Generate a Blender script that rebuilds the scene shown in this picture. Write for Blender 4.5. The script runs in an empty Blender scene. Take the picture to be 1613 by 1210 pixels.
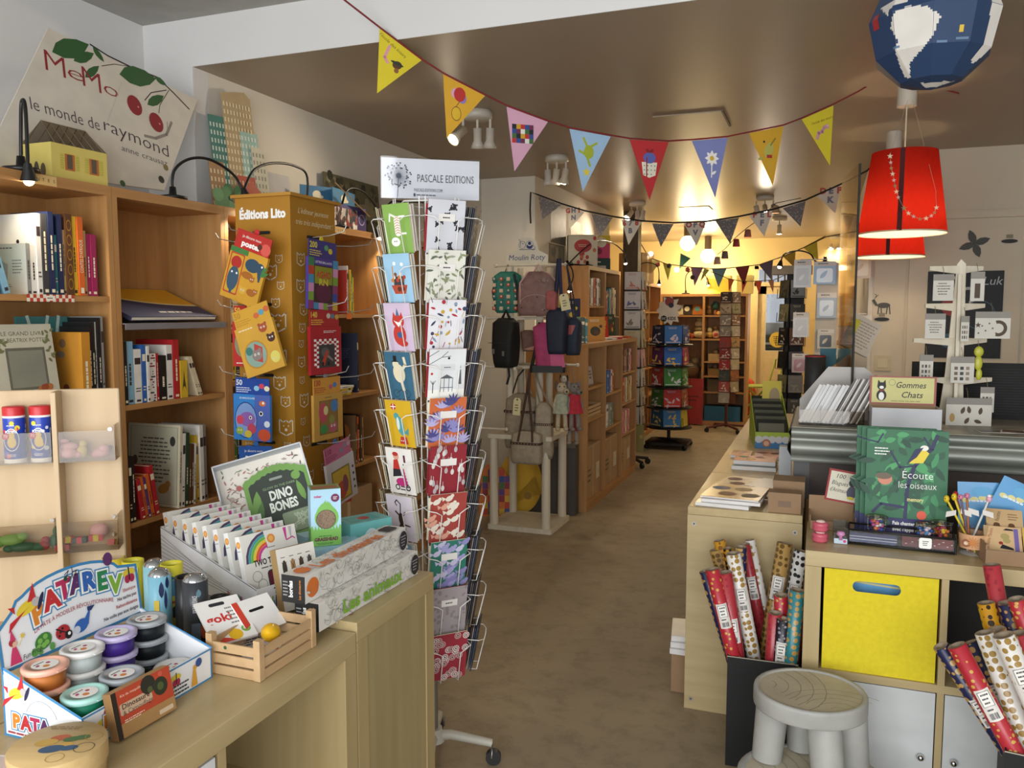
import bpy,math,random
from mathutils import Matrix,Vector,Euler
random.seed(7)
S=bpy.context.scene
COL=S.collection
PI=math.pi
# ---------------------------------------------------------------- camera
EYE=Vector((0,0,1.54));YAW=math.radians(20.7);PITCH=math.radians(5.0)
FPX,CX,CY=1290.0,806.5,605.0            # focal length in pixels of the 1613 x 1210 frame
cd=bpy.data.cameras.new('camera');cam=bpy.data.objects.new('camera',cd);COL.objects.link(cam)
cd.sensor_width=36;cd.sensor_fit='HORIZONTAL';cd.lens=FPX/1613*36;cd.clip_start=.05
cam.location=EYE;cam.rotation_euler=(PI/2-PITCH,0,YAW)
S.camera=cam
# ---------------------------------------------------------------- world, daylight, exposure
w=bpy.data.worlds.new('world');S.world=w;w.use_nodes=True
wn=w.node_tree.nodes['Background'];wn.inputs[0].default_value=(.85,.91,1,1);wn.inputs[1].default_value=.5
def area(name,loc,rot,sx,sy,power,col,spread=PI):
    l=bpy.data.lights.new(name,'AREA');l.shape='RECTANGLE';l.size=sx;l.size_y=sy;l.energy=power;l.color=col;l.spread=spread
    o=bpy.data.objects.new(name,l);o.location=loc;o.rotation_euler=rot;COL.objects.link(o);return o
area('daylight_shop_window',(-.1,-1.75,1.55),(PI/2,0,0),4.6,2.3,185,(.95,.975,1))
area('daylight_back_door',(-.75,13.6,1.6),(-PI/2,0,0),.7,1.4,12,(1,.93,.8))
def point(name,loc,power,col=(1,.78,.52),r=.04,spot=None,aim=None,blend=.6):
    l=bpy.data.lights.new(name,'SPOT' if spot else 'POINT');l.energy=power;l.color=col;l.shadow_soft_size=r
    o=bpy.data.objects.new(name,l);o.location=loc;COL.objects.link(o)
    if spot:l.spot_size=spot;l.spot_blend=blend;o.rotation_euler=(Vector(aim)-Vector(loc)).to_track_quat('-Z','Y').to_euler()
    return o
S.view_settings.view_transform='Standard';S.view_settings.look='None';S.view_settings.gamma=1
S.view_settings.use_curve_mapping=False;S.view_settings.exposure=.12

# ---------------------------------------------------------------- a pixel's ray met with a plane of the room
RM=Euler((PI/2-PITCH,0,YAW)).to_matrix()
def ray(px,py):return RM@Vector(((px-CX)/FPX,-(py-CY)/FPX,-1))
def at(px,py,X=None,Y=None,Z=None):
    d=ray(px,py)
    t=X/d.x if X is not None else Y/d.y if Y is not None else (Z-EYE.z)/d.z
    return EYE+d*t
# ---------------------------------------------------------------- materials
MC={}
def lin(h):
    h=h.lstrip('#');c=[int(h[i:i+2],16)/255 for i in (0,2,4)]
    return [x/12.92 if x <= .04045 else ((x+.055)/1.055)**2.4 for x in c]
def M(h,rough=.55,metal=0,var=.07,scale=9,bump=0,kind=None,h2=None,emit=0,coat=0):
    """procedural material: base colour h varied by noise; kind picks grain / speckle / dots and so on"""
    k=(h,rough,metal,var,scale,bump,kind,h2,emit,coat)
    if k in MC:return MC[k]
    m=bpy.data.materials.new('mat_'+h.lstrip('#')+('_'+kind if kind else ''));m.use_nodes=True;MC[k]=m
    n,l=m.node_tree.nodes,m.node_tree.links;b=n['Principled BSDF']
    c=lin(h);b.inputs['Roughness'].default_value=rough;b.inputs['Metallic'].default_value=metal
    if coat:b.inputs['Coat Weight'].default_value=coat;b.inputs['Coat Roughness'].default_value=.12
    tc=n.new('ShaderNodeTexCoord');mp=n.new('ShaderNodeMapping');l.new(tc.outputs['Object'],mp.inputs[0])
    no=n.new('ShaderNodeTexNoise');no.inputs['Detail'].default_value=4;no.inputs['Scale'].default_value=scale;l.new(mp.outputs[0],no.inputs['Vector'])
    ra=n.new('ShaderNodeValToRGB');ra.color_ramp.elements[0].position=.3;ra.color_ramp.elements[1].position=.7
    c2=lin(h2) if h2 else [min(1,x*(1+var)) for x in c]
    c1=c if h2 else [x*(1-var) for x in c]
    ra.color_ramp.elements[0].color=(*c1,1);ra.color_ramp.elements[1].color=(*c2,1)
    src=no.outputs['Fac']
    if kind == 'grainz':mp.inputs['Scale'].default_value=(9,9,.7)
    elif kind == 'grainy':mp.inputs['Scale'].default_value=(9,.7,9)
    elif kind == 'grainx':mp.inputs['Scale'].default_value=(.7,9,9)
    elif kind == 'ribs':mp.inputs['Scale'].default_value=(1,1,1)
    elif kind in ('speckle','dots','flowers'):
        vo=n.new('ShaderNodeTexVoronoi');vo.inputs['Scale'].default_value=scale;l.new(tc.outputs['Object'],vo.inputs['Vector'])
        src=vo.outputs['Distance'];vo.inputs['Randomness'].default_value=.35 if kind == 'dots' else .9
        p={'speckle':.3,'dots':.4,'flowers':.36}[kind]
        ra.color_ramp.interpolation='CONSTANT';ra.color_ramp.elements[0].position=0;ra.color_ramp.elements[1].position=p
        ra.color_ramp.elements[0].color=(*c2,1);ra.color_ramp.elements[1].color=(*c,1)
        if kind == 'flowers':
            e=ra.color_ramp.elements.new(.1);e.color=(*[x*.35 for x in c],1)
    l.new(src,ra.inputs[0]);l.new(ra.outputs[0],b.inputs['Base Color'])
    if bump:
        bp=n.new('ShaderNodeBump');bp.inputs['Strength'].default_value=bump;bp.inputs['Distance'].default_value=.01
        l.new(no.outputs['Fac'],bp.inputs['Height']);l.new(bp.outputs[0],b.inputs['Normal'])
    if emit:
        b.inputs['Emission Color'].default_value=(*c,1);b.inputs['Emission Strength'].default_value=emit
    return m
def clear(h='ffffff',gloss=.12,rough=.05,tint=.93,name='clear'):
    """clear plastic or glass sheet: mostly see-through with a glossy skin by viewing angle"""
    k=('clear',h,gloss,rough,tint)
    if k in MC:return MC[k]
    m=bpy.data.materials.new('mat_'+name);m.use_nodes=True;MC[k]=m
    n,l=m.node_tree.nodes,m.node_tree.links;n.remove(n['Principled BSDF']);out=n['Material Output']
    t=n.new('ShaderNodeBsdfTransparent');t.inputs[0].default_value=(*[x*tint for x in lin(h)],1)
    g=n.new('ShaderNodeBsdfGlossy');g.inputs['Roughness'].default_value=rough
    lw=n.new('ShaderNodeLayerWeight');lw.inputs[0].default_value=.25
    ma=n.new('ShaderNodeMath');ma.operation='MULTIPLY_ADD';ma.inputs[1].default_value=.3;ma.inputs[2].default_value=gloss*.06
    l.new(lw.outputs['Fresnel'],ma.inputs[0]);mx=n.new('ShaderNodeMixShader')
    l.new(ma.outputs[0],mx.inputs[0]);l.new(t.outputs[0],mx.inputs[1]);l.new(g.outputs[0],mx.inputs[2]);l.new(mx.outputs[0],out.inputs[0])
    return m
def shade(h,k=.5):
    """lamp shade cloth: lets the bulb's light through"""
    m=bpy.data.materials.new('mat_shade');m.use_nodes=True;n,l=m.node_tree.nodes,m.node_tree.links;n.remove(n['Principled BSDF'])
    d=n.new('ShaderNodeBsdfDiffuse');t=n.new('ShaderNodeBsdfTranslucent');no=n.new('ShaderNodeTexNoise');no.inputs['Scale'].default_value=60
    tc=n.new('ShaderNodeTexCoord');mp=n.new('ShaderNodeMapping');mp.inputs['Scale'].default_value=(1,1,.5);l.new(tc.outputs['Object'],mp.inputs[0]);l.new(mp.outputs[0],no.inputs[0])
    ra=n.new('ShaderNodeValToRGB');c=lin(h);ra.color_ramp.elements[0].color=(*[x*.8 for x in c],1);ra.color_ramp.elements[1].color=(*c,1)
    l.new(no.outputs['Fac'],ra.inputs[0]);l.new(ra.outputs[0],d.inputs[0]);l.new(ra.outputs[0],t.inputs[0])
    mx=n.new('ShaderNodeMixShader');mx.inputs[0].default_value=.5;l.new(d.outputs[0],mx.inputs[1]);l.new(t.outputs[0],mx.inputs[2]);l.new(mx.outputs[0],n['Material Output'].inputs[0])
    return m
# ---------------------------------------------------------------- mesh builder
FR=Matrix(((1,0,0,0),(0,0,-1,0),(0,1,0,0),(0,0,0,1)))       # print (u, v, out) on a face that looks along -y
def RZ(a):return Matrix.Rotation(math.radians(a),4,'Z')
def RX(a):return Matrix.Rotation(math.radians(a),4,'X')
def RY(a):return Matrix.Rotation(math.radians(a),4,'Y')
def TR(x,y=0,z=0):return Matrix.Translation((x,y,z) if not isinstance(x,Vector) else x)
TXT={}
def text_geo(s,bold=0,shear=0,sp=1):
    k=(s,bold,shear,sp)
    if k not in TXT:
        c=bpy.data.curves.new('t','FONT');c.body=s;c.resolution_u=2;c.offset=bold;c.shear=shear;c.space_character=sp;c.fill_mode='FRONT'
        o=bpy.data.objects.new('t',c);me=bpy.data.meshes.new_from_object(o)
        vs=[v.co.copy() for v in me.vertices];fs=[tuple(p.vertices) for p in me.polygons]
        bpy.data.objects.remove(o);bpy.data.meshes.remove(me);bpy.data.curves.remove(c)
        if not vs:vs=[Vector()]
        x0=min(v.x for v in vs);x1=max(v.x for v in vs);y0=min(v.y for v in vs);y1=max(v.y for v in vs)
        TXT[k]=(vs,fs,x0,x1,y0,y1)
    return TXT[k]
class MB:
    def __init__(s):s.v=[];s.f=[];s.mi=[];s.sm=[];s.mats=[];s.T=Matrix();s.z=.0003
    def at(s,T):s.T=T;s.z=.0004;return s
    def add(s,vs,fs,m,smooth=False):
        k=len(s.v);T=s.T
        s.v+=[T@Vector(p) for p in vs]
        if m not in s.mats:s.mats.append(m)
        i=s.mats.index(m)
        for f in fs:s.f.append([k+j for j in f]);s.mi.append(i);s.sm.append(smooth)
        return s
    def box(s,x0,y0,z0,x1,y1,z1,m):
        return s.add([(x0,y0,z0),(x1,y0,z0),(x1,y1,z0),(x0,y1,z0),(x0,y0,z1),(x1,y0,z1),(x1,y1,z1),(x0,y1,z1)],
                     [(3,2,1,0),(4,5,6,7),(0,1,5,4),(1,2,6,5),(2,3,7,6),(3,0,4,7)],m)
    def prism(s,pts,z0,z1,m,m2=None,smooth=False):
        n=len(pts);a=[(p[0],p[1],z0) for p in pts]+[(p[0],p[1],z1) for p in pts]
        s.add(a,[list(range(n))[::-1],list(range(n,2*n))],m)
        return s.add(a,[(i,(i+1) % n,n+(i+1) % n,n+i) for i in range(n)],m2 or m,smooth)
    def tube(s,pts,r,m,n=6,closed=False,taper=None):
        P=[Vector(p) for p in pts];N=len(P);vs=[];fs=[]
        prev=None
        for i,p in enumerate(P):
            if closed:t=P[(i+1) % N]-P[i-1]
            else:t=P[min(i+1,N-1)]-P[max(i-1,0)]
            t.normalize()
            if prev is None:
                a=Vector((0,0,1)) if abs(t.z) < .9 else Vector((1,0,0));u=t.cross(a).normalized()
            else:u=(prev-t*prev.dot(t)).normalized()
            prev=u;q=t.cross(u);rr=r if taper is None else r+(taper-r)*i/(N-1)
            vs+=[p+(u*math.cos(2*PI*k/n)+q*math.sin(2*PI*k/n))*rr for k in range(n)]
        for i in range(N if closed else N-1):
            a,b=i*n,((i+1) % N)*n
            fs+=[(a+k,a+(k+1) % n,b+(k+1) % n,b+k) for k in range(n)]
        s.add(vs,fs,m,True)
        if not closed:s.add(vs[:n],[list(range(n))[::-1]],m);s.add(vs[-n:],[list(range(n))],m)
        return s
    def cyl(s,p0,p1,r0,r1,m,n=16):return s.tube([p0,Vector(p0).lerp(Vector(p1),.5),p1],r0,m,n,taper=r1)
    def lathe(s,prof,m,n=24,sx=1,sy=1):
        vs=[(r*math.cos(2*PI*k/n)*sx,r*math.sin(2*PI*k/n)*sy,z) for r,z in prof for k in range(n)]
        fs=[(i*n+k,i*n+(k+1) % n,(i+1)*n+(k+1) % n,(i+1)*n+k) for i in range(len(prof)-1) for k in range(n)]
        return s.add(vs,fs,m,True)
    def ball(s,c,r,m,n=12,nz=8):
        if not hasattr(r,'__len__'):r=(r,r,r)
        vs=[];c=Vector(c)
        for j in range(nz+1):
            a=PI*j/nz
            vs+=[(c.x+r[0]*math.sin(a)*math.cos(2*PI*k/n),c.y+r[1]*math.sin(a)*math.sin(2*PI*k/n),c.z+r[2]*math.cos(a)) for k in range(n)]
        return s.add(vs,[(j*n+k,(j+1)*n+k,(j+1)*n+(k+1) % n,j*n+(k+1) % n) for j in range(nz) for k in range(n)],m,True)
    # ---- print on the local xy plane, each call a hair above the last
    def up(s):s.z+=.00003;return s.z
    def shp(s,pts,m):z=s.up();return s.add([(p[0],p[1],z) for p in pts],[list(range(len(pts)))],m)
    def rect(s,x0,y0,x1,y1,m):return s.shp([(x0,y0),(x1,y0),(x1,y1),(x0,y1)],m)
    def rrect(s,x0,y0,x1,y1,r,m):return s.shp(rr(x0,y0,x1,y1,r),m)
    def disc(s,x,y,rx,m,ry=None,a=0,n=18):return s.shp(ell(x,y,rx,ry or rx,a,n),m)
    def ring(s,x,y,r,w,m,ry=None,n=24,a0=0,a1=360):
        z=s.up();k=(ry or r)/r;vs=[];n2=max(3,int(n*(a1-a0)/360))
        for i in range(n2+1):
            a=math.radians(a0+(a1-a0)*i/n2)
            for q in (r,r-w):vs.append((x+q*math.cos(a),y+q*k*math.sin(a),z))
        return s.add(vs,[(2*i,2*i+2,2*i+3,2*i+1) for i in range(n2)],m)
    def line(s,pts,wd,m):
        z=s.up()
        for a,b in zip(pts,pts[1:]):
            a=Vector(a);b=Vector(b);d=(b-a);L=d.length or 1;q=Vector((-d.y,d.x))/L*wd/2;e=d/L*wd*.3
            s.add([(*(a-q-e),z),(*(b-q+e),z),(*(b+q+e),z),(*(a+q-e),z)],[(0,1,2,3)],m)
        return s
    def txt(s,t,x,y,h,m,w=None,al='c',rot=0,bold=.0,shear=0,sp=1,arc=None):
        """t with cap height h (font units .73), squeezed to width w if given; al l/c/r"""
        vs,fs,x0,x1,y0,y1=text_geo(t,bold,shear,sp);z=s.up();k=h/.73;W=(x1-x0) or 1
        kx=w/W if w else k;ox={'l':0,'c':-.5,'r':-1}[al]*W*kx
        c,n=math.cos(math.radians(rot)),math.sin(math.radians(rot));out=[]
        for v in vs:
            a,b=(v.x-x0)*kx+ox,v.y*k
            if arc:b+=arc*(1-(2*a/(W*kx))**2)
            out.append((x+a*c-b*n,y+a*n+b*c,z))
        return s.add(out,fs,m)
    def lines(s,x0,x1,y0,y1,n,m,h=None,seed=1,al='l'):
        """n lines of print too small to read"""
        r=random.Random(seed);st=(y1-y0)/n;z=s.up()
        for i in range(n):
            w=(x1-x0)*(.65+.35*r.random());yy=y1-(i+.5)*st;hh=h or abs(st)*.4
            a=x0 if al == 'l' else (x0+x1-w)/2
            while a < x0+w and a < x1:
                q=min((x1-x0)*(.06+.12*r.random()),x1-a);s.add([(a,yy-hh/2,z),(a+q,yy-hh/2,z),(a+q,yy+hh/2,z),(a,yy+hh/2,z)],[(0,1,2,3)],m);a+=q+(x1-x0)*.025
        return s
    def star(s,x,y,r,m,n=5,k=.42,a=90):
        return s.shp([(x+(r if i % 2 == 0 else r*k)*math.cos(math.radians(a+180*i/n)),y+(r if i % 2 == 0 else r*k)*math.sin(math.radians(a+180*i/n))) for i in range(2*n)],m)
    def leaf(s,x,y,L,W,a,m):
        c,n=math.cos(math.radians(a)),math.sin(math.radians(a));P=[]
        for t,q in ((0,0),(.2,.75),(.45,1),(.75,.7),(1,0),(.75,-.7),(.45,-1),(.2,-.75)):P.append((x+t*L*c-q*W/2*n,y+t*L*n+q*W/2*c))
        return s.shp(P,m)
    def bars(s,x0,y0,x1,y1,m,n=14,seed=3):
        r=random.Random(seed);z=s.up();x=x0;st=(x1-x0)/n
        for i in range(n):
            q=st*(.25+.5*r.random());a=x0+i*st;s.add([(a,y0,z),(a+q,y0,z),(a+q,y1,z),(a,y1,z)],[(0,1,2,3)],m)
        return s
    def build(s,name,parent=None,loc=None,rot=None,bevel=0,**k):
        me=bpy.data.meshes.new(name);me.from_pydata([tuple(p) for p in s.v],[],s.f)
        for m in s.mats:me.materials.append(m)
        me.polygons.foreach_set('material_index',s.mi);me.polygons.foreach_set('use_smooth',s.sm);me.update()
        o=bpy.data.objects.new(name,me);COL.objects.link(o)
        if parent:o.parent=parent
        if loc is not None:o.location=loc
        if rot is not None:o.rotation_euler=rot
        if bevel:
            b=o.modifiers.new('bevel','BEVEL');b.width=bevel;b.segments=2;b.limit_method='ANGLE';b.angle_limit=.7
        return tag(o,**k)
def tag(o,label=None,cat=None,group=None,kind=None):
    if label:o['label']=label
    if cat:o['category']=cat
    if group:o['group']=group
    if kind:o['kind']=kind
    return o
def empty(name,loc,rotz=0,label=None,cat=None,group=None,rot=None):
    o=bpy.data.objects.new(name,None);COL.objects.link(o);o.location=loc;o.empty_display_size=.1
    o.rotation_euler=rot or (0,0,math.radians(rotz));return tag(o,label,cat,group)
def pose(o,T):o.matrix_basis=T;return o
def copy_tree(o,parent=None,T=None,**k):
    c=o.copy();COL.objects.link(c)
    if parent:c.parent=parent;c.matrix_parent_inverse=Matrix()
    if T is not None:c.matrix_basis=T
    for ch in [q for q in o.children]:copy_tree(ch,c)
    return tag(c,**k)
def ell(x,y,rx,ry,a=0,n=18):
    c,s=math.cos(math.radians(a)),math.sin(math.radians(a));P=[]
    for i in range(n):
        u,v=rx*math.cos(2*PI*i/n),ry*math.sin(2*PI*i/n);P.append((x+u*c-v*s,y+u*s+v*c))
    return P
def rr(x0,y0,x1,y1,r,n=4):
    P=[]
    for cx,cy,a in ((x1-r,y0+r,-90),(x1-r,y1-r,0),(x0+r,y1-r,90),(x0+r,y0+r,180)):
        P+=[(cx+r*math.cos(math.radians(a+90*i/n)),cy+r*math.sin(math.radians(a+90*i/n))) for i in range(n+1)]
    return P
def arc3(a,b,h,n=14,axis=(0,0,1)):
    a=Vector(a);b=Vector(b);return [a.lerp(b,i/n)+Vector(axis)*h*math.sin(PI*i/n) for i in range(n+1)]
WHITE,BLACK,INK=M('f2f0ea'),M('121212'),M('2a2a30')
PAPER=M('e8e2d2',.8);CREAM=M('ece3c8',.7)
CARDB=M('a98a64',.85,var=.06,scale=14);KRAFT=M('b08d5f',.85)
BEECH=M('b98a55',.5,kind='grainz',h2='a57743',scale=3);BEECHY=M('b98653',.5,kind='grainy',h2='a3723f',scale=3)
BEECHX=M('b88853',.5,kind='grainx',h2='a47542',scale=3)
BIRCH=M('b7a276',.5,kind='grainz',h2='a99467',scale=2.5,coat=.15);BIRCHY=M('c0aa7a',.45,kind='grainy',h2='b09a6c',scale=2.5,coat=.2)
BIRCHX=M('beaa7e',.45,kind='grainx',h2='ae996d',scale=2.5,coat=.2)
PLY=M('c9b08c',.6,kind='grainz',h2='bda380',scale=2.5)
STEEL=M('9a9a96',.35,.9);CHROME=M('d0d0d0',.12,1);WIRE=M('e6e4de',.35);DARKMET=M('1b1b1b',.45,.3)
ACRYL=clear();FILM=clear(gloss=.3,rough=.12,tint=.97,name='film')
def H(h,r=.5,**k):return M(h,r,**k)
# ================================================================ the room
ZC=2.67;ZF=at(243,38,Y=3.12).z;YB=13.2;YP=6.55
WALL=M('d8d2c4',.85,var=.02,scale=2,bump=.06);WALLF=M('d9d8d6',.85,var=.02,scale=2,bump=.06)
YWALL=M('dcc793',.8,var=.03,scale=2);CEIL=M('a1937f',.38,var=.03,scale=1.2)
FLOOR=M('8c7d64',.62,scale=1.3,h2='a09075',bump=.05)
n,l=FLOOR.node_tree.nodes,FLOOR.node_tree.links      # poured screed: broad clouding and fine stains
CEIL.node_tree.nodes['Principled BSDF'].inputs['Specular IOR Level'].default_value=.28
b=n['Principled BSDF'];r0=next(q for q in n if q.type == 'VALTORGB');tc=next(q for q in n if q.type == 'TEX_COORD')
n2=n.new('ShaderNodeTexNoise');n2.inputs['Scale'].default_value=9;n2.inputs['Detail'].default_value=8;n2.inputs['Roughness'].default_value=.7;l.new(tc.outputs['Object'],n2.inputs[0])
r2=n.new('ShaderNodeValToRGB');r2.color_ramp.elements[0].position=.36;r2.color_ramp.elements[0].color=(.55,.54,.53,1);r2.color_ramp.elements[1].position=.52;r2.color_ramp.elements[1].color=(1,1,1,1)
l.new(n2.outputs['Fac'],r2.inputs[0]);mx=n.new('ShaderNodeMix');mx.data_type='RGBA';mx.blend_type='MULTIPLY';mx.inputs[0].default_value=.5
l.new(r0.outputs[0],mx.inputs[6]);l.new(r2.outputs[0],mx.inputs[7]);l.new(mx.outputs[2],b.inputs['Base Color'])
def st(name,*boxes,m=WALL,label=None):
    q=MB()
    for x in boxes:q.box(*x,m)
    o=q.build(name,kind='structure');
    if label:o['label']=label
    return o
XA,XB_,XR=-3.04,-2.755,3.0
st('floor',(-4.2,-2,-.1,XR,YB+1,0),m=FLOOR)
st('ceiling',(-4.2,3.125,ZC,XR,YB+.2,ZC+.1),m=CEIL)
st('ceiling_front',(-3.16,-2,ZF,XR,3.22,ZF+.1),m=M('a9a7a2',.8))
st('trim_1',(XA,3.12,ZC,XR,3.124,ZF+.02),m=WALLF)                       # white face of the ceiling drop
st('wall_front_left',(XA-.12,-2,0,XA,3.12,ZF+.05),(XA,3.12,0,XB_,3.22,ZC),m=WALLF)
st('wall_left',(XB_-.12,3.22,0,XB_,YP,ZC))
st('wall_return',(XB_-.12,YP,0,-2.27,YP+.12,ZC),(-2.39,YP+.12,0,-2.27,9.0,ZC))
st('wall_back_left',(-4.2,9.1,0,-4.1,YB,ZC),(-4.2,9.0,0,-2.27,9.1,ZC),m=YWALL)
dx0,dx1=at(1187,500,Y=YB).x,at(1262,500,Y=YB).x
st('wall_back',(-4.2,YB,0,dx0,YB+.12,ZC),(dx0,YB,2.25,dx1,YB+.12,ZC),(dx1,YB,0,.6,YB+.12,ZC),m=YWALL)
xr=at(1374,300,Y=6.5).x
st('wall_right',(xr,6.5,0,xr+.12,YB,ZC),m=WALL)
st('wall_cash_desk',(xr+.12,6.5,0,XR,6.62,ZC),m=M('cfc4ae',.8,var=.02,scale=2))
st('wall_far_right',(XR,-2,0,XR+.1,6.5,ZF+.05),m=WALLF)
st('wall_shop_front',(XA,-2.05,0,XR,-1.95,.3),(XA,-2.05,2.8,XR,-1.95,ZF),(XA,-2.05,0,-2.6,-1.95,ZF),(2.4,-2.05,0,XR,-1.95,ZF),m=WALLF)
# grooved door panels and battens on the wall behind the till
PANW=M('d3c7b0',.75,var=.02)
for px0,px1,lab in ((1378,1428,'narrow'),(1433,1611,'wide')):
    a,c=at(px0,400,Y=6.5).x,at(px1,400,Y=6.5).x
    st('trim_%d' % (2 if lab == 'narrow' else 3),(a,6.485,.02,c,6.5,at(1500,362,Y=6.5).z),m=PANW)
zr=at(1500,345,Y=6.5).z
st('trim_4',(xr,6.47,zr,XR,6.5,zr+.05),m=PANW)
# post, hatches
p=at(993,400,Y=9.15)
st('pillar_post',(p.x-.085,9.15,0,p.x+.085,9.32,ZC),m=M('4a3f30',.7,kind='grainz',h2='5a4d3b',scale=3))
for i,(a,b_) in enumerate((((1052,176),(1130,205)),((1075,322),(1118,334)))):
    c=at((a[0]+b_[0])/2,(a[1]+b_[1])/2,Z=ZC)
    q=MB();w_=.2 if i == 0 else .16
    q.box(c.x-w_,c.y-w_,ZC-.006,c.x+w_,c.y+w_,ZC+.001,CEIL);q.box(c.x+w_-.012,c.y-w_,ZC-.007,c.x+w_,c.y+w_,ZC-.002,M('5a4c3c'))
    q.build('trim_%d' % (5+i),kind='structure',label='flat square hatch in the ceiling')
# back door: panelled leaf with a glazed upper half, transom window above
def door_back():
    q=MB();W=dx1-dx0;DW=M('d8c9a0',.6)
    q.box(dx0,YB-.03,0,dx0+.06,YB+.1,2.25,DW);q.box(dx1-.06,YB-.03,0,dx1,YB+.1,2.25,DW);q.box(dx0,YB-.03,1.94,dx1,YB+.1,2.0,DW);q.box(dx0,YB-.03,2.2,dx1,YB+.1,2.25,DW)
    fr=q.build('door_1',kind='structure')
    q=MB();a,b=dx0+.06,dx1-.06
    q.box(a,YB+.02,0,b,YB+.06,.95,DW);q.box(a,YB+.02,.95,a+.12,YB+.06,1.94,DW);q.box(b-.12,YB+.02,.95,b,YB+.06,1.94,DW);q.box(a,YB+.02,1.82,b,YB+.06,1.94,DW)
    q.box(a+.1,YB+.005,.15,b-.1,YB+.02,.85,DW);q.build('door_leaf',fr)
    q=MB();q.box(a+.12,YB+.035,.95,b-.12,YB+.04,1.82,ACRYL);q.build('pane',fr)
    q=MB();q.box(a,YB+.035,2.0,b,YB+.04,2.2,ACRYL);q.build('pane',fr)
    q=MB()
    for i in range(1,6):x=a+(b-a)*i/6;q.box(x-.012,YB+.0,2.0,x+.012,YB+.03,2.2,M('3a352c'))
    q.build('bar',fr)
    q=MB();q.at(TR(a+.3,YB+.03,1.12)@FR);q.disc(0,0,.12,M('d9c14f'));q.lines(-.07,.07,.06,-.06,4,INK,al='c')
    q.build('sticker',fr)
door_back()
st('wall_street',(-2.6,YB+2.6,.0,1.2,YB+2.7,1.35),m=M('a5a49c',.9))
st('street_ground',(-4,YB+1,-.12,3,YB+4.2,-.02),m=M('8a8880',.9))
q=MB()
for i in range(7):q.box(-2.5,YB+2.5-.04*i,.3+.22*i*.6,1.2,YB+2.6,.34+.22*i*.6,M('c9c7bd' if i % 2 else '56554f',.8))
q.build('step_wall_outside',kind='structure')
# ================================================================ builders shared by many things
CN={'r':'red','o':'orange','y':'yellow','g':'green','t':'teal','b':'blue','n':'navy','k':'black','w':'white','c':'cream','m':'magenta','p':'pink','u':'brown','a':'grey','l':'light blue','v':'purple','d':'dark grey','T':'tan','G':'dark green'}
CH={'r':'b3262b','o':'d5662a','y':'d9b532','g':'4d8a45','t':'2f7f82','b':'2f62a8','n':'1f2a4d','k':'1c1a1b','w':'e6e2d8','c':'dccfae','m':'9c2757','p':'d98a9c','u':'5b3a25','a':'8f8f8a','l':'86b3c8','v':'5a3a78','d':'3d3d40','T':'b99763','G':'27462f'}
ORD=['first','second','third','fourth','fifth','sixth','seventh','eighth','ninth','tenth','eleventh','twelfth','thirteenth','fourteenth','fifteenth','sixteenth','seventeenth','eighteenth','nineteenth','twentieth']
PAGE=M('e9e0c9',.8,kind='grainx',scale=40)
def col(c):return M(CH[c],.42,var=.1,scale=14) if len(c) == 1 else M(c,.42)
def book(T,t,h,d,c,label=None,group=None,spine=None,cover=None,far=None,seed=0,pages=True,cat='book',name='book'):
    """upright book: spine on y = 0 looking along -y, thickness along x"""
    m=col(c);b=MB();q=.0018;r=random.Random(seed)
    b.prism([(0,0),(t,0),(t,d),(t-q,d),(t-q,q),(q,q),(q,d),(0,d)],0,h,m)
    b.at(TR(t/2)@FR)
    if spine:spine(b,t,h)
    else:
        k=c if len(c) == 1 else 'n';ink=M('f0e6c4' if k in 'knrbmvgGtud' else '3a3030',.5)
        if r.random() < .6:b.at(TR(t/2)@FR@Matrix(((0,-1,0,0),(1,0,0,0),(0,0,1,0),(0,0,0,1))));b.lines(h*.3,h*(.6+.3*r.random()),-t*.22,t*.22,1,ink,h=t*.28,seed=seed)
        else:b.rect(-t*.42,h*.72,t*.42,h*.84,ink);b.lines(-t*.36,t*.36,h*.3,h*.2,2,ink,seed=seed)
        b.at(TR(t/2)@FR);b.rect(-t*.3,h*.03,t*.3,h*.07,ink)
    if cover:b.at(TR(0,d/2)@RZ(-90)@FR);cover(b,d,h)
    if far:b.at(TR(t,d/2)@RZ(90)@FR);far(b,d,h)
    o=b.build(name,label=label,cat=cat,group=group);o.matrix_basis=T
    if pages:
        p=MB();p.box(q,q*1.2,.003,t-q,d-.003,h-.003,PAGE);p.build('page_block',o)
    return o
def slab(name,cat,label,T,w_,h,t,m,front=None,group=None,edge=None,pages=0,back=None,side=None,r=0):
    """flat upright thing (card, box, board, facing book): front on y = 0 looking along -y, w_ wide about x = 0, standing on z = 0"""
    b=MB();q=.002 if pages else 0
    if r:b.at(FR);b.prism(rr(-w_/2,0,w_/2,h,r),-t,0,m,edge or m)
    elif pages:
        b.prism([(w_/2,0),(w_/2,q),(-w_/2+q,q),(-w_/2+q,t-q),(w_/2,t-q),(w_/2,t),(-w_/2,t),(-w_/2,0)][::-1],0,h,m)
    elif edge:b.box(-w_/2,.0003,0,w_/2,t,h,edge);b.box(-w_/2,0,0,w_/2,.0003,h,m)
    else:b.box(-w_/2,0,0,w_/2,t,h,m)
    if front:b.at(FR);front(b,w_,h)
    if back:b.at(TR(0,t)@RZ(180)@FR);back(b,w_,h)
    if side:b.at(TR(-w_/2,t/2)@RZ(-90)@FR);side(b,t,h)
    o=b.build(name,label=label,cat=cat,group=group);o.matrix_basis=T
    if pages:
        p=MB();p.box(-w_/2+q,q,.003,w_/2-.003,t-q,h-.003,PAGE);p.build('page_block',o)
    return o
def LB(a,t):return TR(0,0,t*math.sin(math.radians(a)))@RX(-a)            # lean back by a degrees, standing on the rear bottom edge
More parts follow.
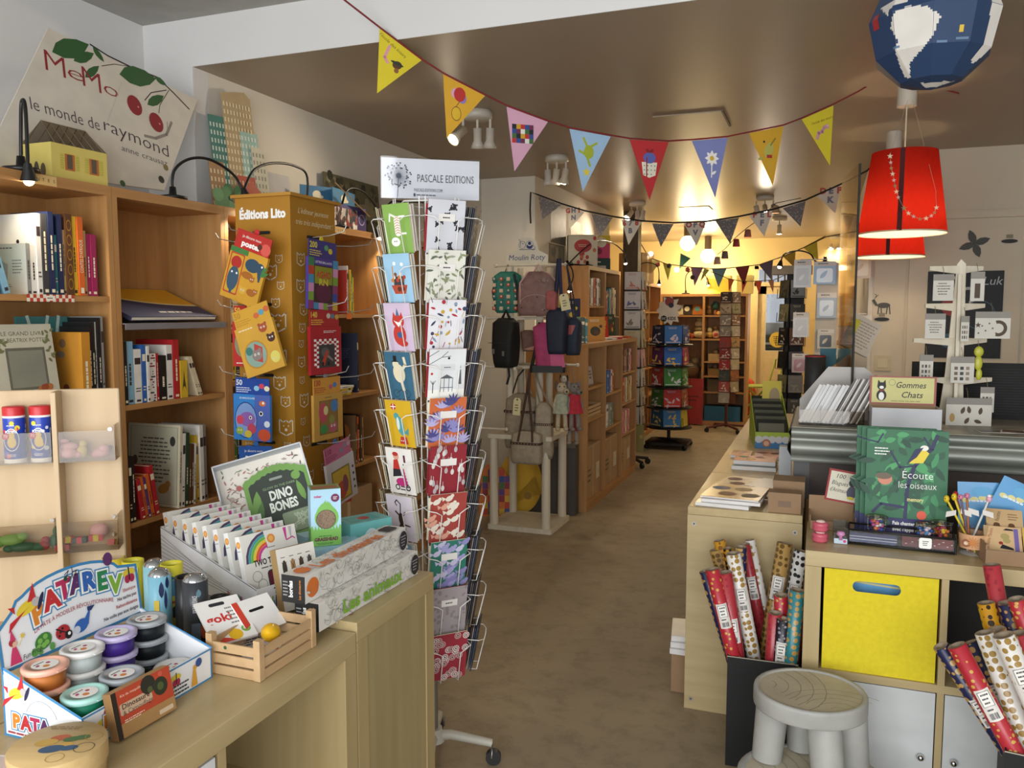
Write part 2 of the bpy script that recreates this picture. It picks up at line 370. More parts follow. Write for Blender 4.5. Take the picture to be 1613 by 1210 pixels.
def row(T,items,where,group,gap=.0015,seed=1,cov=None,nth0=0,d=.17):
    """books side by side from the origin of T along x; item: (colour, thickness, height[, depth[, lean degrees[, spine print[, cover print[, label]]]]])"""
    x=0;r=random.Random(seed)
    for i,it in enumerate(items):
        it=list(it)+[None]*(8-len(it));c,t,h,dd,lean,sp,cv,lb=it
        dd=dd or min(d,h*.76);lean=lean or 0
        if c == '_':x+=t;continue
        a=math.radians(abs(lean));
        Tb=T@TR(x,.004+.012*r.random(),0)
        if lean > 0:Tb=T@TR(x,.006,t*math.sin(a))@RY(lean)              # top leans towards +x
        elif lean < 0:Tb=T@TR(x+h*math.sin(a),.006,0)@RY(lean)           # top leans towards -x
        n=nth0+i
        nm=CN.get(c,'patterned');size='tall' if h > .26 else 'small' if h < .19 else 'thin' if t < .012 else 'thick' if t > .032 else 'upright'
        book(Tb,t,h,dd,c,lb or '%s %s book, %s along %s' % (size,nm,ORD[min(n,19)],where),group,sp,cv,seed=seed*31+i)
        x+=t*math.cos(a)+(h*math.sin(a) if lean and (i == len(items)-1 or not items[i+1][4:5] or items[i+1][4] != lean) else 0)+gap
    return x
def case(name,label,T,W,D,Hh,shelves,m,cols=1,t=.022,back=True,top=.035,kick=.06,cat='bookcase',group=None,mh=None,colx=None,div=None):
    """open case: sides, top, base, back and each shelf its own part; front on y = 0 looking along -y, x from 0 to W"""
    e=empty(name,(0,0,0),0,label,cat,group);e.matrix_basis=T;mh=mh or m
    for x in (0,W-t):b=MB();b.box(x,0,0,x+t,D,Hh-top,m);b.build('side_panel',e)
    b=MB();b.box(0,0,Hh-top,W,D,Hh,mh);b.build('top',e)
    if kick:b=MB();b.box(t,.0,0,W-t,D-.01,kick,mh);b.build('plinth',e)
    if back:b=MB();b.box(t,D-.008,kick,W-t,D,Hh-top,m);b.build('back_panel',e)
    xs=colx or [t+(W-2*t)*i/cols for i in range(cols+1)]
    for x in xs[1:-1]:b=MB();b.box(x-t/2,.002,kick,x+t/2,D-.008,Hh-top,m);b.build('divider',e)
    for i in range(len(xs)-1):
        a0=xs[i]+(t/2 if i else 0);a1=xs[i+1]-(t/2 if i < len(xs)-2 else 0)
        for z in (shelves[i] if hasattr(shelves[0],'__len__') else shelves):b=MB();b.box(a0,.004,z-.02,a1,D-.009,z,mh);b.build('shelf',e)
    return e
BULB=M('ffe9c4',.4,emit=14);LAMPK=M('151515',.4)
def clip_lamp(label,base,path,power=3,head=None,group='gooseneck clip lamps on the bookcases',aim=None):
    """small black gooseneck lamp: round base, bent neck, cone head with a lit bulb"""
    base=Vector(base);e=empty('clip_lamp',base,0,label,'lamp',group)
    b=MB();b.lathe([(0,0),(.055,0),(.055,.012),(.015,.02),(.012,.05),(0,.05)],LAMPK,20);b.build('base',e)
    P=[Vector(p)-base for p in path]
    S_=[]
    for i in range(len(P)-1):                                  # smooth the neck
        p0,p1,p2,p3=P[max(i-1,0)],P[i],P[i+1],P[min(i+2,len(P)-1)]
        for k in range(6):
            t=k/6;S_.append(.5*((2*p1)+(p2-p0)*t+(2*p0-5*p1+4*p2-p3)*t*t+(3*p1-p0-3*p2+p3)*t**3))
    S_.append(P[-1]);b=MB();b.tube(S_,.006,LAMPK,7);b.build('gooseneck',e)
    d=(S_[-1]-S_[-3]).normalized() if head is None else Vector(head).normalized();p=S_[-1]
    b=MB();b.cyl(p-d*.01,p+d*.045,.01,.026,LAMPK,14);b.build('lamp_head',e)
    b=MB();b.ball(p+d*.044,.017,BULB,10,6);b.build('bulb',e)
    if power:q=p+base+d*.075;point('clip_lamp_light',q,power,(1,.8,.55),.02,2.3,aim or q+d)
    return e
def pennant(a,b2,tip,Y,m,pr=None,label='',group='',cat='pennant',dY=0,thick=.0016):
    """cloth triangle hanging point down from a cord; a, b2, tip are pixels on the vertical plane Y (+dY at its right corner)"""
    A,B=at(*a,Y=Y),at(*b2,Y=Y+dY);t=at(*tip,Y=Y+dY/2);ux=Vector((B.x-A.x,B.y-A.y,0)).normalized();c=(A+B)/2
    L=[((q-c).dot(ux),q.z-c.z) for q in (A,t,B)];Wd=(B-A).length
    b=MB();b.at(FR);b.prism(L,-thick,0,m)
    if pr:b.at(TR(L[1][0]*.36,0,L[1][1]*.36)@FR);pr(b,Wd)
    o=b.build('pennant',label=label,cat=cat,group=group);o.matrix_basis=Matrix.Translation(c)@Matrix.Rotation(math.atan2(ux.y,ux.x),4,'Z');return o
# ================================================================ beech bookcases along the wall by the entrance
XF=-2.4
def shx(y,z,x=XF):return TR(x,y,z+(.0009 if z else 0))@RZ(90)             # shelf frame: looks along +x, runs along +y
BC='beech bookcases along the entrance wall'
ZT=1.99
zA1,zA2,zB1,zB2,zB3=1.597,1.19,1.507,1.196,.75
case('bookcase','beech bookcase at the entrance, below the cherry poster and yellow paper house',shx(1.40,0),.885,.3,ZT,[zA2,zA1,.75,.35],BEECH,1,group=BC,mh=BEECHX)
case('bookcase','beech bookcase holding the grey slanted display shelf, between entrance bookcase and mustard column',shx(2.287,0),.59,.3,ZT,[zB2,zB3,.35],BEECH,1,group=BC,mh=BEECHX)
case('bookcase','beech bookcase mostly hidden behind the mustard cardboard column',shx(2.879,0),.66,.3,ZT,[1.466,1.237,.83,.45],BEECH,1,group=BC,mh=BEECHX)
case('bookcase','beech bookcase seen between the mustard column and the card spinner',shx(3.541,0),.66,.3,ZT,[1.53,1.09,.70,.35],BEECH,1,group=BC,mh=BEECHX)
case('bookcase','beech bookcase just behind the tall greeting card spinner',shx(4.203,0),.66,.3,ZT,[1.53,1.09,.70,.35],BEECH,1,group=BC,mh=BEECHX)
case('bookcase','last beech bookcase of the wall row, behind the bag stand',shx(4.865,0),.66,.3,1.62,[1.2,.8,.4],BEECH,1,group=BC,mh=BEECHX)
# grey metal display shelf
b=MB();b.box(0,-.012,0,.544,.285,.004,M('77787c',.4,.3));b.box(0,-.014,-.02,.544,-.012,.004,M('8b8c92',.4,.3));b.box(0,.282,.004,.544,.285,.03,M('77787c',.4,.3))
o=b.build('display_shelf',label='grey metal display shelf fixed across the beech bookcase, carrying the yellow sun book',cat='shelf');o.matrix_basis=shx(2.311,zB1-.012)
# --- entrance bookcase, upper shelf
def sp_contes(b,t,h):
    b.at(TR(t/2)@FR@Matrix(((0,-1,0,0),(1,0,0,0),(0,0,1,0),(0,0,0,1))));b.txt("CONTES D'AFRIQUE",h*.5,-t*.3,t*.6,CREAM,w=h*.42);b.rect(h*.03,-t*.3,h*.1,t*.3,CREAM)
def sp_gold(b,t,h):
    g=M('b08a3a',.3,.5)
    for i in range(5):b.ring(0,h*(.14+.18*i),t*.4,t*.1,g,ry=h*.07)
def cv_fig(b,w,h):
    b.rect(-w/2,0,w/2,h,M('dfe0e0'));b.shp([(-.012+w*.0,h*.3),(.014,h*.3),(.006,h*.62),(-.004,h*.62)],BLACK);b.disc(.001,h*.66,.007,BLACK);b.lines(-w*.35,-.03,h*.45,h*.37,2,INK)
def cv_sketch(b,w,h):
    b.rect(-w/2,0,w/2,h,M('cdc9bd'));b.lines(-w*.4,w*.3,h*.95,h*.88,1,M('6a6a66'));b.shp([(-w*.3,h*.3),(-w*.05,h*.3),(-w*.02,h*.6),(-w*.18,h*.66),(-w*.32,h*.52)],M('a3a198'));b.lines(w*.1,w*.4,h*.7,h*.4,5,M('77776f'));b.lines(-w*.3,w*.1,h*.22,h*.1,3,M('77776f'))
w0='the upper shelf of the entrance bookcase';g0='books on the upper shelf of the entrance bookcase'
row(shx(1.44,zA1),[('b',.02,.24),('r',.016,.26),('w',.02,.25),('g',.01,.2,.15,0),('t',.018,.26),('v',.02,.24),('y',.015,.25),('u',.022,.27),('w',.018,.26)],w0,g0,seed=2)
row(shx(1.725,zA1),[('g',.012,.14,.12,-14),('y',.012,.15,.12,-14),('o',.012,.17,.13,-14),('m',.012,.19,.14,-14),('n',.014,.21,.15,-14),('l',.02,.27,.18,-14)],w0,g0,seed=4,nth0=9)
row(shx(1.945,zA1),[('a',.014,.165,.16,0,None,cv_sketch,'grey sketch covered book leaning on the white figure book, entrance upper shelf'),('w',.02,.16,.15),('w',.016,.265,.17,0,None,cv_fig,'white book with a thin black figure on its cover'),
    ('d',.022,.265),('n',.02,.275),('t',.014,.2),('n',.02,.27),('T',.01,.22),('u',.026,.275,.19,0,sp_gold),('y',.018,.27),('o',.022,.27,.18,0,sp_contes,None,'orange book with its title running up the spine, beside the yellow one'),('T',.014,.225,.16),('m',.014,.215,.16),('m',.022,.215,.16)],'the entrance top shelf from its grey sketch book',g0,seed=6)
# --- entrance bookcase, second shelf: books facing out
def fr_potter(b,w,h):
    b.rect(-w/2,0,w/2,h,M('c9c4ad'));b.txt('LE GRAND LIVRE',0,h*.88,h*.045,M('5d5a44'),w*.72);b.txt('DE BEATRIX POTTER',0,h*.81,h*.045,M('5d5a44'),w*.82)
    b.rect(-w*.33,h*.3,w*.33,h*.75,M('6a6a5a'));b.rect(-w*.29,h*.33,w*.29,h*.72,M('8e8d7c'));
    r=random.Random(3)
    for i in range(26):b.leaf((-1)**i*w*(.34+.14*r.random()),h*(.62+.3*r.random()),w*.09,w*.045,r.random()*360,M('76784f'))
    for i in range(12):b.disc(w*(.16+.2*r.random()),h*(.16+.16*r.random()),w*.05,M('b8713c' if i % 2 else '9b4a2a'))
    for i in range(8):b.leaf(-w*(.1+.3*r.random()),h*(.08+.2*r.random()),w*.14,w*.06,r.random()*360,M('8d7b4a'))
def fr_orange(b,w,h):
    b.rect(-w/2,0,w/2,h,M('c98a2c'));b.disc(.01,h*.86,.016,M('8a6a4a'));b.disc(.0,h*.72,.02,M('8a7a6a'),.012);b.disc(-.03,h*.28,.02,M('7a3a22'));b.disc(.02,h*.3,.014,M('7a3a22'))
def fr_teal(b,w,h):
    b.rect(-w/2,0,w/2,h,M('3f7d7c'))
    for a,c in ((-.2,.1),(.05,.32),(-.05,-.3)):b.line([(w*a,h*.3),(w*c,h)],.012,M('bcd0c8'))
g1='books on the second shelf of the entrance bookcase'
slab('book','book','navy book at the very edge beside the rabbit storybook, entrance second shelf',shx(1.74,zA2)@TR(0,.04)@LB(8,.024),.2,.24,.02,M('26305c'),None,g1,pages=1)
slab('book','book','sage storybook with framed picture and leaf corners, facing out on entrance second shelf',shx(1.948,zA2)@TR(0,.012)@LB(8,.024),.215,.31,.024,M('b9b498'),fr_potter,g1,pages=1)
slab('book','book','teal book with pale branches on its cover, behind the orange one',shx(2.105,zA2)@TR(0,.12)@LB(5,.012),.2,.335,.012,M('3f7d7c'),fr_teal,g1,pages=1)
book(shx(2.13,zA2),.034,.28,.2,'c98a2c','orange thick book standing at an angle on entrance second shelf',g1,None,fr_orange,seed=9)
row(shx(2.168,zA2),[('k',.012,.3),('k',.014,.315),('w',.008,.315),('k',.014,.33),('a',.01,.335)],'the second shelf of the entrance bookcase, by the divider',g1,seed=11)
row(shx(1.43,zA2),[('r',.02,.24),('b',.02,.25),('y',.024,.22),('w',.02,.25),('g',.02,.23)],'the far start of the second entrance shelf',g1,seed=12)
row(shx(1.43,zA2-.44),[(c,.024,.2+.01*(i % 5)) for i,c in enumerate('rbnywgoktumcnralybwgokmn')],'the third shelf of the entrance bookcase','books on the third shelf of the entrance bookcase',seed=13)
# --- second bookcase, slanted display
def fr_sun(b,w,h):
    b.rect(-w/2,0,w/2,h,M('3b4468'));y=M('f0b52a');o=M('f5e3a0')
    b.shp([(w*.5,h*.42)]+[(w*.5-w*.98*math.cos(a*PI/40),h+.0-h*.62*math.sin(a*PI/40)) for a in range(20,-1,-1)]+[(w*.5,h)],o)
    b.shp([(w*.5,h*.45)]+[(w*.5-w*.95*math.cos(a*PI/40),h-h*.57*math.sin(a*PI/40)) for a in range(20,-1,-1)]+[(w*.5,h)],y)
    b.lines(-w*.1,w*.42,h*.2,h*.12,1,WHITE,h=.012)
def fr_map(b,w,h):b.rect(-w/2,0,w/2,h,M('d9cfae'));b.lines(-w*.4,w*.4,h*.9,h*.2,6,M('8f8a6d'))
def fr_moon(b,w,h):
    b.rect(-w/2,0,w/2,h,M('23221f'));b.disc(-w*.1,h*.5,w*.28,M('e9dfb8'));b.disc(-w*.1,h*.5,w*.2,M('d8c88f'));b.disc(w*.3,h*.8,.008,WHITE);b.disc(w*.2,h*.28,.006,WHITE)
g2='picture books on the grey slanted shelf'
slab('book','book','navy picture book with a huge yellow sun, lying on the slanted grey shelf',shx(2.585,zB1)@LB(68,.0165),.46,.3,.016,M('2c3350'),fr_sun,g2,pages=1)
slab('book','book','black book with a pale moon peeking behind the yellow sun book',shx(2.39,zB1)@TR(0,.2)@LB(12,.012),.14,.175,.012,M('23221f'),fr_moon,g2,pages=1)
# --- second bookcase, middle shelf
def sp_pat(b,t,h):
    r=random.Random(5)
    for i in range(18):b.rect(-t*.4+t*.8*r.random()*.8,h*i/18,-t*.1+t*.5*r.random(),h*(i+.55)/18,M('8c2630' if i % 3 else '2a2a30'))
def sp_eiffel(b,t,h):b.shp([(-t*.3,h*.2),(-t*.1,h*.5),(0,h*.75),(t*.1,h*.5),(t*.3,h*.2),(t*.1,h*.3),(-t*.1,h*.3)],M('4a4620'))
w3='the middle shelf under the slanted display';g3='books on the middle shelf under the slanted display'
row(shx(2.315,zB2),[('k',.016,.235),('l',.032,.235,.17),('w',.034,.205,.16),('b',.018,.22),('w',.012,.215,.2),('w',.036,.185,.15,0,sp_pat),('r',.01,.185),('k',.034,.175,.15),('w',.03,.215,.2),('r',.03,.235,.19),('y',.038,.15,.13,0,sp_eiffel),('c',.012,.17,.13,-20),('c',.012,.17,.13,-20)],w3,g3,seed=21,gap=.003)
# --- second bookcase, lower shelf
def cv_text(b,w,h):
    b.rect(-w/2,0,w/2,h,M('cfc8ab'));b.rect(-w*.46,h*.03,w*.46,h*.97,M('9b9a86'));b.rect(-w*.445,h*.036,w*.445,h*.964,M('c3c0a6'))
    b.lines(-w*.3,w*.32,h*.85,h*.28,12,M('5c5a4c'),h=h*.018,al='c');b.disc(w*.36,h*.8,.014,M('3a3a36'),.02);b.disc(w*.2,h*.22,.03,M('b0843c'),.02,20);b.disc(-w*.36,h*.55,.013,M('6d5640'),.02);b.disc(w*.28,h*.28,.014,M('b0843c'))
w4='the lower shelf behind the marker display';g4='books on the lower shelf behind the marker display'
row(shx(2.315,zB3),[('k',.014,.25),('k',.014,.25)],w4,g4,seed=31)
row(shx(2.35,zB3),[('r',.018,.16,.12,-9),('o',.012,.165,.12,-9),('v',.012,.16,.12,-9),('o',.016,.17,.12,-9),('r',.02,.2,.14,-9)],w4,g4,seed=32,nth0=2)
row(shx(2.565,zB3),[('c',.012,.335,.27,4,None,cv_text,'large cream book with lines of text and a lion cub drawing on its cover'),('w',.016,.3,.2,4),('G',.018,.3,.2,4),('u',.012,.25,.18,4),('u',.01,.25,.18,4),('w',.01,.25,.18,4),('y',.014,.28,.2),('w',.02,.32,.22),('a',.02,.32,.22)],w4,g4,seed=33,nth0=7,gap=.003)
# --- third bookcase, slivers either side of the column
for z,s in ((1.466,'cccwc'),(1.237,'ydgbk'),(.83,'gkdGa'),(.45,'rnkyb')):
    row(shx(2.905,z),[(c,.026,.17 if z == 1.237 else .3 if z == 1.466 else .27) for c in s],'the %s shelf behind the mustard column' % {1.466:'top',1.237:'second',.83:'third',.45:'bottom'}[z],'books behind the mustard column',seed=int(z*100))
    row(shx(3.1,z),[(c,.03,.17 if z == 1.237 else .24) for c in 'bwrkygnu'],'the far part of the %s shelf behind the mustard column' % {1.466:'top',1.237:'second',.83:'third',.45:'bottom'}[z],'books behind the mustard column',seed=int(z*100)+1)
# --- fourth bookcase, between column and spinner
def cv_red(b,w,h):b.rect(-w/2,0,w/2,h,M('b02a20'));b.ring(0,h*.72,.035,.006,M('5a1410'));b.rect(-.03,h*.66,.03,h*.7,M('5a1410'));b.lines(-.05,.05,h*.48,h*.4,2,M('e0b0a0'))
def cv_navy(b,w,h):b.rect(-w/2,0,w/2,h,M('1d2440'));b.lines(-w*.35,w*.35,h*.75,h*.55,7,M('4a5270'))
def cv_forest(b,w,h):b.rect(-w/2,0,w/2,h,M('6b4a22'));b.disc(-.02,h*.5,.07,M('1d4a46'),.1);b.disc(.04,h*.6,.03,M('b06a2a'),.06);b.line([(.05,0),(.03,h)],.01,M('2a1c10'))
g5='books between the mustard column and the card spinner'
row(shx(3.6,1.53),[('k',.02,.22),('n',.024,.24),('b',.03,.22),('y',.012,.2,.15,-10)],'the top shelf right of the mustard column',g5,seed=41)
book(shx(3.83,1.53)@RZ(6),.012,.235,.19,'r','red book with a dark emblem on its cover, right of the mustard column',g5,None,cv_red,seed=1)
row(shx(3.86,1.53),[('w',.01,.26,.2),('y',.016,.24,.2),('g',.014,.22,.2),('y',.01,.2,.2)],'the top shelf beside the red emblem book',g5,seed=42)
row(shx(3.59,1.09),[('k',.02,.22),('r',.02,.22),('u',.02,.2),('k',.03,.23)],'the middle shelf right of the mustard column',g5,seed=43)
book(shx(3.93,1.095)@RZ(8),.014,.33,.22,'n','large navy book standing open-faced with lines of small print',g5,None,cv_navy,seed=2)
for i,c in enumerate('ycyw'):
    o=book(shx(3.7,1.092+.0125*i)@TR(.01*i,.0)@RY(90)@TR(-.012),.012,.16,.12,c,'%s paperback in the flat pile in front of the large navy book, %s from below' % (CN[c],ORD[i]),g5,seed=60+i)
row(shx(3.6,.70),[('k',.02,.25),('n',.025,.26),('y',.012,.22),('d',.02,.24)],'the lower shelf right of the mustard column',g5,seed=44)
book(shx(3.9,.70)@RZ(8),.016,.27,.21,'u','brown picture book with a dark green tree shape on its cover',g5,None,cv_forest,seed=3)
row(shx(3.93,.70),[('o',.014,.26),('k',.012,.27),('u',.02,.27),('T',.015,.25)],'the lower shelf beside the tree picture book',g5,seed=45)
# --- fifth and last bookcases, seen past the spinner
for j,(y0,z,s) in enumerate(((4.24,1.53,'ryoruwbkyrgn'),(4.24,1.09,'cwcywcTwcTwn'),(4.24,.70,'rouTkrnybgkw'),(4.9,1.2,'rkuTnrdbkyuo'),(4.9,.8,'kuGbnrkTykwd'))):
    row(shx(y0,z),[(c,.03,.2+.02*((i*7+j) % 4)) for i,c in enumerate(s)],'the %s shelf of the %s bookcase behind the spinner' % (['top','middle','lower','top','middle'][j],'near' if j < 3 else 'last'),'books behind the card spinner',seed=50+j)
for i,(y,z,w_,h) in enumerate(((3.6,.35,.5,.2),(4.25,.35,.5,.22),(2.4,.35,.4,.2),(4.95,.4,.5,.25))):
    b=MB();b.box(0,0,0,w_,.24,h,CARDB);b.box(w_*.47,-.0006,0,w_*.53,.0,h,M('c9b48c'));b.box(w_*.1,-.0006,h*.3,w_*.3,0,h*.6,PAPER)
    o=b.build('cardboard_box',label=['brown carton on the bottom shelf right of the mustard column','brown carton on the bottom shelf behind the card spinner','brown carton on the bottom shelf below the marker display','brown carton on the bottom shelf behind the bag stand'][i],cat='box',group='cartons on the bottom shelves');o.matrix_basis=shx(y,z)@TR(0,.02)
# shelf tags
def tagplate(T,t,w_,label,m=M('d9b777')):
    b=MB();b.box(-w_/2,0,-.016,w_/2,.002,.016,m);b.at(FR);k=len(t)
    for i,c in enumerate(t):b.txt(c,-w_/2+w_*(i+.5)/k,-.005,.011,M('5a3a1c'))
    o=b.build('shelf_tag',label=label,cat='label',group='lettered tags on the bookcases');o.matrix_basis=T
tagplate(TR(XF+.001,2.0,ZT-.018)@RZ(90),'CONTES',.12,'small wooden tag lettered CONTES on the top edge of the entrance bookcase')
b=MB();b.at(FR)
for i in range(15):
    for j in range(2):b.rect(-.09+.012*i,-.012+.012*j,-.078+.012*i,.012*j,M('b8402f') if (i+j) % 2 else M('e8ddc8'))
b.rect(-.02,-.008,.015,.008,PAPER);b.lines(-.015,.012,.004,-.004,1,INK)
o=b.build('shelf_tape',label='red and white checked tape strip on the edge of the upper entrance shelf',cat='tape');o.matrix_basis=TR(XF+.0015-.004,2.02,zA1-.01)@RZ(90)
tagplate(TR(XF+.001,3.78,ZT-.018)@RZ(90),'THEME',.1,'small wooden tag on the top edge of the bookcase right of the mustard column')
tagplate(TR(XF-.003,3.86,1.52)@RZ(90),'',.05,'plain orange shelf tag beneath the red emblem book',M('d8752c'))
# ================================================================ low birch cube units of the entrance table and what stands on them
TZ,TZ2=.77,.79;TX=-1.03
def cube_unit(label,T,W,Hh,D,cells,mv,mh,front=None,group='birch cube units',t=.05,ti=.02,rows=2):
    e=empty('cube_unit',(0,0,0),0,label,'shelf unit',group);e.matrix_basis=T
    b=MB();b.box(0,0,Hh-t,W,D,Hh,mh);b.build('top',e,bevel=.002)
    for x in (0,W-t):b=MB();b.box(x,.0,0,x+t,D,Hh-t,mv);b.build('side_panel',e,bevel=.0015)
    b=MB();b.box(t,.0,0,W-t,D,t,mh);b.build('base',e)
    n=len(cells);w_=(W-2*t)/n;zm=(Hh-t+t)/2
    for i in range(1,n):b=MB();b.box(t+w_*i-ti/2,.004,t,t+w_*i+ti/2,D,Hh-t,mv);b.build('divider',e)
    if rows == 2:b=MB();b.box(t,.003,zm-ti/2,W-t,D,zm+ti/2,mh);b.build('shelf',e)
    return e
near=cube_unit('low birch cube unit at the entrance carrying the modelling clay box',TR(TX,.3,0)@RZ(90),1.36,TZ,.39,[1,1,1,1][:3],BIRCH,BIRCHX)
b=MB();b.box(.05,.386,.05,1.31,.39,TZ-.05,M('cfccbe',.6));b.build('back_panel',near)
# white door insert with its blue dot, closing one cube
b=MB();b.box(.494,.002,.395,.868,.02,TZ-.055,M('d8dadc',.45));dr=b.build('door',near)
b=MB();b.at(TR(.835,.002,.66)@FR);b.disc(0,0,.009,M('2a4fa0'));b.build('sticker',dr)
b=MB();b.at(TR(.78,.001,.66));b.ball((0,-.012,0),.012,CHROME);b.cyl((0,0,0),(0,-.01,0),.005,.005,CHROME);b.build('knob',dr)
b=MB();b.at(TR(.72,0,TZ-.025)@FR);b.rect(-.03,-.014,.03,.014,M('d2bfa8'));b.lines(-.025,.02,.008,-.008,2,M('c09a94'));b.build('label_strip',near)
far_=cube_unit('low birch cube unit with a closed panel front, carrying the long colouring boxes',TR(TX-.002,1.668,0)@RZ(90),.42,TZ2,.39,[1],BIRCH,BIRCHX,rows=1)
b=MB();b.box(.02,.003,.05,.42-.05,.02,TZ2-.05,M('ab9a70',.5,kind='grainz',h2='9d8c63',scale=2));b.build('front_panel',far_)
b=MB();b.at(TR(.045,.05,TZ2+.0005));b.cyl((0,0,-.001),(0,0,.0006),.011,.011,M('8a6a45'),16);b.build('screw_cap',far_)
bk=cube_unit('birch cube unit standing behind the entrance table, hidden by the displays',TR(TX-.394,.8,0)@RZ(90),1.29,TZ,.39,[1,1,1],BIRCH,BIRCHX)
b=MB();b.box(0,0,0,.3,.3,.25,CARDB);b.box(.02,.02,.25,.28,.28,.252,KRAFT)
o=b.build('cardboard_box',label='carton inside the open cube under the entrance table',cat='box');o.matrix_basis=TR(TX-.07,1.27,.0515)@RZ(90)
# ---------------------------------------------------------------- modelling clay counter display
BL=M('3f86b8',.45);LET=['d98632','c23238','b5305c','5b2f63','2f63b0','2c8252','7fae3c']
def word(b,t,x,y,h,cols,m2=None,adv=None,rot=0,arc=0):
    n=len(t);adv=adv or h*.95
    for i,c in enumerate(t):
        u=(i-(n-1)/2)/max(1,(n-1)/2);xx=x+(i-(n-1)/2)*adv;yy=y+arc*(1-u*u);q=-u*arc*170/h*.05
        b.txt(c,xx,yy,h,M('3f86b8'),bold=.17,rot=q);b.txt(c,xx,yy,h,WHITE,bold=.12,rot=q);b.txt(c,xx,yy,h,M(cols[i % len(cols)],.35),bold=.055,rot=q)
def plane_(b,x,y,k):
    b.disc(x,y,.028*k,M('e0c63a'),.014*k,20);R=M('c02a30');b.shp([(x+.002*k,y+.01*k),(x+.02*k,y+.05*k),(x+.024*k,y+.01*k)],R);b.shp([(x-.006*k,y-.006*k),(x-.05*k,y-.042*k),(x-.044*k,y-.022*k),(x+.008*k,y+.001*k)],R);b.shp([(x-.03*k,y-.006*k),(x-.045*k,y+.012*k),(x-.03*k,y+.01*k)],R);b.disc(x+.022*k,y+.006*k,.01*k,M('b9b2b0'));b.disc(x+.034*k,y+.004*k,.005*k,M('22264a'),.02*k,-25)
def bug(b,x,y,k):
    b.disc(x,y,.019*k,M('a8262c'),.017*k);b.line([(x-.016*k,y+.012*k),(x+.012*k,y-.006*k)],.003*k,BLACK);b.disc(x+.014*k,y-.01*k,.01*k,BLACK);b.disc(x+.016*k,y-.008*k,.004*k,WHITE);
    for a,c in ((-.01,-.006),(0,.009),(-.006,.002)):b.disc(x+a*k,y+c*k,.003*k,BLACK)
def whale(b,x,y,k):
    m=M('2e62ad');b.disc(x,y,.02*k,m,.015*k,15);b.shp([(x+.008*k,y+.008*k),(x+.026*k,y+.03*k),(x+.03*k,y+.03*k),(x+.02*k,y-.004*k)],m);b.shp([(x+.022*k,y+.028*k),(x+.022*k,y+.038*k),(x+.044*k,y+.036*k),(x+.032*k,y+.026*k)],M('1d3566'));b.disc(x-.012*k,y-.006*k,.009*k,M('c8cdd6'))
def turtle(b,x,y,k):
    b.disc(x,y+.003*k,.022*k,M('3c7a36'),.018*k,20)
    for a,c in ((-.008,.006),(.006,.012),(.008,-.002),(-.012,-.006),(.0,-.006)):b.disc(x+a*k,y+c*k,.006*k,M('79b04e'))
    b.disc(x-.024*k,y-.014*k,.009*k,M('5c9a48'));b.disc(x+.02*k,y-.016*k,.007*k,M('5c9a48'),.009*k);b.disc(x-.01*k,y-.018*k,.006*k,M('5c9a48'))
def fly(b,x,y,k):
    b.disc(x-.008*k,y+.006*k,.009*k,M('d8c23a'),.006*k,30);b.disc(x+.008*k,y+.006*k,.009*k,M('d8c23a'),.006*k,-30);b.disc(x-.006*k,y-.008*k,.007*k,M('a8264c'),.009*k);b.disc(x+.006*k,y-.008*k,.007*k,M('a8264c'),.009*k);b.line([(x,y-.01*k),(x,y+.016*k)],.003*k,BLACK)
def fairy(b,x,y,k):
    P=M('c9396a');b.shp([(x-.016*k,y),(x+.016*k,y),(x+.01*k,y+.026*k),(x+.004*k,y+.044*k),(x-.004*k,y+.044*k),(x-.01*k,y+.026*k)],P);b.disc(x,y+.05*k,.009*k,M('e0b49a'));b.disc(x-.004*k,y+.054*k,.009*k,M('a8323a'));b.disc(x+.002*k,y+.049*k,.006*k,M('e0b49a'));b.shp([(x-.009*k,y+.058*k),(x+.007*k,y+.058*k),(x-.003*k,y+.088*k)],P);b.line([(x+.012*k,y+.04*k),(x+.024*k,y+.058*k)],.002*k,M('e6d68a'));b.star(x+.025*k,y+.062*k,.009*k,M('e0c04a'),7)
PX0,PX1,PY0,PY1,HB=-1.375,-1.185,1.016,1.34,.065
pe=empty('modelling_clay_display',(PX1,PY0,TZ),90,'white counter box of modelling clay pots with a colourful lettered header','display box')
Wp,Dp=PY1-PY0,PX1-PX0;PW=M('e9ebee',.5)
b=MB();b.box(0,0,0,Wp,Dp,.003,PW);b.build('base',pe)
b=MB();b.box(0,0,0,Wp,.003,HB,PW);b.at(FR);q=.0035
b.rect(0,0,Wp,q,BL);b.rect(0,HB-q,Wp,HB,BL);b.rect(0,0,q,HB,BL);b.rect(Wp-q,0,Wp,HB,BL);plane_(b,.04,.036,.6)
word(b,'PATAREV',.118,.024,.024,LET,adv=.021);fly(b,.222,.04,.8);b.lines(.205,.255,.03,.006,3,INK,seed=2,al='c');b.shp([(.262,.006),(.268,.04),(.276,.04),(.28,.006)],M('d9a03a'));b.disc(.274,.044,.006,M('d9a03a'),.005);b.disc(.285,.05,.009,M('2a4f90'));b.build('front_panel',pe)
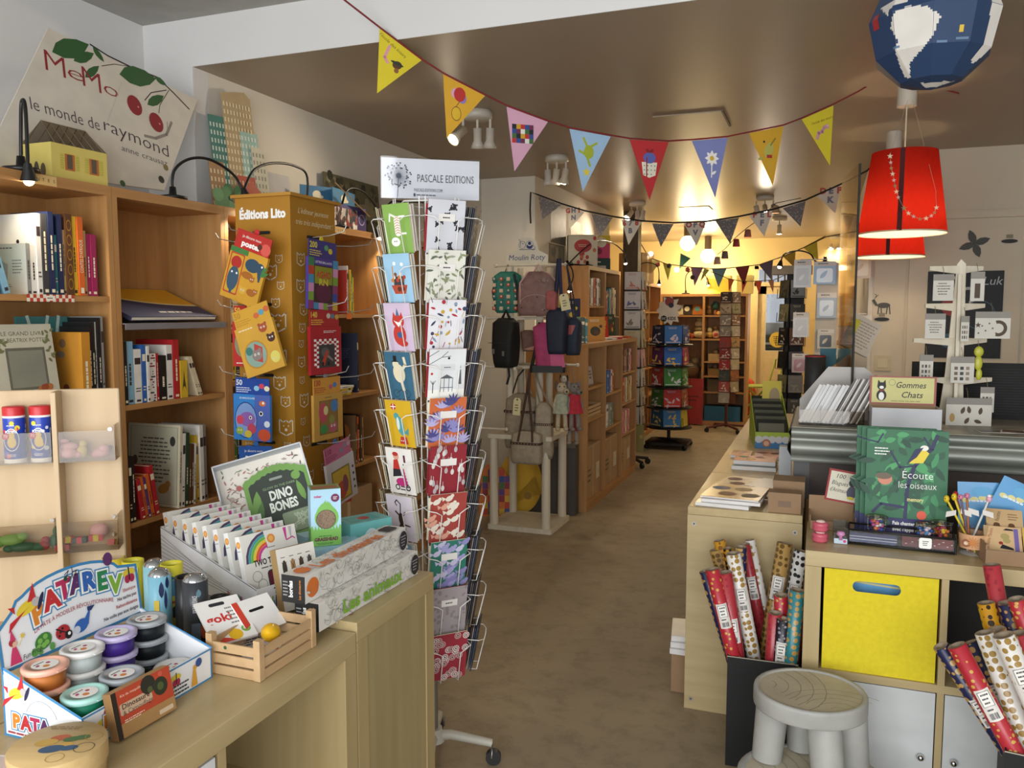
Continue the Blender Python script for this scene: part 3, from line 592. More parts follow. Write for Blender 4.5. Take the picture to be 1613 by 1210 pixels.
for s in (0,1):
    b=MB();x=0 if s == 0 else Wp-.003;b.prism([(0,0),(Dp,0),(Dp,.125),(0,HB)],0,.003,PW) if False else None
    b.add([(x+i,y,z) for i in (0,.003) for y,z in ((.003,0),(Dp,0),(Dp,.128),(.003,HB))],[(0,1,2,3),(7,6,5,4),(0,4,5,1),(1,5,6,2),(2,6,7,3),(3,7,4,0)],PW)
    b.at((TR(x,Dp/2)@RZ(-90) if s == 0 else TR(x+.003,Dp/2)@RZ(90))@FR);k=1 if s == 0 else -1;a=Dp/2
    b.line([(-a*k,.127),(a*k,HB)],.005,BL);b.line([(-a*k,.002),(a*k,.002)],.004,BL);b.line([(-a*k+.002*k,0),(-a*k+.002*k,.126)],.004,BL)
    if s == 0:word(b,'PATA',-a*.3,.02,.026,LET,adv=.023);plane_(b,-a*.62,.085,.75);b.lines(-a*.9,a*.3,.013,.005,1,M('a8323a'));b.disc(a*.72,.035,.012,M('5b2f63'),.014);b.ring(0,.04,.04,.001,M('9aa6b4'),a0=20,a1=160)
    b.build('side_panel',pe)
hd=[(0,0),(Wp,0),(Wp,.105)] + [(Wp*.5+.118*math.cos(a*PI/14)*1.0,.105+.042*math.sin(a*PI/14)) for a in range(1,13)] + [(.042,.118),(.03,.1),(0,.075)]
b=MB();b.at(TR(0,Dp-.004,.118)@RX(-7)@FR);b.prism(hd,-.003,0,PW)
for p0,p1 in zip(hd,hd[1:]+hd[:1]):b.line([p0,p1],.006,BL)
word(b,'PATAREV',Wp*.54,.064,.037,LET,adv=.0295,arc=.03);plane_(b,.062,.1,.85);fairy(b,.026,.006,.75)
b.txt('LA PÂTE À MODELER RÉVOLUTIONNAIRE',Wp*.5,.047,.0085,M('a8323a'),w=.185,arc=.014);turtle(b,.085,.024,.85);bug(b,.128,.028,.85);whale(b,.17,.026,.85);fly(b,Wp-.022,.09,1)
b.txt('Fun Frog',.06,.01,.01,INK,w=.04,shear=.3,rot=8)
for i,(t,c) in enumerate((('Elastique','b9776a'),('Ne tache pas','4a3a3a'),('Rebondissante','a8323a'),('Ne colle pas aux doigts','3a3a4a'))):b.txt(t,Wp-.01,.058-.0145*i,.007,M(c),al='r',bold=.02)
b.disc(Wp*.78,.138,.012,M('5b2f63'),.014);b.disc(Wp*.46,.128,.004,M('27462f'),.005);ink=M('2a2a30');b.line([(.148,.136),(.158,.142),(.152,.132),(.162,.128),(.154,.12)],.0016,ink);b.line([(.166,.146),(.166,.124)],.0016,ink);b.line([(.166,.136),(.176,.138),(.17,.128),(.18,.13)],.0016,ink)
b.build('header_card',pe)
# ---- pots
def pot(x,y,z,c,name,label,h=.04,r=.0385):
    e=empty('clay_pot',(x,y,z),0,label,'pot','pots of modelling clay in the counter box')
    b=MB();b.lathe([(0,.0),(r*.84,.0),(r*.9,h*.72),(r*.0,h*.72)],M(c,.5,var=.12,scale=40),28);b.build('clay',e)
    b=MB();b.lathe([(r*.845,.0),(r*.92,h*.78)],clear('e8eef0',tint=.96,name='pot_plastic'),28);b.build('tub',e)
    lid=H({'f08a3c':'e8b09a','e9e7e0':'dcdad6','5b35a0':'b9aed0','1f2124':'9fa4a8','1f9a72':'a2cfc4'}.get(c,'cccccc'),.35)
    b=MB();b.lathe([(r*.93,h*.7),(r*1.03,h*.74),(r*1.04,h*.93),(r*.98,h),(r*.8,h*1.0),(r*.78,h*.95),(0,h*.95)],lid,28);b.box(r*.95,-.009,h*.82,r*1.13,.009,h*.86,lid)
    b.at(TR(0,0,h*.951)@RZ(90));b.disc(0,0,r*.6,WHITE);b.disc(-.004,-.008,.006,M('d9883c'));b.disc(.008,.002,.004,M('b5305c'));b.disc(-.012,.004,.005,M('b5486c'),.003,40);b.lines(-.014,.014,.016,.008,1,INK);b.build('lid',e)
    return e
PC={'o':('f08a3c','orange'),'w':('e9e7e0','white'),'v':('5b35a0','violet'),'k':('1f2124','black'),'g':('1f9a72','green')}
ph=.0405
def stack(x,y,cs,where):
    n=len(cs)
    for i,c in enumerate(cs):pot(x,y,TZ+.0035+i*ph,PC[c][0],PC[c][1],'%s clay pot%s %s of the counter box' % (PC[c][1],'' if n == 1 else ', top of stack' if i == n-1 else ', bottom of stack' if i == 0 else ', middle of stack',where))
xk,xf=PX0+.052,PX1-.048
for k,(c,w_) in enumerate((('ooo','in the entrance corner'),('www','behind the front black stack'),('vvv','between white and black stacks'),('kkk','at the far end'))):stack(xk,PY0+.046+.0815*k,c,w_)
for k,(c,w_) in enumerate((('gg','before the orange stack'),('kk','in the front row'),('w','alone in the front row'))):stack(xf,PY0+(.05,.135,.268)[k],c,w_)
# ---------------------------------------------------------------- things leaning on and around it
def fr_dino(b,w,h):
    b.rect(-w/2,0,w/2,h,M('a9814f'));b.rect(-w/2,h*.3,w/2,h,M('b8452a'));b.rect(-w/2,0,-w*.42,h,M('2a2018'))
    b.txt('Kit de maquillage',-w*.36,h*.84,h*.055,M('f0d0b8'),w=w*.4,al='l');b.rrect(-w*.4,h*.46,w*.14,h*.7,.003,M('c7a98c'))
    b.txt('Dinosaure',-w*.36,h*.58,h*.11,M('4a2a1c'),w=w*.46,al='l',bold=.02);b.txt('& Camouflage',-w*.36,h*.45,h*.1,M('4a2a1c'),w=w*.5,al='l');b.lines(-w*.36,0,h*.36,h*.28,2,CREAM)
    b.disc(w*.1,h*.82,h*.2,M('2c2a22'));b.disc(w*.3,h*.66,h*.2,M('2c3020'));b.disc(w*.3,h*.66,h*.09,M('4a5a30'));b.disc(w*.12,h*.7,h*.07,M('4a5a30'));b.disc(w*.33,h*.92,h*.06,M('c9594a'));b.rrect(w*.2,h*.06,w*.45,h*.16,.002,M('d5bd9c'))
slab('makeup_kit','box','rust and kraft dinosaur makeup kit leaning on the clay pot display',TR(PX1+.032,PY0+.115,TZ+.001)@RZ(88)@TR(0,-.003)@LB(12,.022),.135,.085,.02,M('a9814f'),fr_dino,side=lambda b,w,h:[b.rect(-w/2+.001+w*.14*i,0,-w/2+w*.14*i+.0016,h,M('5a3a22')) for i in range(7)])
# round chip-wood box
p=at(91,1172,Z=TZ+.062);e=empty('round_wooden_box',(p.x,p.y,TZ+.0005),20,'round chip-wood box with a fruit picture on its lid, at the table edge','box')
CHIP=M('d0b27c',.55,kind='grainx',h2='c2a36c',scale=6)
b=MB();b.lathe([(0,0),(.071,0),(.071,.04),(0,.04)],CHIP,40);b.build('box_body',e)
b=MB();b.lathe([(.0745,.03),(.0745,.06),(.073,.062),(0,.062)],CHIP,40)
b.at(TR(0,0,.0622));G=M('4a6a3a')
for x,y,r_,c in ((-.005,.018,.016,'b8603a'),(.016,.014,.014,'4a6a3a'),(.03,.02,.013,'4a6a3a'),(-.02,.002,.018,'c9a24a'),(.012,-.006,.016,'c9a24a'),(.0,-.018,.02,'3a5a7a'),(.026,-.014,.014,'3a5a7a')):b.disc(x,y,r_,M(c),r_*.6,15)
b.ring(.048,.024,.014,.001,M('a8863a'));b.ring(.02,-.044,.014,.001,M('a8863a'));b.ring(.05,-.012,.016,.001,INK);b.txt('* * *',0,.052,.006,INK,rot=0) if False else b.lines(-.05,.03,.056,.044,2,M('8a6a3a'),al='c');b.build('lid',e)
b=MB();q=at(10,1204,Z=TZ+.05);b.prism(rr(-.06,-.09,.06,.06,.012),0,.05,M('e3dcda',.4));b.prism(rr(-.054,-.084,.054,.054,.01),.05,.0508,M('cdbcb8',.4))
o=b.build('storage_box',label='corner of a white lidded box at the very front of the table',cat='box',bevel=.003);o.location=(q.x-.028,q.y-.045,TZ+.0008);o.rotation_euler=(0,0,.25)
# ---------------------------------------------------------------- slatted crate with carded toys
CR=M('c9a87e',.6,kind='grainy',h2='bb9a70',scale=4);X0,X1,Y0,Y1=-1.21,-1.075,1.357,1.556;CH_=.066
e=empty('wooden_crate',((X0+X1)/2,(Y0+Y1)/2,TZ),0,'small slatted wooden crate full of carded toys on the entrance table','crate');cx,cy=(X1-X0)/2,(Y1-Y0)/2
for z0,z1 in ((.001,.021),(.026,.046),(.051,.071)):
    for s in (-1,1):
        b=MB();b.box(s*cx-(.004 if s > 0 else 0),-cy,z0,s*cx+(.004 if s < 0 else 0),cy,z1,CR);b.build('slat',e)
        b=MB();b.box(-cx,s*cy-(.004 if s > 0 else 0),z0,cx,s*cy+(.004 if s < 0 else 0),z1,CR)
        if s < 0 and z0 > .05:b.at(TR(-.02,-cy,.062)@FR);b.disc(0,0,.004,M('2f5a34'))
        b.build('slat',e)
for sx in (-1,1):
    for sy in (-1,1):b=MB();b.box(sx*(cx-.006)-.008,sy*(cy-.006)-.008,.001,sx*(cx-.006)+.008,sy*(cy-.006)+.008,.088,CR);b.build('corner_post',e)
b=MB();b.box(-cx+.004,-cy+.004,.001,cx-.004,cy-.004,.005,CR);b.build('base',e)
def fr_goki(b,w,h):
    b.rect(-w/2,0,w/2,h,M('ece9e4'));b.shp([(-w/2,0),(-w/2,h*.14),(-w*.2,h*.1),(w*.1,0)],M('d0402c'));b.rrect(-w*.22,h*.83,w*.14,h*.91,h*.035,INK);b.txt('goki',-w*.42,h*.46,h*.19,M('c8322c'),al='l',bold=.03)
    b.lines(w*.08,w*.46,h*.78,h*.34,5,M('7a7a78'));b.disc(w*.32,h*.2,h*.08,M('7aa84a'));b.txt('4+',w*.32,h*.17,h*.07,WHITE);b.disc(w*.05,h*.12,h*.12,M('e8b820'))
g='carded toys in the slatted crate'
o=slab('toy_card','card','white carded toy with red lettering lying across the crate top',TR(-1.185,1.42,TZ+.052)@RZ(62)@RX(-62),.1,.13,.006,M('ece9e4'),fr_goki,g)
slab('toy_card','card','white carded toy with a black hanging slot behind the red lettered card',TR(-1.16,1.50,TZ+.05)@RZ(75)@RX(-50),.1,.09,.004,M('ece9e4'),lambda b,w,h:[b.rrect(-.02,h*.6,.02,h*.68,.004,BLACK),b.rect(-w/2,0,-w*.35,h,M('d0402c'))],g)
slab('toy_card','card','carded toy at the bottom of the crate showing through the slats',TR(-1.14,1.46,TZ+.008)@RZ(60)@RX(-80),.09,.1,.004,M('dcd8d8'),lambda b,w,h:[b.lines(-w*.4,w*.4,h*.8,h*.5,3,INK),b.rect(w*.2,h*.1,w*.4,h*.3,M('c8322c'))],g)
b=MB();b.lathe([(0,-.028),(.012,-.026),(.02,-.012),(.02,.008),(.012,.02),(.004,.03),(0,.031)],M('e8b41e',.25),18);o=b.build('toy_lemon',label='glossy yellow toy lemon on its card in the crate',cat='toy');o.location=(-1.105,1.435,TZ+.074);o.rotation_euler=(1.2,.2,.4)
# ---------------------------------------------------------------- kaleidoscope tubes
def tube_(px,py,h,r,c,label,dome=False,deco=None,ring=None,z=TZ+.001,inner='2b2a22'):
    p=at(px,py,Z=z+h);e=empty('kaleidoscope',(p.x,p.y,z),171,label,'toy','printed kaleidoscope tubes')
    b=MB();b.lathe([(0,0),(r,0),(r,h),(r*.88,h),(r*.88,h-.012)],M(c,.35),28)
    if deco:
        for k in range(len(deco)):                                 # prints wrapped on the tube
            a,v,w_,hh,cc,kind=deco[k];b.at(RZ(a-90)@TR(0,-r-.0002)@FR)
            if kind == 'd':b.disc(0,v,min(w_,r*.5),M(cc),hh)
            elif kind == 't':b.at(RZ(a-90)@TR(0,-r-.0002,v)@RY(-90)@FR);b.txt(cc,0,-.004,hh,M('e6e6ea'),w=w_)
            elif kind == 'l':b.leaf(0,v,hh,w_,90,M(cc))
            elif kind == 'b':b.rect(-w_/2,v-hh/2,w_/2,v+hh/2,WHITE);b.bars(-w_*.3,v-hh*.4,w_*.3,v+hh*.4,BLACK)
            else:b.rect(-w_/2,v-hh/2,w_/2,v+hh/2,M(cc))
    b.build('tube',e)
    if dome:b=MB();b.lathe([(r*.95,h-.002),(r*.93,h+.003),(r*.75,h+.010),(r*.45,h+.015),(0,h+.017)],M('b9bcc0',.08,.85),24);b.build('lens',e)
    else:b=MB();b.lathe([(r*.9,h-.012),(0,h-.013)],M(inner,.4),20);b.build('inner_eyepiece',e)
Y_='d9cf3a'
tube_(178,878,.155,.026,'dcc53a','yellow kaleidoscope with orange stripe behind the header card, nearest the plywood stand',deco=[(-60,.13,.03,.008,'d0602c','r'),(-40,.1,.01,.02,'3a3a2a','l')])
tube_(209,882,.152,.026,Y_,'yellow kaleidoscope showing its barcode label',deco=[(-35,.115,.02,.045,'','b')])
tube_(243,890,.15,.026,'8fc4d2','pale blue kaleidoscope with silver lens, standing behind its darker twin',True)
tube_(251,905,.15,.026,'86c2d8','light blue kaleidoscope with branches and yellow lettering, silver lens on top',True,deco=[(-55,.06,.012,.07,'e2c64a','r'),(-30,.1,.012,.04,'23305a','l'),(-40,.03,.02,.015,'2a5a6a','d'),(-10,.07,.008,.05,'2a3a6a','l'),(0,.12,.01,.03,'23305a','l')])
tube_(270,887,.16,.026,Y_,'yellow kaleidoscope with a blue bird and a red bridge',deco=[(-35,.105,.012,.02,'4a94b8','d'),(-45,.07,.03,.006,'b04a2a','r'),(-30,.03,.022,.03,'2a2a20','l'),(-50,.13,.012,.005,'2f6f86','d'),(-20,.06,.004,.004,'2a2a20','d'),(-55,.1,.004,.004,'2a2a20','d')])
tube_(293,908,.145,.026,'17171a','black star-speckled kaleidoscope tucked behind the dark grey one',deco=[(-50+7*i,.02+.012*i,.002,.002,'d8d8dc','d') for i in range(9)],inner='b03a22')
tube_(307,913,.15,.0285,'34373c','dark grey kaleidoscope with silver lens and upright white lettering',True,deco=[(-40,.1,.04,.011,'FOR THE GUIDANCE','t'),(-25,.115,.012,.02,'5a7a86','l'),(-40,.03,.02,.05,'55606a','r'),(-5,.035,.008,.02,'c0562c','d')])
tube_(346,940,.07,.0265,'2e2d29','short dark pot with leaf prints and a recycling mark, beside the marker display',deco=[(-45,.035,.022,.06,'5d5c4e','r'),(-35,.05,.003,.006,'d0d0c8','d'),(-30,.035,.004,.004,'d0d0c8','d')])
b=MB();p=at(352,990,Z=TZ);b.box(-.09,-.03,0,.06,.05,.006,M('171717',.5));b.box(-.09,.046,.006,.06,.05,.02,M('171717',.5));o=b.build('display_tray',label='flat black tray behind the slatted crate',cat='tray');o.location=(-1.28,1.5,TZ+.0008);o.rotation_euler=(0,0,PI/2)
# ---------------------------------------------------------------- marker packs in their sloping counter box
Z2=TZ2+.0006;mp_=at(405,967,Z=TZ2);ML,MW=.46,.18
e=empty('marker_display',(mp_.x,mp_.y,Z2),72,'white sloping counter box filled with packs of markers','display box')
WB=M('e6e7ea',.5);RB=['c23b8a','d9562c','e0c33a','6fae3c','3f9a9a','4a3f63']
for x in (0,MW-.003):
    b=MB();P=[(0,0),(ML,0),(ML,.145),(0,.06)]
    b.add([(x+i,y,z) for i in (0,.003) for y,z in P],[(0,1,2,3),(7,6,5,4),(0,4,5,1),(1,5,6,2),(2,6,7,3),(3,7,4,0)],WB)
    if x == 0:
        b.at(TR(0,ML/2)@RZ(-90)@FR)
        for i in range(7):b.line([(-ML/2,.05+.012*i),(ML/2-.02-.05*i*.9,.012+.010*i)],.0012,M('6a6a70'))
        b.line([(-ML/2,.144),(ML/2,.059)],.002,M('55555a'))
        r=random.Random(4)
        for i in range(30):b.rect(ML/2-.16+.0053*i,.004,ML/2-.157+.0053*i,.015+.018*r.random(),M(RB[i % 6]))
    b.build('side_panel',e)
b=MB();b.box(.003,0,0,MW-.003,.003,.06,WB);b.at(TR(MW/2)@FR);r=random.Random(6)
for i in range(34):b.rect(-MW/2+.005*i,.003,-MW/2+.003+.005*i,.014+.024*r.random(),M(RB[i % 6]))
b.txt('TWO TIP',0,.038,.016,INK,w=.08,bold=.03);b.build('front_panel',e)
b=MB();b.box(.003,.003,0,MW-.003,ML-.003,.003,WB);b.build('base',e)
b=MB();b.box(.003,ML-.003,0,MW-.003,ML,.145,WB);b.build('rear_panel',e)
def sun_(b,x,y,r_):b.disc(x,y,r_,M('dd8a3a'),n=14);b.disc(x,y,r_*.6,M('e8ad5a'),n=12);b.lines(x-r_*1.4,x+r_*1.4,y-r_*1.5,y-r_*2.1,1,M('8a8a8a'))
def fr_mark(b,w,h):
    b.rect(-w/2,0,w/2,h,M('dedbd2'))
    for i,c in enumerate(RB[::-1]):
        R=.074-.0072*i;b.ring(-w*.5+.08,h*.585,R,.0068,M(c),a0=98,a1=180)
    b.txt('TWO TIP MARKERS',.01,h*.525,.0155,INK,w=w*.8,bold=.035);b.lines(-w*.34,w*.42,h*.5,h*.46,1,M('55555a'),al='c')
    sun_(b,.005,h*.87,.012);b.shp([(w*.27,h*.98),(w*.33,h*.98),(w*.31,h*.8),(w*.29,h*.8)],M('c23b8a'));b.shp([(w*.37,h*.98),(w*.43,h*.98),(w*.4,h*.8),(w*.385,h*.8)],M('b5aeb0'));b.line([(w*.3,h*.79),(w*.42,h*.82),(w*.46,h*.79)],.003,M('c23b8a'))
    b.rrect(-w*.14,.012,w*.4,h*.43,.01,M('3a3534'))
    for i,c in enumerate(['6a2a3c','8e3048','b04a44','c9703a','d9ae3a','6f9a3c','3a8a86','2f5a94','3a3f6a']):x=-w*.115+i*w*.056;b.rrect(x,.014,x+w*.05,h*.41,.003,M(c,.25))
    b.ring(-w*.32,h*.38,.014,.0012,M('7a7a7a'));b.ring(-w*.25,h*.25,.014,.0012,M('7a7a7a'))
def sd_mark(b,w,h):b.rect(-w/2,0,w/2,h,M('e6e5e2'));sun_(b,0,h-.022,.009)
WH={}
mt=e.matrix_basis
T0=TR(mp_.x,mp_.y,Z2)@RZ(72)
for i in range(8):
    y=.03+.051*i;zz=.004;wp=MW-.012;hp=.178
    b=MB();b.box(-wp/2,0,0,wp/2,.021,hp,M('dedbd2',.5));b.at(FR);fr_mark(b,wp,hp);b.at(TR(-wp/2,.0105)@RZ(-90)@FR);sd_mark(b,.021,hp)
    b.at(TR(0,.0105,hp));n_=6
    for k in range(n_):
        for q in range(3):b.shp([(-wp/2+wp*(k+q/3)/n_,-.0105),(-wp/2+wp*(k+(q+1)/3)/n_,-.0105),(-wp/2+wp*(k+(q+1)/3)/n_-.012 if k or q else -wp/2,.0105),(-wp/2+wp*(k+q/3)/n_-.012 if k or q else -wp/2,.0105)],M(['c9a23a','5a9a7a','c2485a'][q]))
    o=b.build('marker_pack',label='white marker pack with a rainbow corner, %s in the sloping counter box' % (['front one','second one back','third one back','fourth one back','fifth one back','sixth one back','second rearmost','rearmost'][i]),cat='marker pack',group='packs of markers in the counter box')
    o.matrix_basis=T0@TR(MW/2,y,zz+.0012*i)@LB(16,.021)
# ---------------------------------------------------------------- open gift case with dinosaur card
DOT=M('e9e2d6',.6)
def fr_lid(b,w,h):
    r=random.Random(9);cs=['b06a62','7f8a6a','9a8f86','5a5450','b8908a']
    for i in range(210):
        x,y=-w*.46+w*.92*r.random(),h*.04+h*.92*r.random();k=r.random()
        if k < .4:b.leaf(x,y,.012+.008*r.random(),.004,r.random()*360,M(cs[i % 5]))
        elif k < .55:b.disc(x,y,.007+.005*r.random(),M('b0605c' if k < .48 else 'b8a99a'),n=9)
        else:b.line([(x,y),(x+.008,y+.006*(-1)**i)],.002,M(cs[(i+1) % 5]))
pL,pR=at(335,770,Y=1.9),at(505,810,Y=1.9)
T=TR(-1.53,2.05,TZ2+.045)@RZ(38)@RY(-14)@RX(-24)
e=empty('gift_case',(0,0,0),0,'open pale grey case lid lined with flower print behind the marker packs','box');e.matrix_basis=T
LW,LH,LT=.265,.275,.055;G_=M('c9cdd3',.5)
b=MB();b.box(-LW/2,0,0,LW/2,.003,LH,DOT);b.at(FR);fr_lid(b,LW,LH);b.build('lining',e)
for n_,bx in (('lid_side',(-LW/2-.004,-LT,-.004,-LW/2,.003,LH+.004)),('lid_side',(LW/2,-LT,-.004,LW/2+.004,.003,LH+.004)),('lid_top',(-LW/2-.004,-LT,LH,LW/2+.004,.003,LH+.004)),('lid_bottom',(-LW/2-.004,-LT,-.004,LW/2+.004,.003,0))):
    b=MB();b.box(*bx,G_);b.build(n_,e)
bump=[(-.1+.2*i/18,.2+.032*math.sin(PI*i/18)+(.005 if i % 2 else 0)) for i in range(19)][::-1]
b=MB();b.at(FR);sh=[(-.085,0),(.095,0),(.1,.09),(.1,.15)]+[(x,y) for x,y in bump]+[(-.1,.12)];b.prism(sh,-.004,0,M('6f9a4a'))
b.shp([(x*.86,.012+y*.86) for x,y in sh],M('2c352c'));b.rrect(-.02,.188,.02,.196,.003,M('8a938a'));b.txt('GLOW IN THE DARK',.004,.163,.008,M('8aa87a'),w=.1);b.txt('DINO',.004,.127,.03,M('e6ebe0'),w=.07,bold=.04);b.txt('BONES',.004,.09,.03,M('e6ebe0'),w=.085,bold=.04)
b.disc(.06,.185,.014,M('6f9a4a'));b.leaf(-.08,.08,.09,.03,80,M('6f9a4a'));b.leaf(-.09,.04,.1,.026,70,M('4f7a3a'));b.leaf(.07,.1,.07,.02,100,M('6f9a4a'))
b.rrect(-.01,.014,.08,.078,.006,M('8a9a7c'));r=random.Random(2)
for i in range(16):b.line([(.0+.07*r.random(),.02+.05*r.random()),(.0+.07*r.random(),.02+.05*r.random())],.003,M('b8c4a8'))
o=b.build('toy_card',label='dark green dinosaur bones card standing in the open gift case',cat='card');o.matrix_basis=T@TR(.035,-.02,.005)
# ---------------------------------------------------------------- boxes beside it
def pbox(name,label,T,w_,h,d,m,fr,sd=None,cat='box',group=None,top=None):
    b=MB();b.box(-w_/2,0,0,w_/2,d,h,m);b.at(FR)
    if fr:fr(b,w_,h)
    if sd:b.at(TR(-w_/2,d/2)@RZ(-90)@FR);sd(b,d,h)
    if top:b.at(TR(0,d/2,h));top(b,w_,d)
    o=b.build(name,label=label,cat=cat,group=group,bevel=.001);o.matrix_basis=T;return o
def fr_grass(b,w,h):
    b.rect(-w/2,0,w/2,h,M('a9cfe2'));r=random.Random(3);gr=M('79b455')
    b.shp([(-w/2,0),(w/2,0),(w/2,h*.34)]+[(w*.5-w*i/20,h*(.3+(.07 if i % 2 else -.02))) for i in range(1,20)]+[(-w/2,h*.34)],gr)
    b.disc(.002,h*.5,w*.4,gr);b.txt('',0,0,.01,gr) if False else None
    for i in range(26):x=-w*.3+w*.6*i/25;b.leaf(x,h*.6,h*(.1+.12*r.random()),.005,90+(13-i)*-2.2,gr)
    b.disc(0,h*.47,w*.33,M('4a3f34'));b.disc(0,h*.47,w*.31,M('8a7460',.8,kind='speckle',h2='6a563f',scale=180));b.shp([(-w*.3,h*.52),(-w*.1,h*.6),(-w*.12,h*.38),(-w*.27,h*.4)],clear(gloss=1.2,name='window_film'))
    b.txt('GRASSHEAD',0,h*.09,h*.062,M('6a2440'),w=w*.78,bold=.04);b.lines(-w*.36,w*.36,h*.19,h*.16,1,M('3a6a3a'),al='c');b.lines(-w*.4,w*.4,h*.06,h*.02,2,M('3a6a3a'),al='c')
    b.txt('tobar',-w*.26,h*.86,h*.045,M('c2407a'),w=w*.26,bold=.03);b.disc(w*.31,h*.84,w*.14,M('6a2450'));b.lines(w*.23,w*.39,h*.87,h*.81,3,WHITE,al='c')
def fr_face(b,w,h):
    b.rect(-w/2,0,w/2,h,M('a3cfe4'))
    for x in (-w*.36,-w*.16):b.rrect(x-w*.085,h*.12,x+w*.085,h*.82,.004,M('d2e6ee'));b.disc(x,h*.45,w*.055,M('c2604a'),h*.24);b.disc(x-w*.02,h*.56,.003,WHITE);b.disc(x+w*.02,h*.56,.003,WHITE);b.ring(x,h*.4,.006,.0015,M('6a2a22'),a0=200,a1=340)
    b.disc(w*.05,h*.7,.01,M('6a2450'));b.shp([(w*.25+w*.2*math.cos(a*PI/12),h*.0+h*(.5+(.08 if a % 2 else 0))*math.sin(a*PI/12)) for a in range(13)],M('5a5a3c'))
def fr_egg(b,w,h):
    b.rect(-w/2,0,w/2,h,M('6fb9b8'));b.disc(0,h*.55,w*.2,M('c9dfe0'),h*.3);b.ring(0,h*.4,.03,.0015,M('b04a4a'));b.disc(0,h*.62,w*.1,M('c25a6a'),h*.14);b.txt('GIANT',-.0,h*.34,.012,M('2a5a7a'),w=.05,bold=.03);b.txt('EGG',.005,h*.15,.014,M('2a5a7a'),w=.045,bold=.03)
    for x in (-w*.4,w*.36):b.disc(x,h*.3,.008,M('a8d8d0'));b.disc(x,h*.7,.006,M('d0603a'))
gB='small boxed toys behind the long colouring boxes'
def top_tray(b,w,d):b.rect(-w*.46,-d*.46,w*.46,d*.46,M('7a8a4a'));b.rect(-w*.4,-d*.3,w*.4,d*.1,M('a35a4a'))
p=at(500,893,Z=TZ2)
pbox('toy_box','pale blue grass-head box lying flat with two egg faces, under the upright one',TR(-1.235,1.91,Z2)@RZ(62),.17,.105,.075,M('a3cfe4',.35),fr_face,group=gB)
pbox('toy_box','pale blue box behind the flat grass-head box, mostly hidden',TR(-1.335,1.975,Z2)@RZ(62),.1,.11,.06,M('9fc4d4',.35),fr_face,group=gB)
pbox('toy_box','upright grass-head box with a round brown window, green grass and blue sky',TR(-1.265,1.895,Z2+.1062)@RZ(40),.082,.158,.07,M('8fbf8a',.35),fr_grass,lambda b,w,h:[b.rect(-w/2,0,w/2,h,M('a9cfe2')),b.rect(-w/2,0,w/2,h*.3,M('79b455'))],group=gB,top=top_tray)
pbox('toy_box','teal giant egg box behind the long colouring boxes',TR(-1.22,2.06,Z2)@RZ(62),.14,.14,.09,M('6fb9b8',.35),fr_egg,group=gB,top=lambda b,w,d:[b.rect(-w*.4,-d*.3,w*.3,d*.3,M('5fa9a8')),b.disc(0,0,.018,M('b04a4a'))])
def fr_bugs(b,w,h):
    b.rect(-w/2,0,w/2,h,M('ded9cf'))
    for i in range(4):x=-w*.33+w*.22*i;b.disc(x,h*.68,w*.06,M(['3a342c','a07a4a','4a3a2c','4a4a44'][i]),h*.13);b.line([(x-.007,h*.78),(x+.007,h*.6)],.0012,INK);b.line([(x+.007,h*.78),(x-.007,h*.6)],.0012,INK);b.lines(x-.008,x+.008,h*.87,h*.84,1,INK)
    b.lines(-w*.35,w*.35,h*.48,h*.36,2,M('7a766c'),al='c')
slab('toy_box','box','cream box with four beetles pictured, leaning on the marker display',TR(-1.205,1.70,Z2)@RZ(68)@LB(14,.03),.11,.155,.028,M('a88a5a'),fr_bugs,gB)
# ---------------------------------------------------------------- long colouring-roll boxes
def doodle(b,x0,x1,y0,y1,n,seed):
    r=random.Random(seed);k=M('8f8d88')
    for i in range(n):
        x,y=x0+(x1-x0)*r.random(),y0+(y1-y0)*r.random();s=.012+.014*r.random();q=r.random()
        if q < .35:b.ring(x,y,s*.7,.0009,k,a0=360*r.random(),a1=360*r.random()+200,n=14)
        elif q < .7:b.line([(x,y),(x+s*.6,y+s*(r.random()-.5)),(x+s,y-s*.3),(x+s*1.5,y+s*.3)],.0009,k)
        else:b.leaf(x,y,s,s*.4,360*r.random(),M('d5d2ca'));b.line([(x,y),(x+s*r.random(),y+s*r.random())],.0009,k)
def long_box(T,L,h,d,title,c,label,x0):
    b=MB();b.box(-L/2,0,0,L/2,d,h,M('e2dfd8',.45));b.at(FR);doodle(b,-L*.48,L*.48,h*.08,h*.9,100,len(title))
    c == 'd9752f' or b.txt(title,x0,h*.2,h*.52,M(c),w=L*.6,bold=.03);b.disc(L/2-.022,h*.5,.022,INK,h*.42);b.lines(L/2-.038,L/2-.008,h*.75,h*.25,4,M('9a9a98'),al='c')
    b.at(TR(0,d/2,h));doodle(b,-L*.45,L*.45,-d*.4,d*.4,70,len(title)+5)
    if c == 'd9752f':b.txt(title,-.02,-d*.42,d*.6,M(c),w=L*.62,bold=.025);b.disc(-L/2+.035,.0,.022,M(c),d*.3);b.rrect(L/2-.075,-d*.3,L/2-.02,d*.3,.01,INK)
    b.at(TR(-L/2,d/2)@RZ(-90)@FR);b.rect(-d/2,0,d/2,h,M('1d1b1a'));b.txt('Les dinosaures' if c == 'd9752f' else 'Les animaux',d*.32,h*.5,.007,M('e0883a'),w=h*.7,rot=90);b.txt('bordas',-.002,h*.5,.012,WHITE,w=h*.6,rot=90,bold=.03);b.lines(-d*.44,-d*.2,h*.8,h*.2,5,M('9a9a98'))
    if c == 'd9752f':b.at(FR);b.disc(-L/2+.03,h*.5,.024,M(c),h*.36)
    o=b.build('colouring_box',label=label,cat='box',group='long colouring poster boxes',bevel=.0012);o.matrix_basis=T
LB_=.47;a0=at(482,1000,Z=Z2)
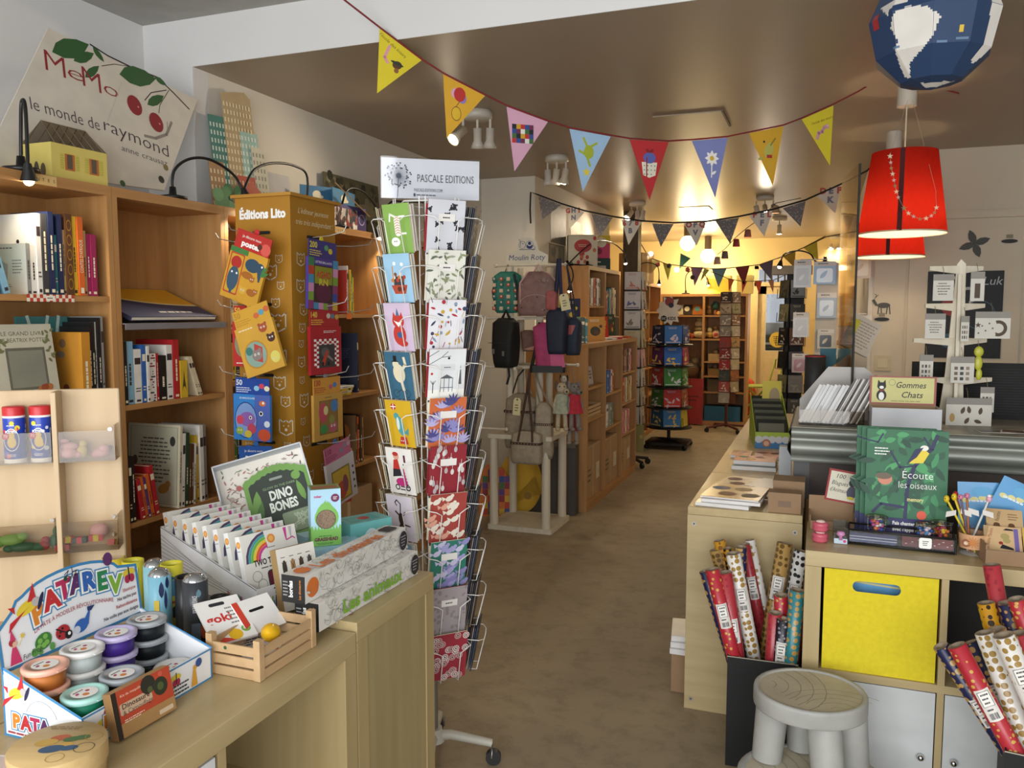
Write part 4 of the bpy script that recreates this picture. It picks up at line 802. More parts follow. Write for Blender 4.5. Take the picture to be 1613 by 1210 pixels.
yc=1.585+LB_/2
long_box(TR(-1.075,yc,Z2)@RZ(88),LB_,.068,.068,'Les animaux','7fb238','long white colouring box titled in green letters, lower of the two',0)
long_box(TR(-1.105,yc-.01,Z2+.0688)@RZ(89),LB_+.01,.066,.066,'Les dinosaures','d9752f','long white colouring box titled in orange letters, resting on the green titled one',-.02)
# ---------------------------------------------------------------- plywood pocket stand
RT=Vector((-1.635,1.555,0));T=TR(RT)@RZ(36.4)
e=empty('pocket_stand',(0,0,0),0,'plywood pocket stand with clear plastic trays at the left edge','display stand');e.matrix_basis=T
e['label']='plywood pocket stand with clear plastic trays, holding bubble tubs and small rubber animals'
zb,zt=TZ+.001,1.352;W1,W2=.135,.23
b=MB();b.box(-W1-W2,0,zb,0,.012,zt,PLY);b.build('back_board',e,bevel=.004)
b=MB();b.box(-W1-.006,-.058,zb,-W1+.006,.0,zt-.002,PLY);b.build('fin_board',e,bevel=.002)
b=MB();b.box(-.4,-.062,zb-.0005,.02,.1,zb+.012,PLY);b.build('base',e)
AC=clear('f4f0ea',gloss=.5,name='tray_plastic',tint=.9)
def tray(x0,x1,z,h=.075):
    b=MB();b.box(x0,-.06,z,x1,-.002,z+.002,AC);b.box(x0,-.06,z,x1,-.058,z+h,AC);b.box(x1-.0025,-.055,z,x1,-.002,z+h*1.15,AC);b.build('plastic_tray',e)
    b=MB()
    for dz in (.025,.07):b.cyl((x1-.02,-.004,z+dz),(x1-.02,.001,z+dz),.005,.005,CHROME,10)
    b.build('screw',e)
for z in (1.18,.958):
    tray(-W1+.008,-.004,z);tray(-W1-W2,-W1-.008,z)
def sd(T,pr):pass
def bubble(x,label):
    b=MB();b.lathe([(0,0),(.019,0),(.0205,.003),(.0205,.008),(.021,.01),(.021,.095),(.0195,.1),(0,.1)],M('2340a8',.3),28)
    b.lathe([(.0207,.0),(.0212,.001),(.0212,.008),(.0207,.009)],WHITE,28)
    r=random.Random(int(x*-1000))
    for i in range(26):
        a=360*r.random();b.at(RZ(a)@TR(0,-.0212)@FR);b.disc(0,.014+.075*r.random(),.0035+.0025*r.random(),M(['c9303c','e0c83a','d8dce8','5a74d0'][i % 4]),n=10)
    b.at(TR(0,-.0214)@FR);b.ring(0,.05,.0145,.001,WHITE,ry=.024);b.txt('PUSTEFIX',0,.064,.006,WHITE,w=.022,bold=.03);b.disc(0,.045,.0085,M('e0c04a'),.012);b.disc(0,.059,.006,M('e0c04a'));b.disc(-.011,.058,.007,M('c9303c'));b.txt('70',-.011,.0555,.006,WHITE);b.lines(-.012,.012,.082,.078,1,WHITE,al='c');b.lines(-.012,.012,.02,.014,2,WHITE,al='c')
    b.at(Matrix());b.lathe([(.0208,.095),(.0208,.104),(.0195,.1055)],WHITE,28)
    o=b.build('bubble_tub',label=label,cat='bubble tub',group='blue bubble tubs on the plywood stand');o.matrix_basis=T@TR(x,-.031,1.1825)@Matrix.Scale(1.13,4)
    b=MB();b.lathe([(.0212,.1),(.0212,.117),(.020,.119),(0,.119)],M('c22a30',.4),28);b.build('red_lid',o)
bubble(-W1-.092,'blue bubble-blowing tub with a red lid, the one away from the plywood fin');bubble(-W1-.035,'blue bubble-blowing tub with a red lid, the one against the plywood fin')
# rubber animals and parcels in the trays, each a lump of its own
def critter(name,label,x,z,c,parts,c2=None):
    b=MB()
    for i,(dx,dy,dz,rx,ry,rz) in enumerate(parts):b.ball((dx,dy,dz),(rx,ry,rz),M(c2,.5) if (c2 and i % 3 == 2) else M(c,.5),10,7)
    o=b.build(name,label=label,cat='toy',group='little toys in the plastic trays');o.matrix_basis=T@TR(x,-.03,z+.0028)
PKC='dba8ac'
critter('rubber_pig','pale pink rubber pig lying in the upper tray beside the fin',-.115,1.182,PKC,[(0,0,.014,.024,.016,.014),(-.018,.0,.016,.014,.013,.013),(.004,0,.03,.022,.014,.01),(-.008,0,.044,.013,.01,.006),(.022,.002,.01,.012,.01,.009)])
critter('rubber_chick','yellowish rubber toy between the two pink pigs',-.085,1.182,'cdbb6a',[(0,.006,.016,.014,.01,.016),(.004,.006,.034,.01,.009,.009)])
critter('rubber_pig','pale pink rubber pig at the outer end of the upper tray',-.04,1.182,PKC,[(0,0,.012,.02,.015,.012),(.006,0,.02,.013,.012,.012),(-.012,0,.008,.01,.008,.008)])
critter('rubber_frog','light green rubber frog in the lower tray',-W1-.11,.96,'7faf5a',[(0,0,.03,.03,.018,.014),(-.03,0,.026,.018,.016,.014),(.022,0,.036,.014,.012,.01)])
critter('rubber_crocodile','dark green rubber crocodile in the lower tray',-W1-.085,.96,'1f5a3e',[(0,-.006,.012,.034,.014,.012),(.035,-.006,.01,.02,.012,.01),(-.03,-.006,.01,.014,.012,.009)])
critter('rubber_beetle','red rubber toy between the green ones in the lower tray',-W1-.04,.96,'a02a34',[(0,-.004,.012,.014,.012,.012),(.004,-.004,.026,.01,.009,.008)])
critter('rubber_dragon','green rubber dragon against the fin in the lower tray',-W1-.018,.96,'2a6a48',[(0,.006,.018,.014,.012,.018),(.004,.006,.042,.009,.009,.014)])
def parcel(x,dz,a,c1,c2,label):
    b=MB();b.box(-.016,-.008,0,.016,.008,.014,M(c1,.45));b.box(-.006,-.0085,-.0003,.006,.0085,.0145,M(c2,.45));o=b.build('toy_magnet',label=label,cat='toy',group='wrapped magnets in the lower tray');o.matrix_basis=T@TR(x,-.034,.9605+dz)@RZ(a)@RY(a*.2)
parcel(-.135,0,0,'b8323a','d9c83a','red and yellow wrapped magnet lying flat at the near end of lower tray')
parcel(-.125,.018,25,'b8323a','d9c83a','red and yellow wrapped magnet on top of the near one')
parcel(-.095,.015,-8,'1f4a48','c9485a','dark green and red wrapped magnet mid tray')
parcel(-.06,.018,5,'c9485a','d9c83a','red and yellow wrapped magnet under the white ticket')
parcel(-.022,.004,80,'b8323a','d9c83a','red and yellow wrapped magnet standing at the outer end of lower tray')
critter('rubber_shell','pink fluted rubber shell above the wrapped magnets',-.055,.988,PKC,[(0,.006,.01,.022,.014,.018),(.006,.004,.014,.016,.012,.014)])
# dark lumps in bags at the stand's foot
b=MB()
for p in ((-.02,0,.03),(.03,.01,.028),(.0,.01,.055),(-.05,.0,.026)):b.ball(p,(.034,.03,.028),M('4a2a28',.25),10,7)
o=b.build('sweet_bag',label='bag of dark sweets at the foot of the plywood stand',cat='bag');p=at(25,948,Z=.84);o.location=(-1.58,1.30,TZ+.014);
# ================================================================ mustard cardboard column with hooks and sticker packs
LX0,LX1,LY0,LY1,LZ=-2.115,-1.865,2.60,2.90,1.985
MU=M('a8761c',.6,var=.04,scale=6);MUW=M('d9cdb4',.6)
e=empty('sticker_column',(0,0,0),0,'tall mustard cardboard column hung with sticker packs on wire hooks','display stand')
b=MB();b.box(LX0,LY0,0,LX1,LY1,LZ-.012,MU)
def bear(b,x,y,k,n=0):
    P=[(-1,1.1),(-.45,.7),(0,.95),(.45,.7),(1,1.1),(1,-.55),(0,-1),(-1,-.55)]
    b.line([(x+k*a,y+k*c) for a,c in P+P[:1]],k*.16,MUW)
    for a in (-.35,.35):b.disc(x+a*k,y+.25*k,k*.1,MUW,n=8)
    b.disc(x,y-.25*k,k*.22,MUW,n=10)
W1_,W2_=LX1-LX0,LY1-LY0
b.at(TR((LX0+LX1)/2,LY0)@FR)
b.txt('Éditions Lito',0,1.895,.034,WHITE,w=W1_*.84,bold=.05)
SL1=(1.84,1.57,1.30,1.04);
for x,y,k in ((.07,1.74,.015),(.075,1.64,.015),(.05,1.575,.018),(.03,1.69,.028),(.06,1.50,.034),(.065,1.37,.028),(-.09,1.29,.014),(.06,1.27,.026),(.085,1.2,.02),(.085,1.1,.03),(.09,1.03,.014),(-.06,.97,.022),(.04,.95,.034),(-.09,1.02,.014)):bear(b,x,y,k)
for z in SL1:b.rrect(-.05,z-.006,.035,z+.006,.005,BLACK)
b.at(TR(LX1,(LY0+LY1)/2)@RZ(90)@FR)
b.txt("L'éditeur jeunesse",.0,1.915,.022,M('e0cfa8'),w=W2_*.68,shear=.3);b.txt('très très indépendant !',.01,1.873,.022,M('e0cfa8'),w=W2_*.84,shear=.3)
for x,y,k in ((-.09,1.74,.024),(.11,1.73,.018),(-.095,1.64,.024),(-.08,1.55,.022),(-.09,1.48,.018),(-.1,1.42,.014),(-.1,1.35,.02),(.11,1.5,.02),(-.1,1.28,.014),(-.09,1.20,.026),(-.1,1.12,.014),(-.08,1.04,.02),(-.1,.96,.014),(-.06,.9,.02),(.03,.92,.014)):bear(b,x,y,k)
SL2=(1.83,1.56,1.29,1.02)
for z in SL2:b.rrect(-.05,z-.006,.06,z+.006,.005,BLACK)
b.build('column_body',e,bevel=.002)
b=MB();b.prism([(LX0-.012,LY0-.012),(LX1+.012,LY0-.012),(LX1+.012,LY1+.03),(LX0-.012,LY1+.03)],LZ-.012,LZ,M('b07f2c',.7));b.build('lid',e)
HK=M('b9b6ae',.3,.8)
def hook(p,d,L=.14,rise=.03):
    p=Vector(p);d=Vector(d);b=MB();b.tube([p,p+d*L*.5,p+d*L*.92+Vector((0,0,rise*.3)),p+d*L+Vector((0,0,rise))],.0022,HK,6);b.build('wire_hook',e)
for z in SL1:hook((-2.0,LY0,z),(-.25,-1,-.06));hook((LX0,2.75,z-.03),(-1,-.15,.1),.2)
for z in SL2:hook((LX1,2.74,z),(1,.15,.08));hook((LX1-.02,LY1,z-.02),(.6,.8,.02),.18)
def pack(T,w,h,t,c,label,top,fr,topc,slot='c22a30',n=1):
    """flat sticker pack: printed pouch with a header card and a coloured hanging ring"""
    b=MB();b.box(-w/2,-t,-h,w/2,0,-h*.26,M(c,.35));b.box(-w/2+.006,-t*.6,-h*.28,w/2-.006,-t*.3,0,M(topc,.35));b.at(TR(0,-t,-h)@FR);fr(b,w,h*.74);b.at(TR(0,-t*.6,-h*.26)@FR);top(b,w,h*.26)
    o=b.build('sticker_pack',label=label,cat='sticker pack',group='sticker packs hung on the mustard column');o.matrix_basis=T
    b=MB();b.ring(0,0,.013,.006,M(slot,.4));b.at(FR);b.prism(ell(0,.006,.011,.012),-.001,.0015,M(slot,.4));b.build('hanging_tab',o)
def hd(n,c,extra=None):
    def f(b,w,h):
        b.txt(n,-w*.44,h*.55,h*.34,M(c),al='l',bold=.03);b.lines(-w*.44,w*.0,h*.45,h*.08,3,M(c))
        r=random.Random(len(n)+ord(c[0]))
        for i in range(3):b.disc(w*(.12+.14*i),h*(.35+.3*r.random()),h*.2,M(extra[i % len(extra)] if extra else c),h*.16)
    return f
def ps(c):
    def f(b,w,h):b.txt('je décore mon',-w*.05,h*.62,h*.16,WHITE,w=w*.5);b.txt('poster',-w*.02,h*.18,h*.3,WHITE,w=w*.52,bold=.05);b.disc(w*.36,h*.35,h*.33,M('d4574a' if c == 'r' else '4f6fb0'));b.disc(w*.2,h*.4,h*.16,M('5a2a1a' if c == 'r' else 'c9803a'))
    return f
def beast(b,x,y,s,c,eye=True,ears=True):
    m=M(c);b.disc(x,y,s,m,s*.85)
    if ears:b.disc(x-s*.7,y+s*.7,s*.35,m);b.disc(x+s*.7,y+s*.7,s*.35,m)
    if eye:
        for a in (-.35,.35):b.disc(x+a*s,y+s*.15,s*.2,WHITE,n=10);b.disc(x+a*s,y+s*.15,s*.1,BLACK,n=8)
def f_jungle(b,w,h):
    b.rect(-w/2,0,w/2,h,M('cf9a2c'));b.rect(-w/2,h*.9,-w*.02,h,M('3f7a3c'));b.rrect(-w*.46,h*.1,-w*.08,h*.9,.006,M('b8432a'));b.rrect(-w*.43,h*.13,-w*.11,h*.87,.005,M('c9a02c'));b.disc(-w*.27,h*.72,w*.14,M('b02a24'))
    b.disc(-w*.27,h*.4,w*.15,M('3a5468'),h*.24);b.disc(-w*.33,h*.52,.004,WHITE);b.disc(-w*.2,h*.52,.004,WHITE);b.disc(-w*.26,h*.2,w*.04,M('3a5468'),h*.1)
    b.disc(w*.16,h*.76,w*.2,M('2f4a60'),h*.13);b.disc(w*.36,h*.76,w*.11,M('2f4a60'));b.shp([(w*.3,h*.7),(w*.38,h*.5),(w*.42,h*.5),(w*.44,h*.72)],M('2f4a60'));b.disc(w*.4,h*.8,.004,WHITE)
    b.disc(w*.08,h*.55,w*.16,M('a8641f'),h*.07);beast(b,w*.22,h*.5,w*.07,'a8641f');beast(b,w*.05,h*.24,w*.09,'d8a83a');b.disc(w*.28,h*.26,w*.12,M('a8641f'),h*.07);beast(b,w*.38,h*.3,w*.06,'a8641f');b.leaf(w*.4,h*.62,.04,.014,30,M('3f7a3c'));b.leaf(w*.42,h*.66,.04,.014,60,M('3f7a3c'))
def f_pets(b,w,h):
    b.rect(-w/2,0,w/2,h,M('d0a03a'));b.disc(-w*.12,h*.4,w*.3,M('b8862a'));b.disc(-w*.12,h*.4,w*.27,M('8aa89a'));b.shp([(-w*.1,h*.62),(w*.08,h*.5),(w*.0,h*.2),(-w*.2,h*.3)],M('b8433a'));beast(b,-w*.1,h*.38,w*.13,'8a7f78');b.disc(-w*.27,h*.5,w*.09,M('3f7a74'));beast(b,w*.22,h*.86,w*.11,'a8502c');beast(b,w*.36,h*.62,w*.1,'4a2a20');b.disc(w*.34,h*.24,w*.12,M('dfd36a'),h*.12);beast(b,w*.3,h*.2,w*.07,'dfd36a',True,False);b.lines(-w*.4,w*.1,h*.97,h*.9,1,M('e8d6a0'))
def f_red(b,w,h):b.rect(-w/2,0,w/2,h,M('b8302a'));b.disc(-w*.2,h*.5,w*.24,M('8a8a6a'),h*.3);b.disc(-w*.24,h*.6,w*.14,M('c0503a'));b.disc(-w*.1,h*.36,.012,BLACK);b.lines(-w*.4,0,h*.1,h*.05,1,WHITE)
def f_sea(b,w,h):
    b.rect(-w/2,0,w/2,h,M('2f7fc9'));b.shp([(0,0),(w/2,0),(w/2,h),(w*.1,h)],M('4a62b0'));b.txt('LES ANIMAUX DE LA MER',-w*.12,h*.9,h*.04,WHITE,w=w*.42)
    b.disc(-w*.16,h*.44,w*.31,M('1d3f80'),h*.4);b.disc(-w*.16,h*.44,w*.29,M('7a9ad0'),h*.375);b.disc(-w*.12,h*.46,w*.22,M('8a5fa8'),h*.16);b.disc(-w*.32,h*.44,w*.1,M('c9435a'),h*.1);beast(b,-w*.33,h*.2,w*.1,'8fae3a',True,False);b.disc(w*.0,h*.26,w*.12,M('b8435a'));b.disc(-w*.1,h*.14,w*.1,M('c9b83a'),h*.08);b.disc(-w*.03,h*.5,.007,WHITE);b.disc(-w*.03,h*.5,.004,BLACK)
    b.disc(w*.3,h*.82,w*.09,M('d0703a'),h*.06);b.disc(w*.32,h*.83,.005,WHITE);b.disc(w*.26,h*.6,.009,WHITE);b.disc(w*.26,h*.6,.006,BLACK);b.disc(w*.34,h*.14,w*.17,M('c9502c'),h*.13);b.disc(w*.42,h*.38,w*.08,M('d6e2ee'),h*.07)
def f_abc(b,w,h):
    b.rect(-w/2,0,w/2,h,M('4a3a8a'));cs=['8a3a6a','4a8ab0','c9a83a','7a9a3a','b8432a','3a4a9a','c98ab0','3f7a4a'];r=random.Random(5)
    for i in range(6):
        for x in (-w*.5,w*.32):b.rect(x,h*i/6,x+w*.18,h*(i+1)/6,M(cs[(i*3+int(x > 0)*2) % 8]))
    for i in range(4):b.rect(-w*.32+w*.16*i,0,-w*.16+w*.16*i,h*.13,M(cs[(i*5+1) % 8]))
    b.rect(-w*.32,h*.13,w*.32,h*.86,M('3a2a24'));b.rect(-w*.3,h*.5,w*.3,h*.84,M('8a8a2a'));b.disc(0,h*.33,w*.27,M('5a2340'),h*.2);b.txt('AGHO',0,h*.62,h*.13,M('b8432a'),w=w*.5,bold=.04);b.txt('RN',.0,h*.48,h*.12,M('c9b83a'),w=w*.3,bold=.04);b.txt('LETTRES BRILLANTES',0,h*.9,h*.045,WHITE,w=w*.56)
def f_race(b,w,h):
    b.rect(-w/2,0,w/2,h,M('a8202a'))
    for i in range(10):
        for j in range(12):
            if (i+j) % 2:b.rect(-w*.4+w*.08*i,h*.14+h*.05*j,-w*.32+w*.08*i,h*.19+h*.05*j,WHITE)
    b.rect(-w*.26,h*.14,w*.26,h*.62,M('3a3a3c'));b.disc(-w*.05,h*.46,w*.14,M('5a5a5c'),h*.1);b.shp([(-w*.2,h*.2),(-w*.02,h*.5),(w*.06,h*.48),(-w*.08,h*.18)],M('b8402a'));b.disc(-w*.14,h*.22,.008,BLACK);b.disc(w*.05,h*.22,.008,BLACK);b.shp([(w*.05,h*.4),(w*.2,h*.3),(w*.2,h*.25),(.0,h*.36)],M('8a8078'));b.txt('COURSE',-w*.0,h*.88,h*.05,WHITE,w=w*.4) if False else b.lines(-w*.1,w*.35,h*.92,h*.86,2,WHITE)
def f_birds(b,w,h):
    b.rect(-w/2,0,w/2,h,M('c29445'));b.rect(-w*.32,h*.12,w*.32,h*.86,M('6a4a24'));b.rect(-w*.3,h*.13,w*.3,h*.85,M('8a6a3a'));b.disc(-w*.2,h*.6,w*.14,M('b84a5a'),h*.22);b.disc(-w*.1,h*.64,w*.08,M('d8c88a'),h*.1);b.disc(w*.2,h*.72,w*.13,M('4a7ab0'));b.disc(-w*.18,h*.24,w*.13,M('3f8a4a'),h*.1);beast(b,w*.14,h*.26,w*.14,'b85a6a',True,False);b.disc(.02,h*.42,w*.1,M('8a8a4a'));b.lines(-w*.2,w*.2,h*.95,h*.89,1,M('8a6a3a'),al='c')
def f_tale(b,w,h):b.rect(-w/2,0,w/2,h,M('c9c2c6'));b.rrect(-w*.36,h*.06,w*.3,h*.8,.004,M('8a7a3a'));b.rect(-w*.32,h*.1,w*.26,h*.76,M('c9a83a'));b.disc(-w*.05,h*.3,w*.18,M('b8503a'),h*.2);b.disc(w*.1,h*.4,w*.1,M('8a4a5a'),h*.2);[b.disc(w*.42,h*(.2+.16*i),.006,INK) for i in range(4)]
FY=LY0-.045;CXc=(LX0+LX1)/2
def F(x,z,a=0,dy=0,yaw=0):return TR(CXc+x,FY-dy,z)@RZ(yaw)@RY(a)
pack(F(.045,1.825,19,.05),.17,.26,.012,'cf9a2c','tilted jungle poster pack with an elephant, top of the mustard column',ps('r'),f_jungle,'b8302a')
pack(F(-.03,1.565,0,.0),.16,.23,.01,'b8302a','red sticker pack half hidden behind the yellow pets pack',hd('50','e8c24a'),f_red,'b8302a')
pack(F(.015,1.56,-17,.06),.175,.25,.012,'d0a03a','tilted yellow pets sticker pack with a round window',hd('50','b8862a',['c9663a','5a9ab0','c9663a']),f_pets,'d0a03a','d9c83a')
pack(F(.005,1.295,1,.04),.165,.235,.012,'2f7fc9','bright blue sea animals sticker pack with a round window',hd('50','d6dce8',['8fc0e0','c9435a','e0e0c0']),f_sea,'23489a','2f6ab0')
pack(F(.01,1.04,-2,.04),.165,.24,.012,'3a8ac9','blue poster pack below the sea animals, half hidden by the gift case',ps('b'),f_sea,'2a5aa8','2f6ab0')
def G(y,z,a=0,dx=0,yaw=0):return TR(LX1+.04+dx,2.72+y,z)@RZ(88+yaw)@RY(a)
pack(G(.02,1.815,3),.19,.265,.012,'4a3a8a','purple alphabet sticker pack numbered 200 with a letter window',hd('200','d8c84a',['5a9a6a','c9b83a','3a3a8a']),f_abc,'3a3478','d9c83a')
pack(G(.02,1.55,0),.2,.25,.014,'a8202a','red racing sticker pack numbered 140 with chequered border',hd('140','e0c04a',['c9c0b0','5a7a8a','c9a03a']),f_race,'a8202a')
pack(G(.06,1.545,0,-.028),.19,.24,.01,'b8303a','dark red sticker pack just behind the racing pack',hd('140','e0c04a'),f_red,'8a1a24')
pack(G(.03,1.285,0),.19,.245,.012,'c29445','ochre birds sticker pack numbered 130 with an owl window',hd('130','a8402a',['b85a6a','4a7ab0','c98a5a']),f_birds,'c98f3a','9a9aa0')
pack(G(.06,1.02,-10,.02),.19,.25,.012,'c9c2c6','pink topped sticker pack numbered 110 below the ochre one',hd('110','8a3a6a',['8a8aa0','9a8a9a','c9a0b0']),f_tale,'c06a8a','2f6ab0')
pack(G(.15,1.0,4,-.0),.1,.24,.012,'8a1a2c','dark red sticker pack beside the pink topped one',hd('90','e0c04a'),f_red,'8a1a2c')
# ================================================================ on top of the bookcases
def board(pts,X0,X1,t,m,pr,name,label,cat):
    """flat board whose face meets four corner rays on a leaning plane: corners tl, tr, br, bl in pixels; plane from X0 at z=ZT to X1 at z=ZT+1"""
    n=Vector((1,0,(X0-X1))).normalized();p0=Vector((X0,0,ZT))
    P=[]
    for px,py in pts:
        d=ray(px,py);P.append(EYE+d*((p0-EYE).dot(n)/d.dot(n)))
    ux=((P[1]-P[0])+(P[2]-P[3])).normalized();vy=n.cross(ux).normalized();c=sum(P,Vector())/4
    L=[((q-c).dot(ux),(q-c).dot(vy)) for q in P]
    b=MB();b.prism([L[3],L[2],L[1],L[0]],-t,0,m);pr(b,L,lambda px,py:(lambda q:((q-c).dot(ux),(q-c).dot(vy)))(EYE+ray(px,py)*((p0-EYE).dot(n)/ray(px,py).dot(n))))
    o=b.build(name,label=label,cat=cat);o.matrix_basis=Matrix((( ux.x,vy.x,n.x,c.x),(ux.y,vy.y,n.y,c.y),(ux.z,vy.z,n.z,c.z),(0,0,0,1)));return o
def pr_memo(b,L,Q):
    R=M('8e2026',.6);K=M('43303a',.6);GN=M('2f5a2c',.6);a=lambda x0,y0,x1,y1:math.degrees(math.atan2(Q(x1,y1)[1]-Q(x0,y0)[1],Q(x1,y1)[0]-Q(x0,y0)[0]))
    def ln(pts,w):b.line([Q(*p) for p in pts],w,b_)
    def tx(t,x0,y0,x1,y1,h,m,bo=-.01):
        p,q=Vector(Q(x0,y0)),Vector(Q(x1,y1));b.txt(t,p.x,p.y,h,m,w=(q-p).length,al='l',rot=a(x0,y0,x1,y1),bold=bo)
    def lf(x0,y0,x1,y1,W):p,q=Vector(Q(x0,y0)),Vector(Q(x1,y1));b.leaf(p.x,p.y,(q-p).length,W,a(x0,y0,x1,y1),GN)
    b_=M('2a2018');ln([(142,70),(170,88),(205,105),(248,122),(272,145),(298,172)],.007);ln([(205,105),(180,101),(160,104)],.003);ln([(228,158),(238,146),(262,142)],.004);ln([(250,178),(252,165),(266,142)],.003)
    for q in ((82,82,140,70,.075),(116,96,148,84,.04),(146,74,164,98,.03),(188,117,246,124,.085),(134,122,156,104,.03),(232,165,258,151,.04),(244,122,262,134,.03)):lf(*q)
    tx('M',72,110,104,124,.088,R,-.012);tx('e',108,122,132,130,.06,R,-.012);tx('M',131,135,160,148,.088,R,-.012);tx('o',164,146,187,156,.06,R,-.012)
    tx('le monde de',49,172,158,206,.05,K);tx('raymond',164,205,266,248,.058,K);tx('anne crausaz',192,237,264,262,.026,K)
    for x,y in ((212,166),(246,193)):p=Q(x,y);b.disc(p[0],p[1],.038,R,.042);b.disc(p[0]+.018,p[1]-.002,.004,M('d9a0a0'))
    b_=M('8d857c');ln([(228,214),(245,218),(262,212),(270,193)],.012);ln([(264,210),(263,192)],.003)
    b_=M('c9c2b4');ln([(192,128),(168,195)],.0015);p=Q(261,264);b.disc(p[0],p[1],.014,M('7a6a3a'));p=Q(254,283);b.disc(p[0],p[1],.016,M('2a2a24'));p=Q(193,289);b.disc(p[0],p[1],.013,M('2f5a2c'))
board([(76,44),(311,157),(259,300),(-30,262)],-2.57,-2.80,.006,M('d4ccbd',.7),pr_memo,'poster_board','large cream board with red cherries and green leaves on top of the entrance bookcase','poster')
# little yellow house with a wire roof frame
p=at(92,288,X=-2.44);HX,HY=-2.505,2.19
e=empty('paper_house',(HX,HY,ZT),90,'small yellow paper house with shuttered windows and clear gabled roof','toy house');YE=M('d5c468',.7);YS=M('a8ab78',.7)
b=MB();b.box(-.115,-.07,.0005,.115,.07,.12,YE);b.at(TR(0,-.07)@FR)
for x in (-.045,.055):b.rect(-.018+x,.035,.022+x,.09,M('b86a2c'));b.rect(-.009+x,.04,.013+x,.088,M('5a5040'));[b.rect(x+s,.036,x+s+.014,.09,M('c9bc52')) for s in (-.036,.026)];[b.line([(x+s,.042+.008*i),(x+s+.012,.042+.008*i)],.0015,M('a89a3a')) for s in (-.035,.027) for i in range(6)]
b.at(TR(-.115,0)@RZ(-90)@FR);b.disc(-.0,.03,.012,M('4a4434'),.03);b.disc(.03,.028,.012,M('5a4a34'),.025);b.build('walls',e)
RF=clear('e0d8cc',gloss=.8,tint=.75,name='roof_film')
b=MB();b.add([(-.115,-.07,.12),(.115,-.07,.12),(.09,0,.2),(-.09,0,.2),(-.115,.07,.12),(.115,.07,.12)],[(0,1,2,3),(5,4,3,2),(0,3,4),(1,5,2)],RF);b.build('clear_roof',e)
b=MB()
for i in range(6):x=-.1+.04*i;b.tube([(x,-.07,.12),(x*.9,0,.2),(x,.07,.12)],.0016,M('8a7a64'),5)
b.tube([(-.09,0,.2),(.09,0,.2)],.0016,M('8a7a64'),5);b.build('roof_ribs',e)
for i,(y,h) in enumerate(((1.975,.05),(2.0,.038))):
    b=MB();b.lathe([(0,0),(.008,0),(.007,h*.6),(.002,h*.65)],M('2a2620'),10);b.ball((0,0,h*.8),.008,M('2a2620'),8,6);o=b.build('figurine',label='tiny dark figurine beside the yellow house, %s of the pair' % ('taller' if i == 0 else 'shorter'),cat='figurine',group='tiny figurines by the house');o.location=(-2.45,y,ZT+.0006)
# cardboard city
def pr_city(b,L):pass
b=MB();T=TR(-2.64,3.3,ZT+.0006)@RZ(78)@RX(-7)@Matrix.Scale(.86,4);b.at(FR)
bl=[(-.16,.0,.11,.56,'4d7f72','cfd8c8'),(-.06,.0,.2,.7,'b39c74','e0d0a8'),(.04,.0,.12,.5,'9ab8a8','d8e0d0'),(-.2,0,.1,.3,'a8825a','e0d0a8'),(.1,0,.1,.42,'c9c2a8','8a8a7a'),(-.02,0,.12,.24,'b5553c','d8c0a0')]
for i,(x,y,w_,h,c,c2) in enumerate(bl):
    b.at(TR(0,-.004*i)@FR);b.prism([(x,0),(x+w_,0),(x+w_,h),(x+w_*.8,h+(.03 if i == 1 else 0)),(x,h)],-.003,0,M(c,.7))
    n=int(w_/.022);k=int(h/.045)
    for a in range(n):
        for q in range(k):b.rect(x+.006+a*(w_-.008)/n,.012+q*.044,x+.006+a*(w_-.008)/n+.009,.036+q*.044,M(c2,.7))
b.at(TR(0,-.03)@FR);r=random.Random(8)
for i in range(16):b.disc(-.2+.42*r.random(),.05+.1*r.random(),.03+.02*r.random(),M(['4a7a4a','5f8a58','6f9a6a'][i % 3]),n=9)
b.shp([(-.02,.12),(.06,.22),(.16,.12)],M('b5553c'));b.shp([(.1,.06),(.17,.14),(.24,.06)],M('b5553c'));b.rect(0,0,.13,.12,M('c9a884'))
b.at(Matrix());b.box(-.2,-.032,0,.2,.001,.004,M('8a9a7a'))
o=b.build('paper_city',label='cut-out paper city of green, tan and blue buildings leaning on the wall',cat='paper model');o.matrix_basis=T
# pale panels, pop-up picture, tapestry photo, game box
b=MB();b.box(-.2,0,0,.2,.004,.28,M('b9b8b8',.8));o=b.build('blank_panel',label='plain pale grey panel leaning on the wall above the mustard column',cat='panel');o.matrix_basis=TR(-2.68,3.58,ZT+.0006)@RZ(90)@RX(-8)
b=MB();b.box(-.04,-.015,0,.04,.015,.05,M('5a4430'));o=b.build('wooden_block',label='small brown block in front of the paper city',cat='block');o.matrix_basis=TR(-2.52,3.22,ZT+.0006)@RZ(80)
def pop(b,w,h,s):
    b.rect(-w/2,0,w/2,h,M('3d7398'));b.rect(-w/2,0,w/2,h*.42,M('c9b02c'));b.shp([(-w/2,h*.42),(-w*.1,h*.46),(w/2,h*.4),(w/2,h*.34),(-w/2,h*.36)],M('3d6a3a'));b.disc(0,h*.8,w*.13,M('dfd5b4'),h*.1);b.disc(w*.1,h*.76,w*.1,M('dfd5b4'),h*.04)
    if s:b.rrect(w*.05,h*.05,w*.32,h*.3,.02,M('a83238'));b.rect(w*.1,0,w*.32,h*.16,M('dcc9a8'));b.rect(-w*.3,h*.44,w*.1,h*.47,M('dcdcd0'));b.rect(w*.34,.0,w*.5,h*.22,M('5a8a3a'))
e=empty('pop_up_picture',(-2.60,3.93,ZT+.001),0,'two-panel pop-up picture with blue sky, cloud and red roofed house on the bookcase','picture')
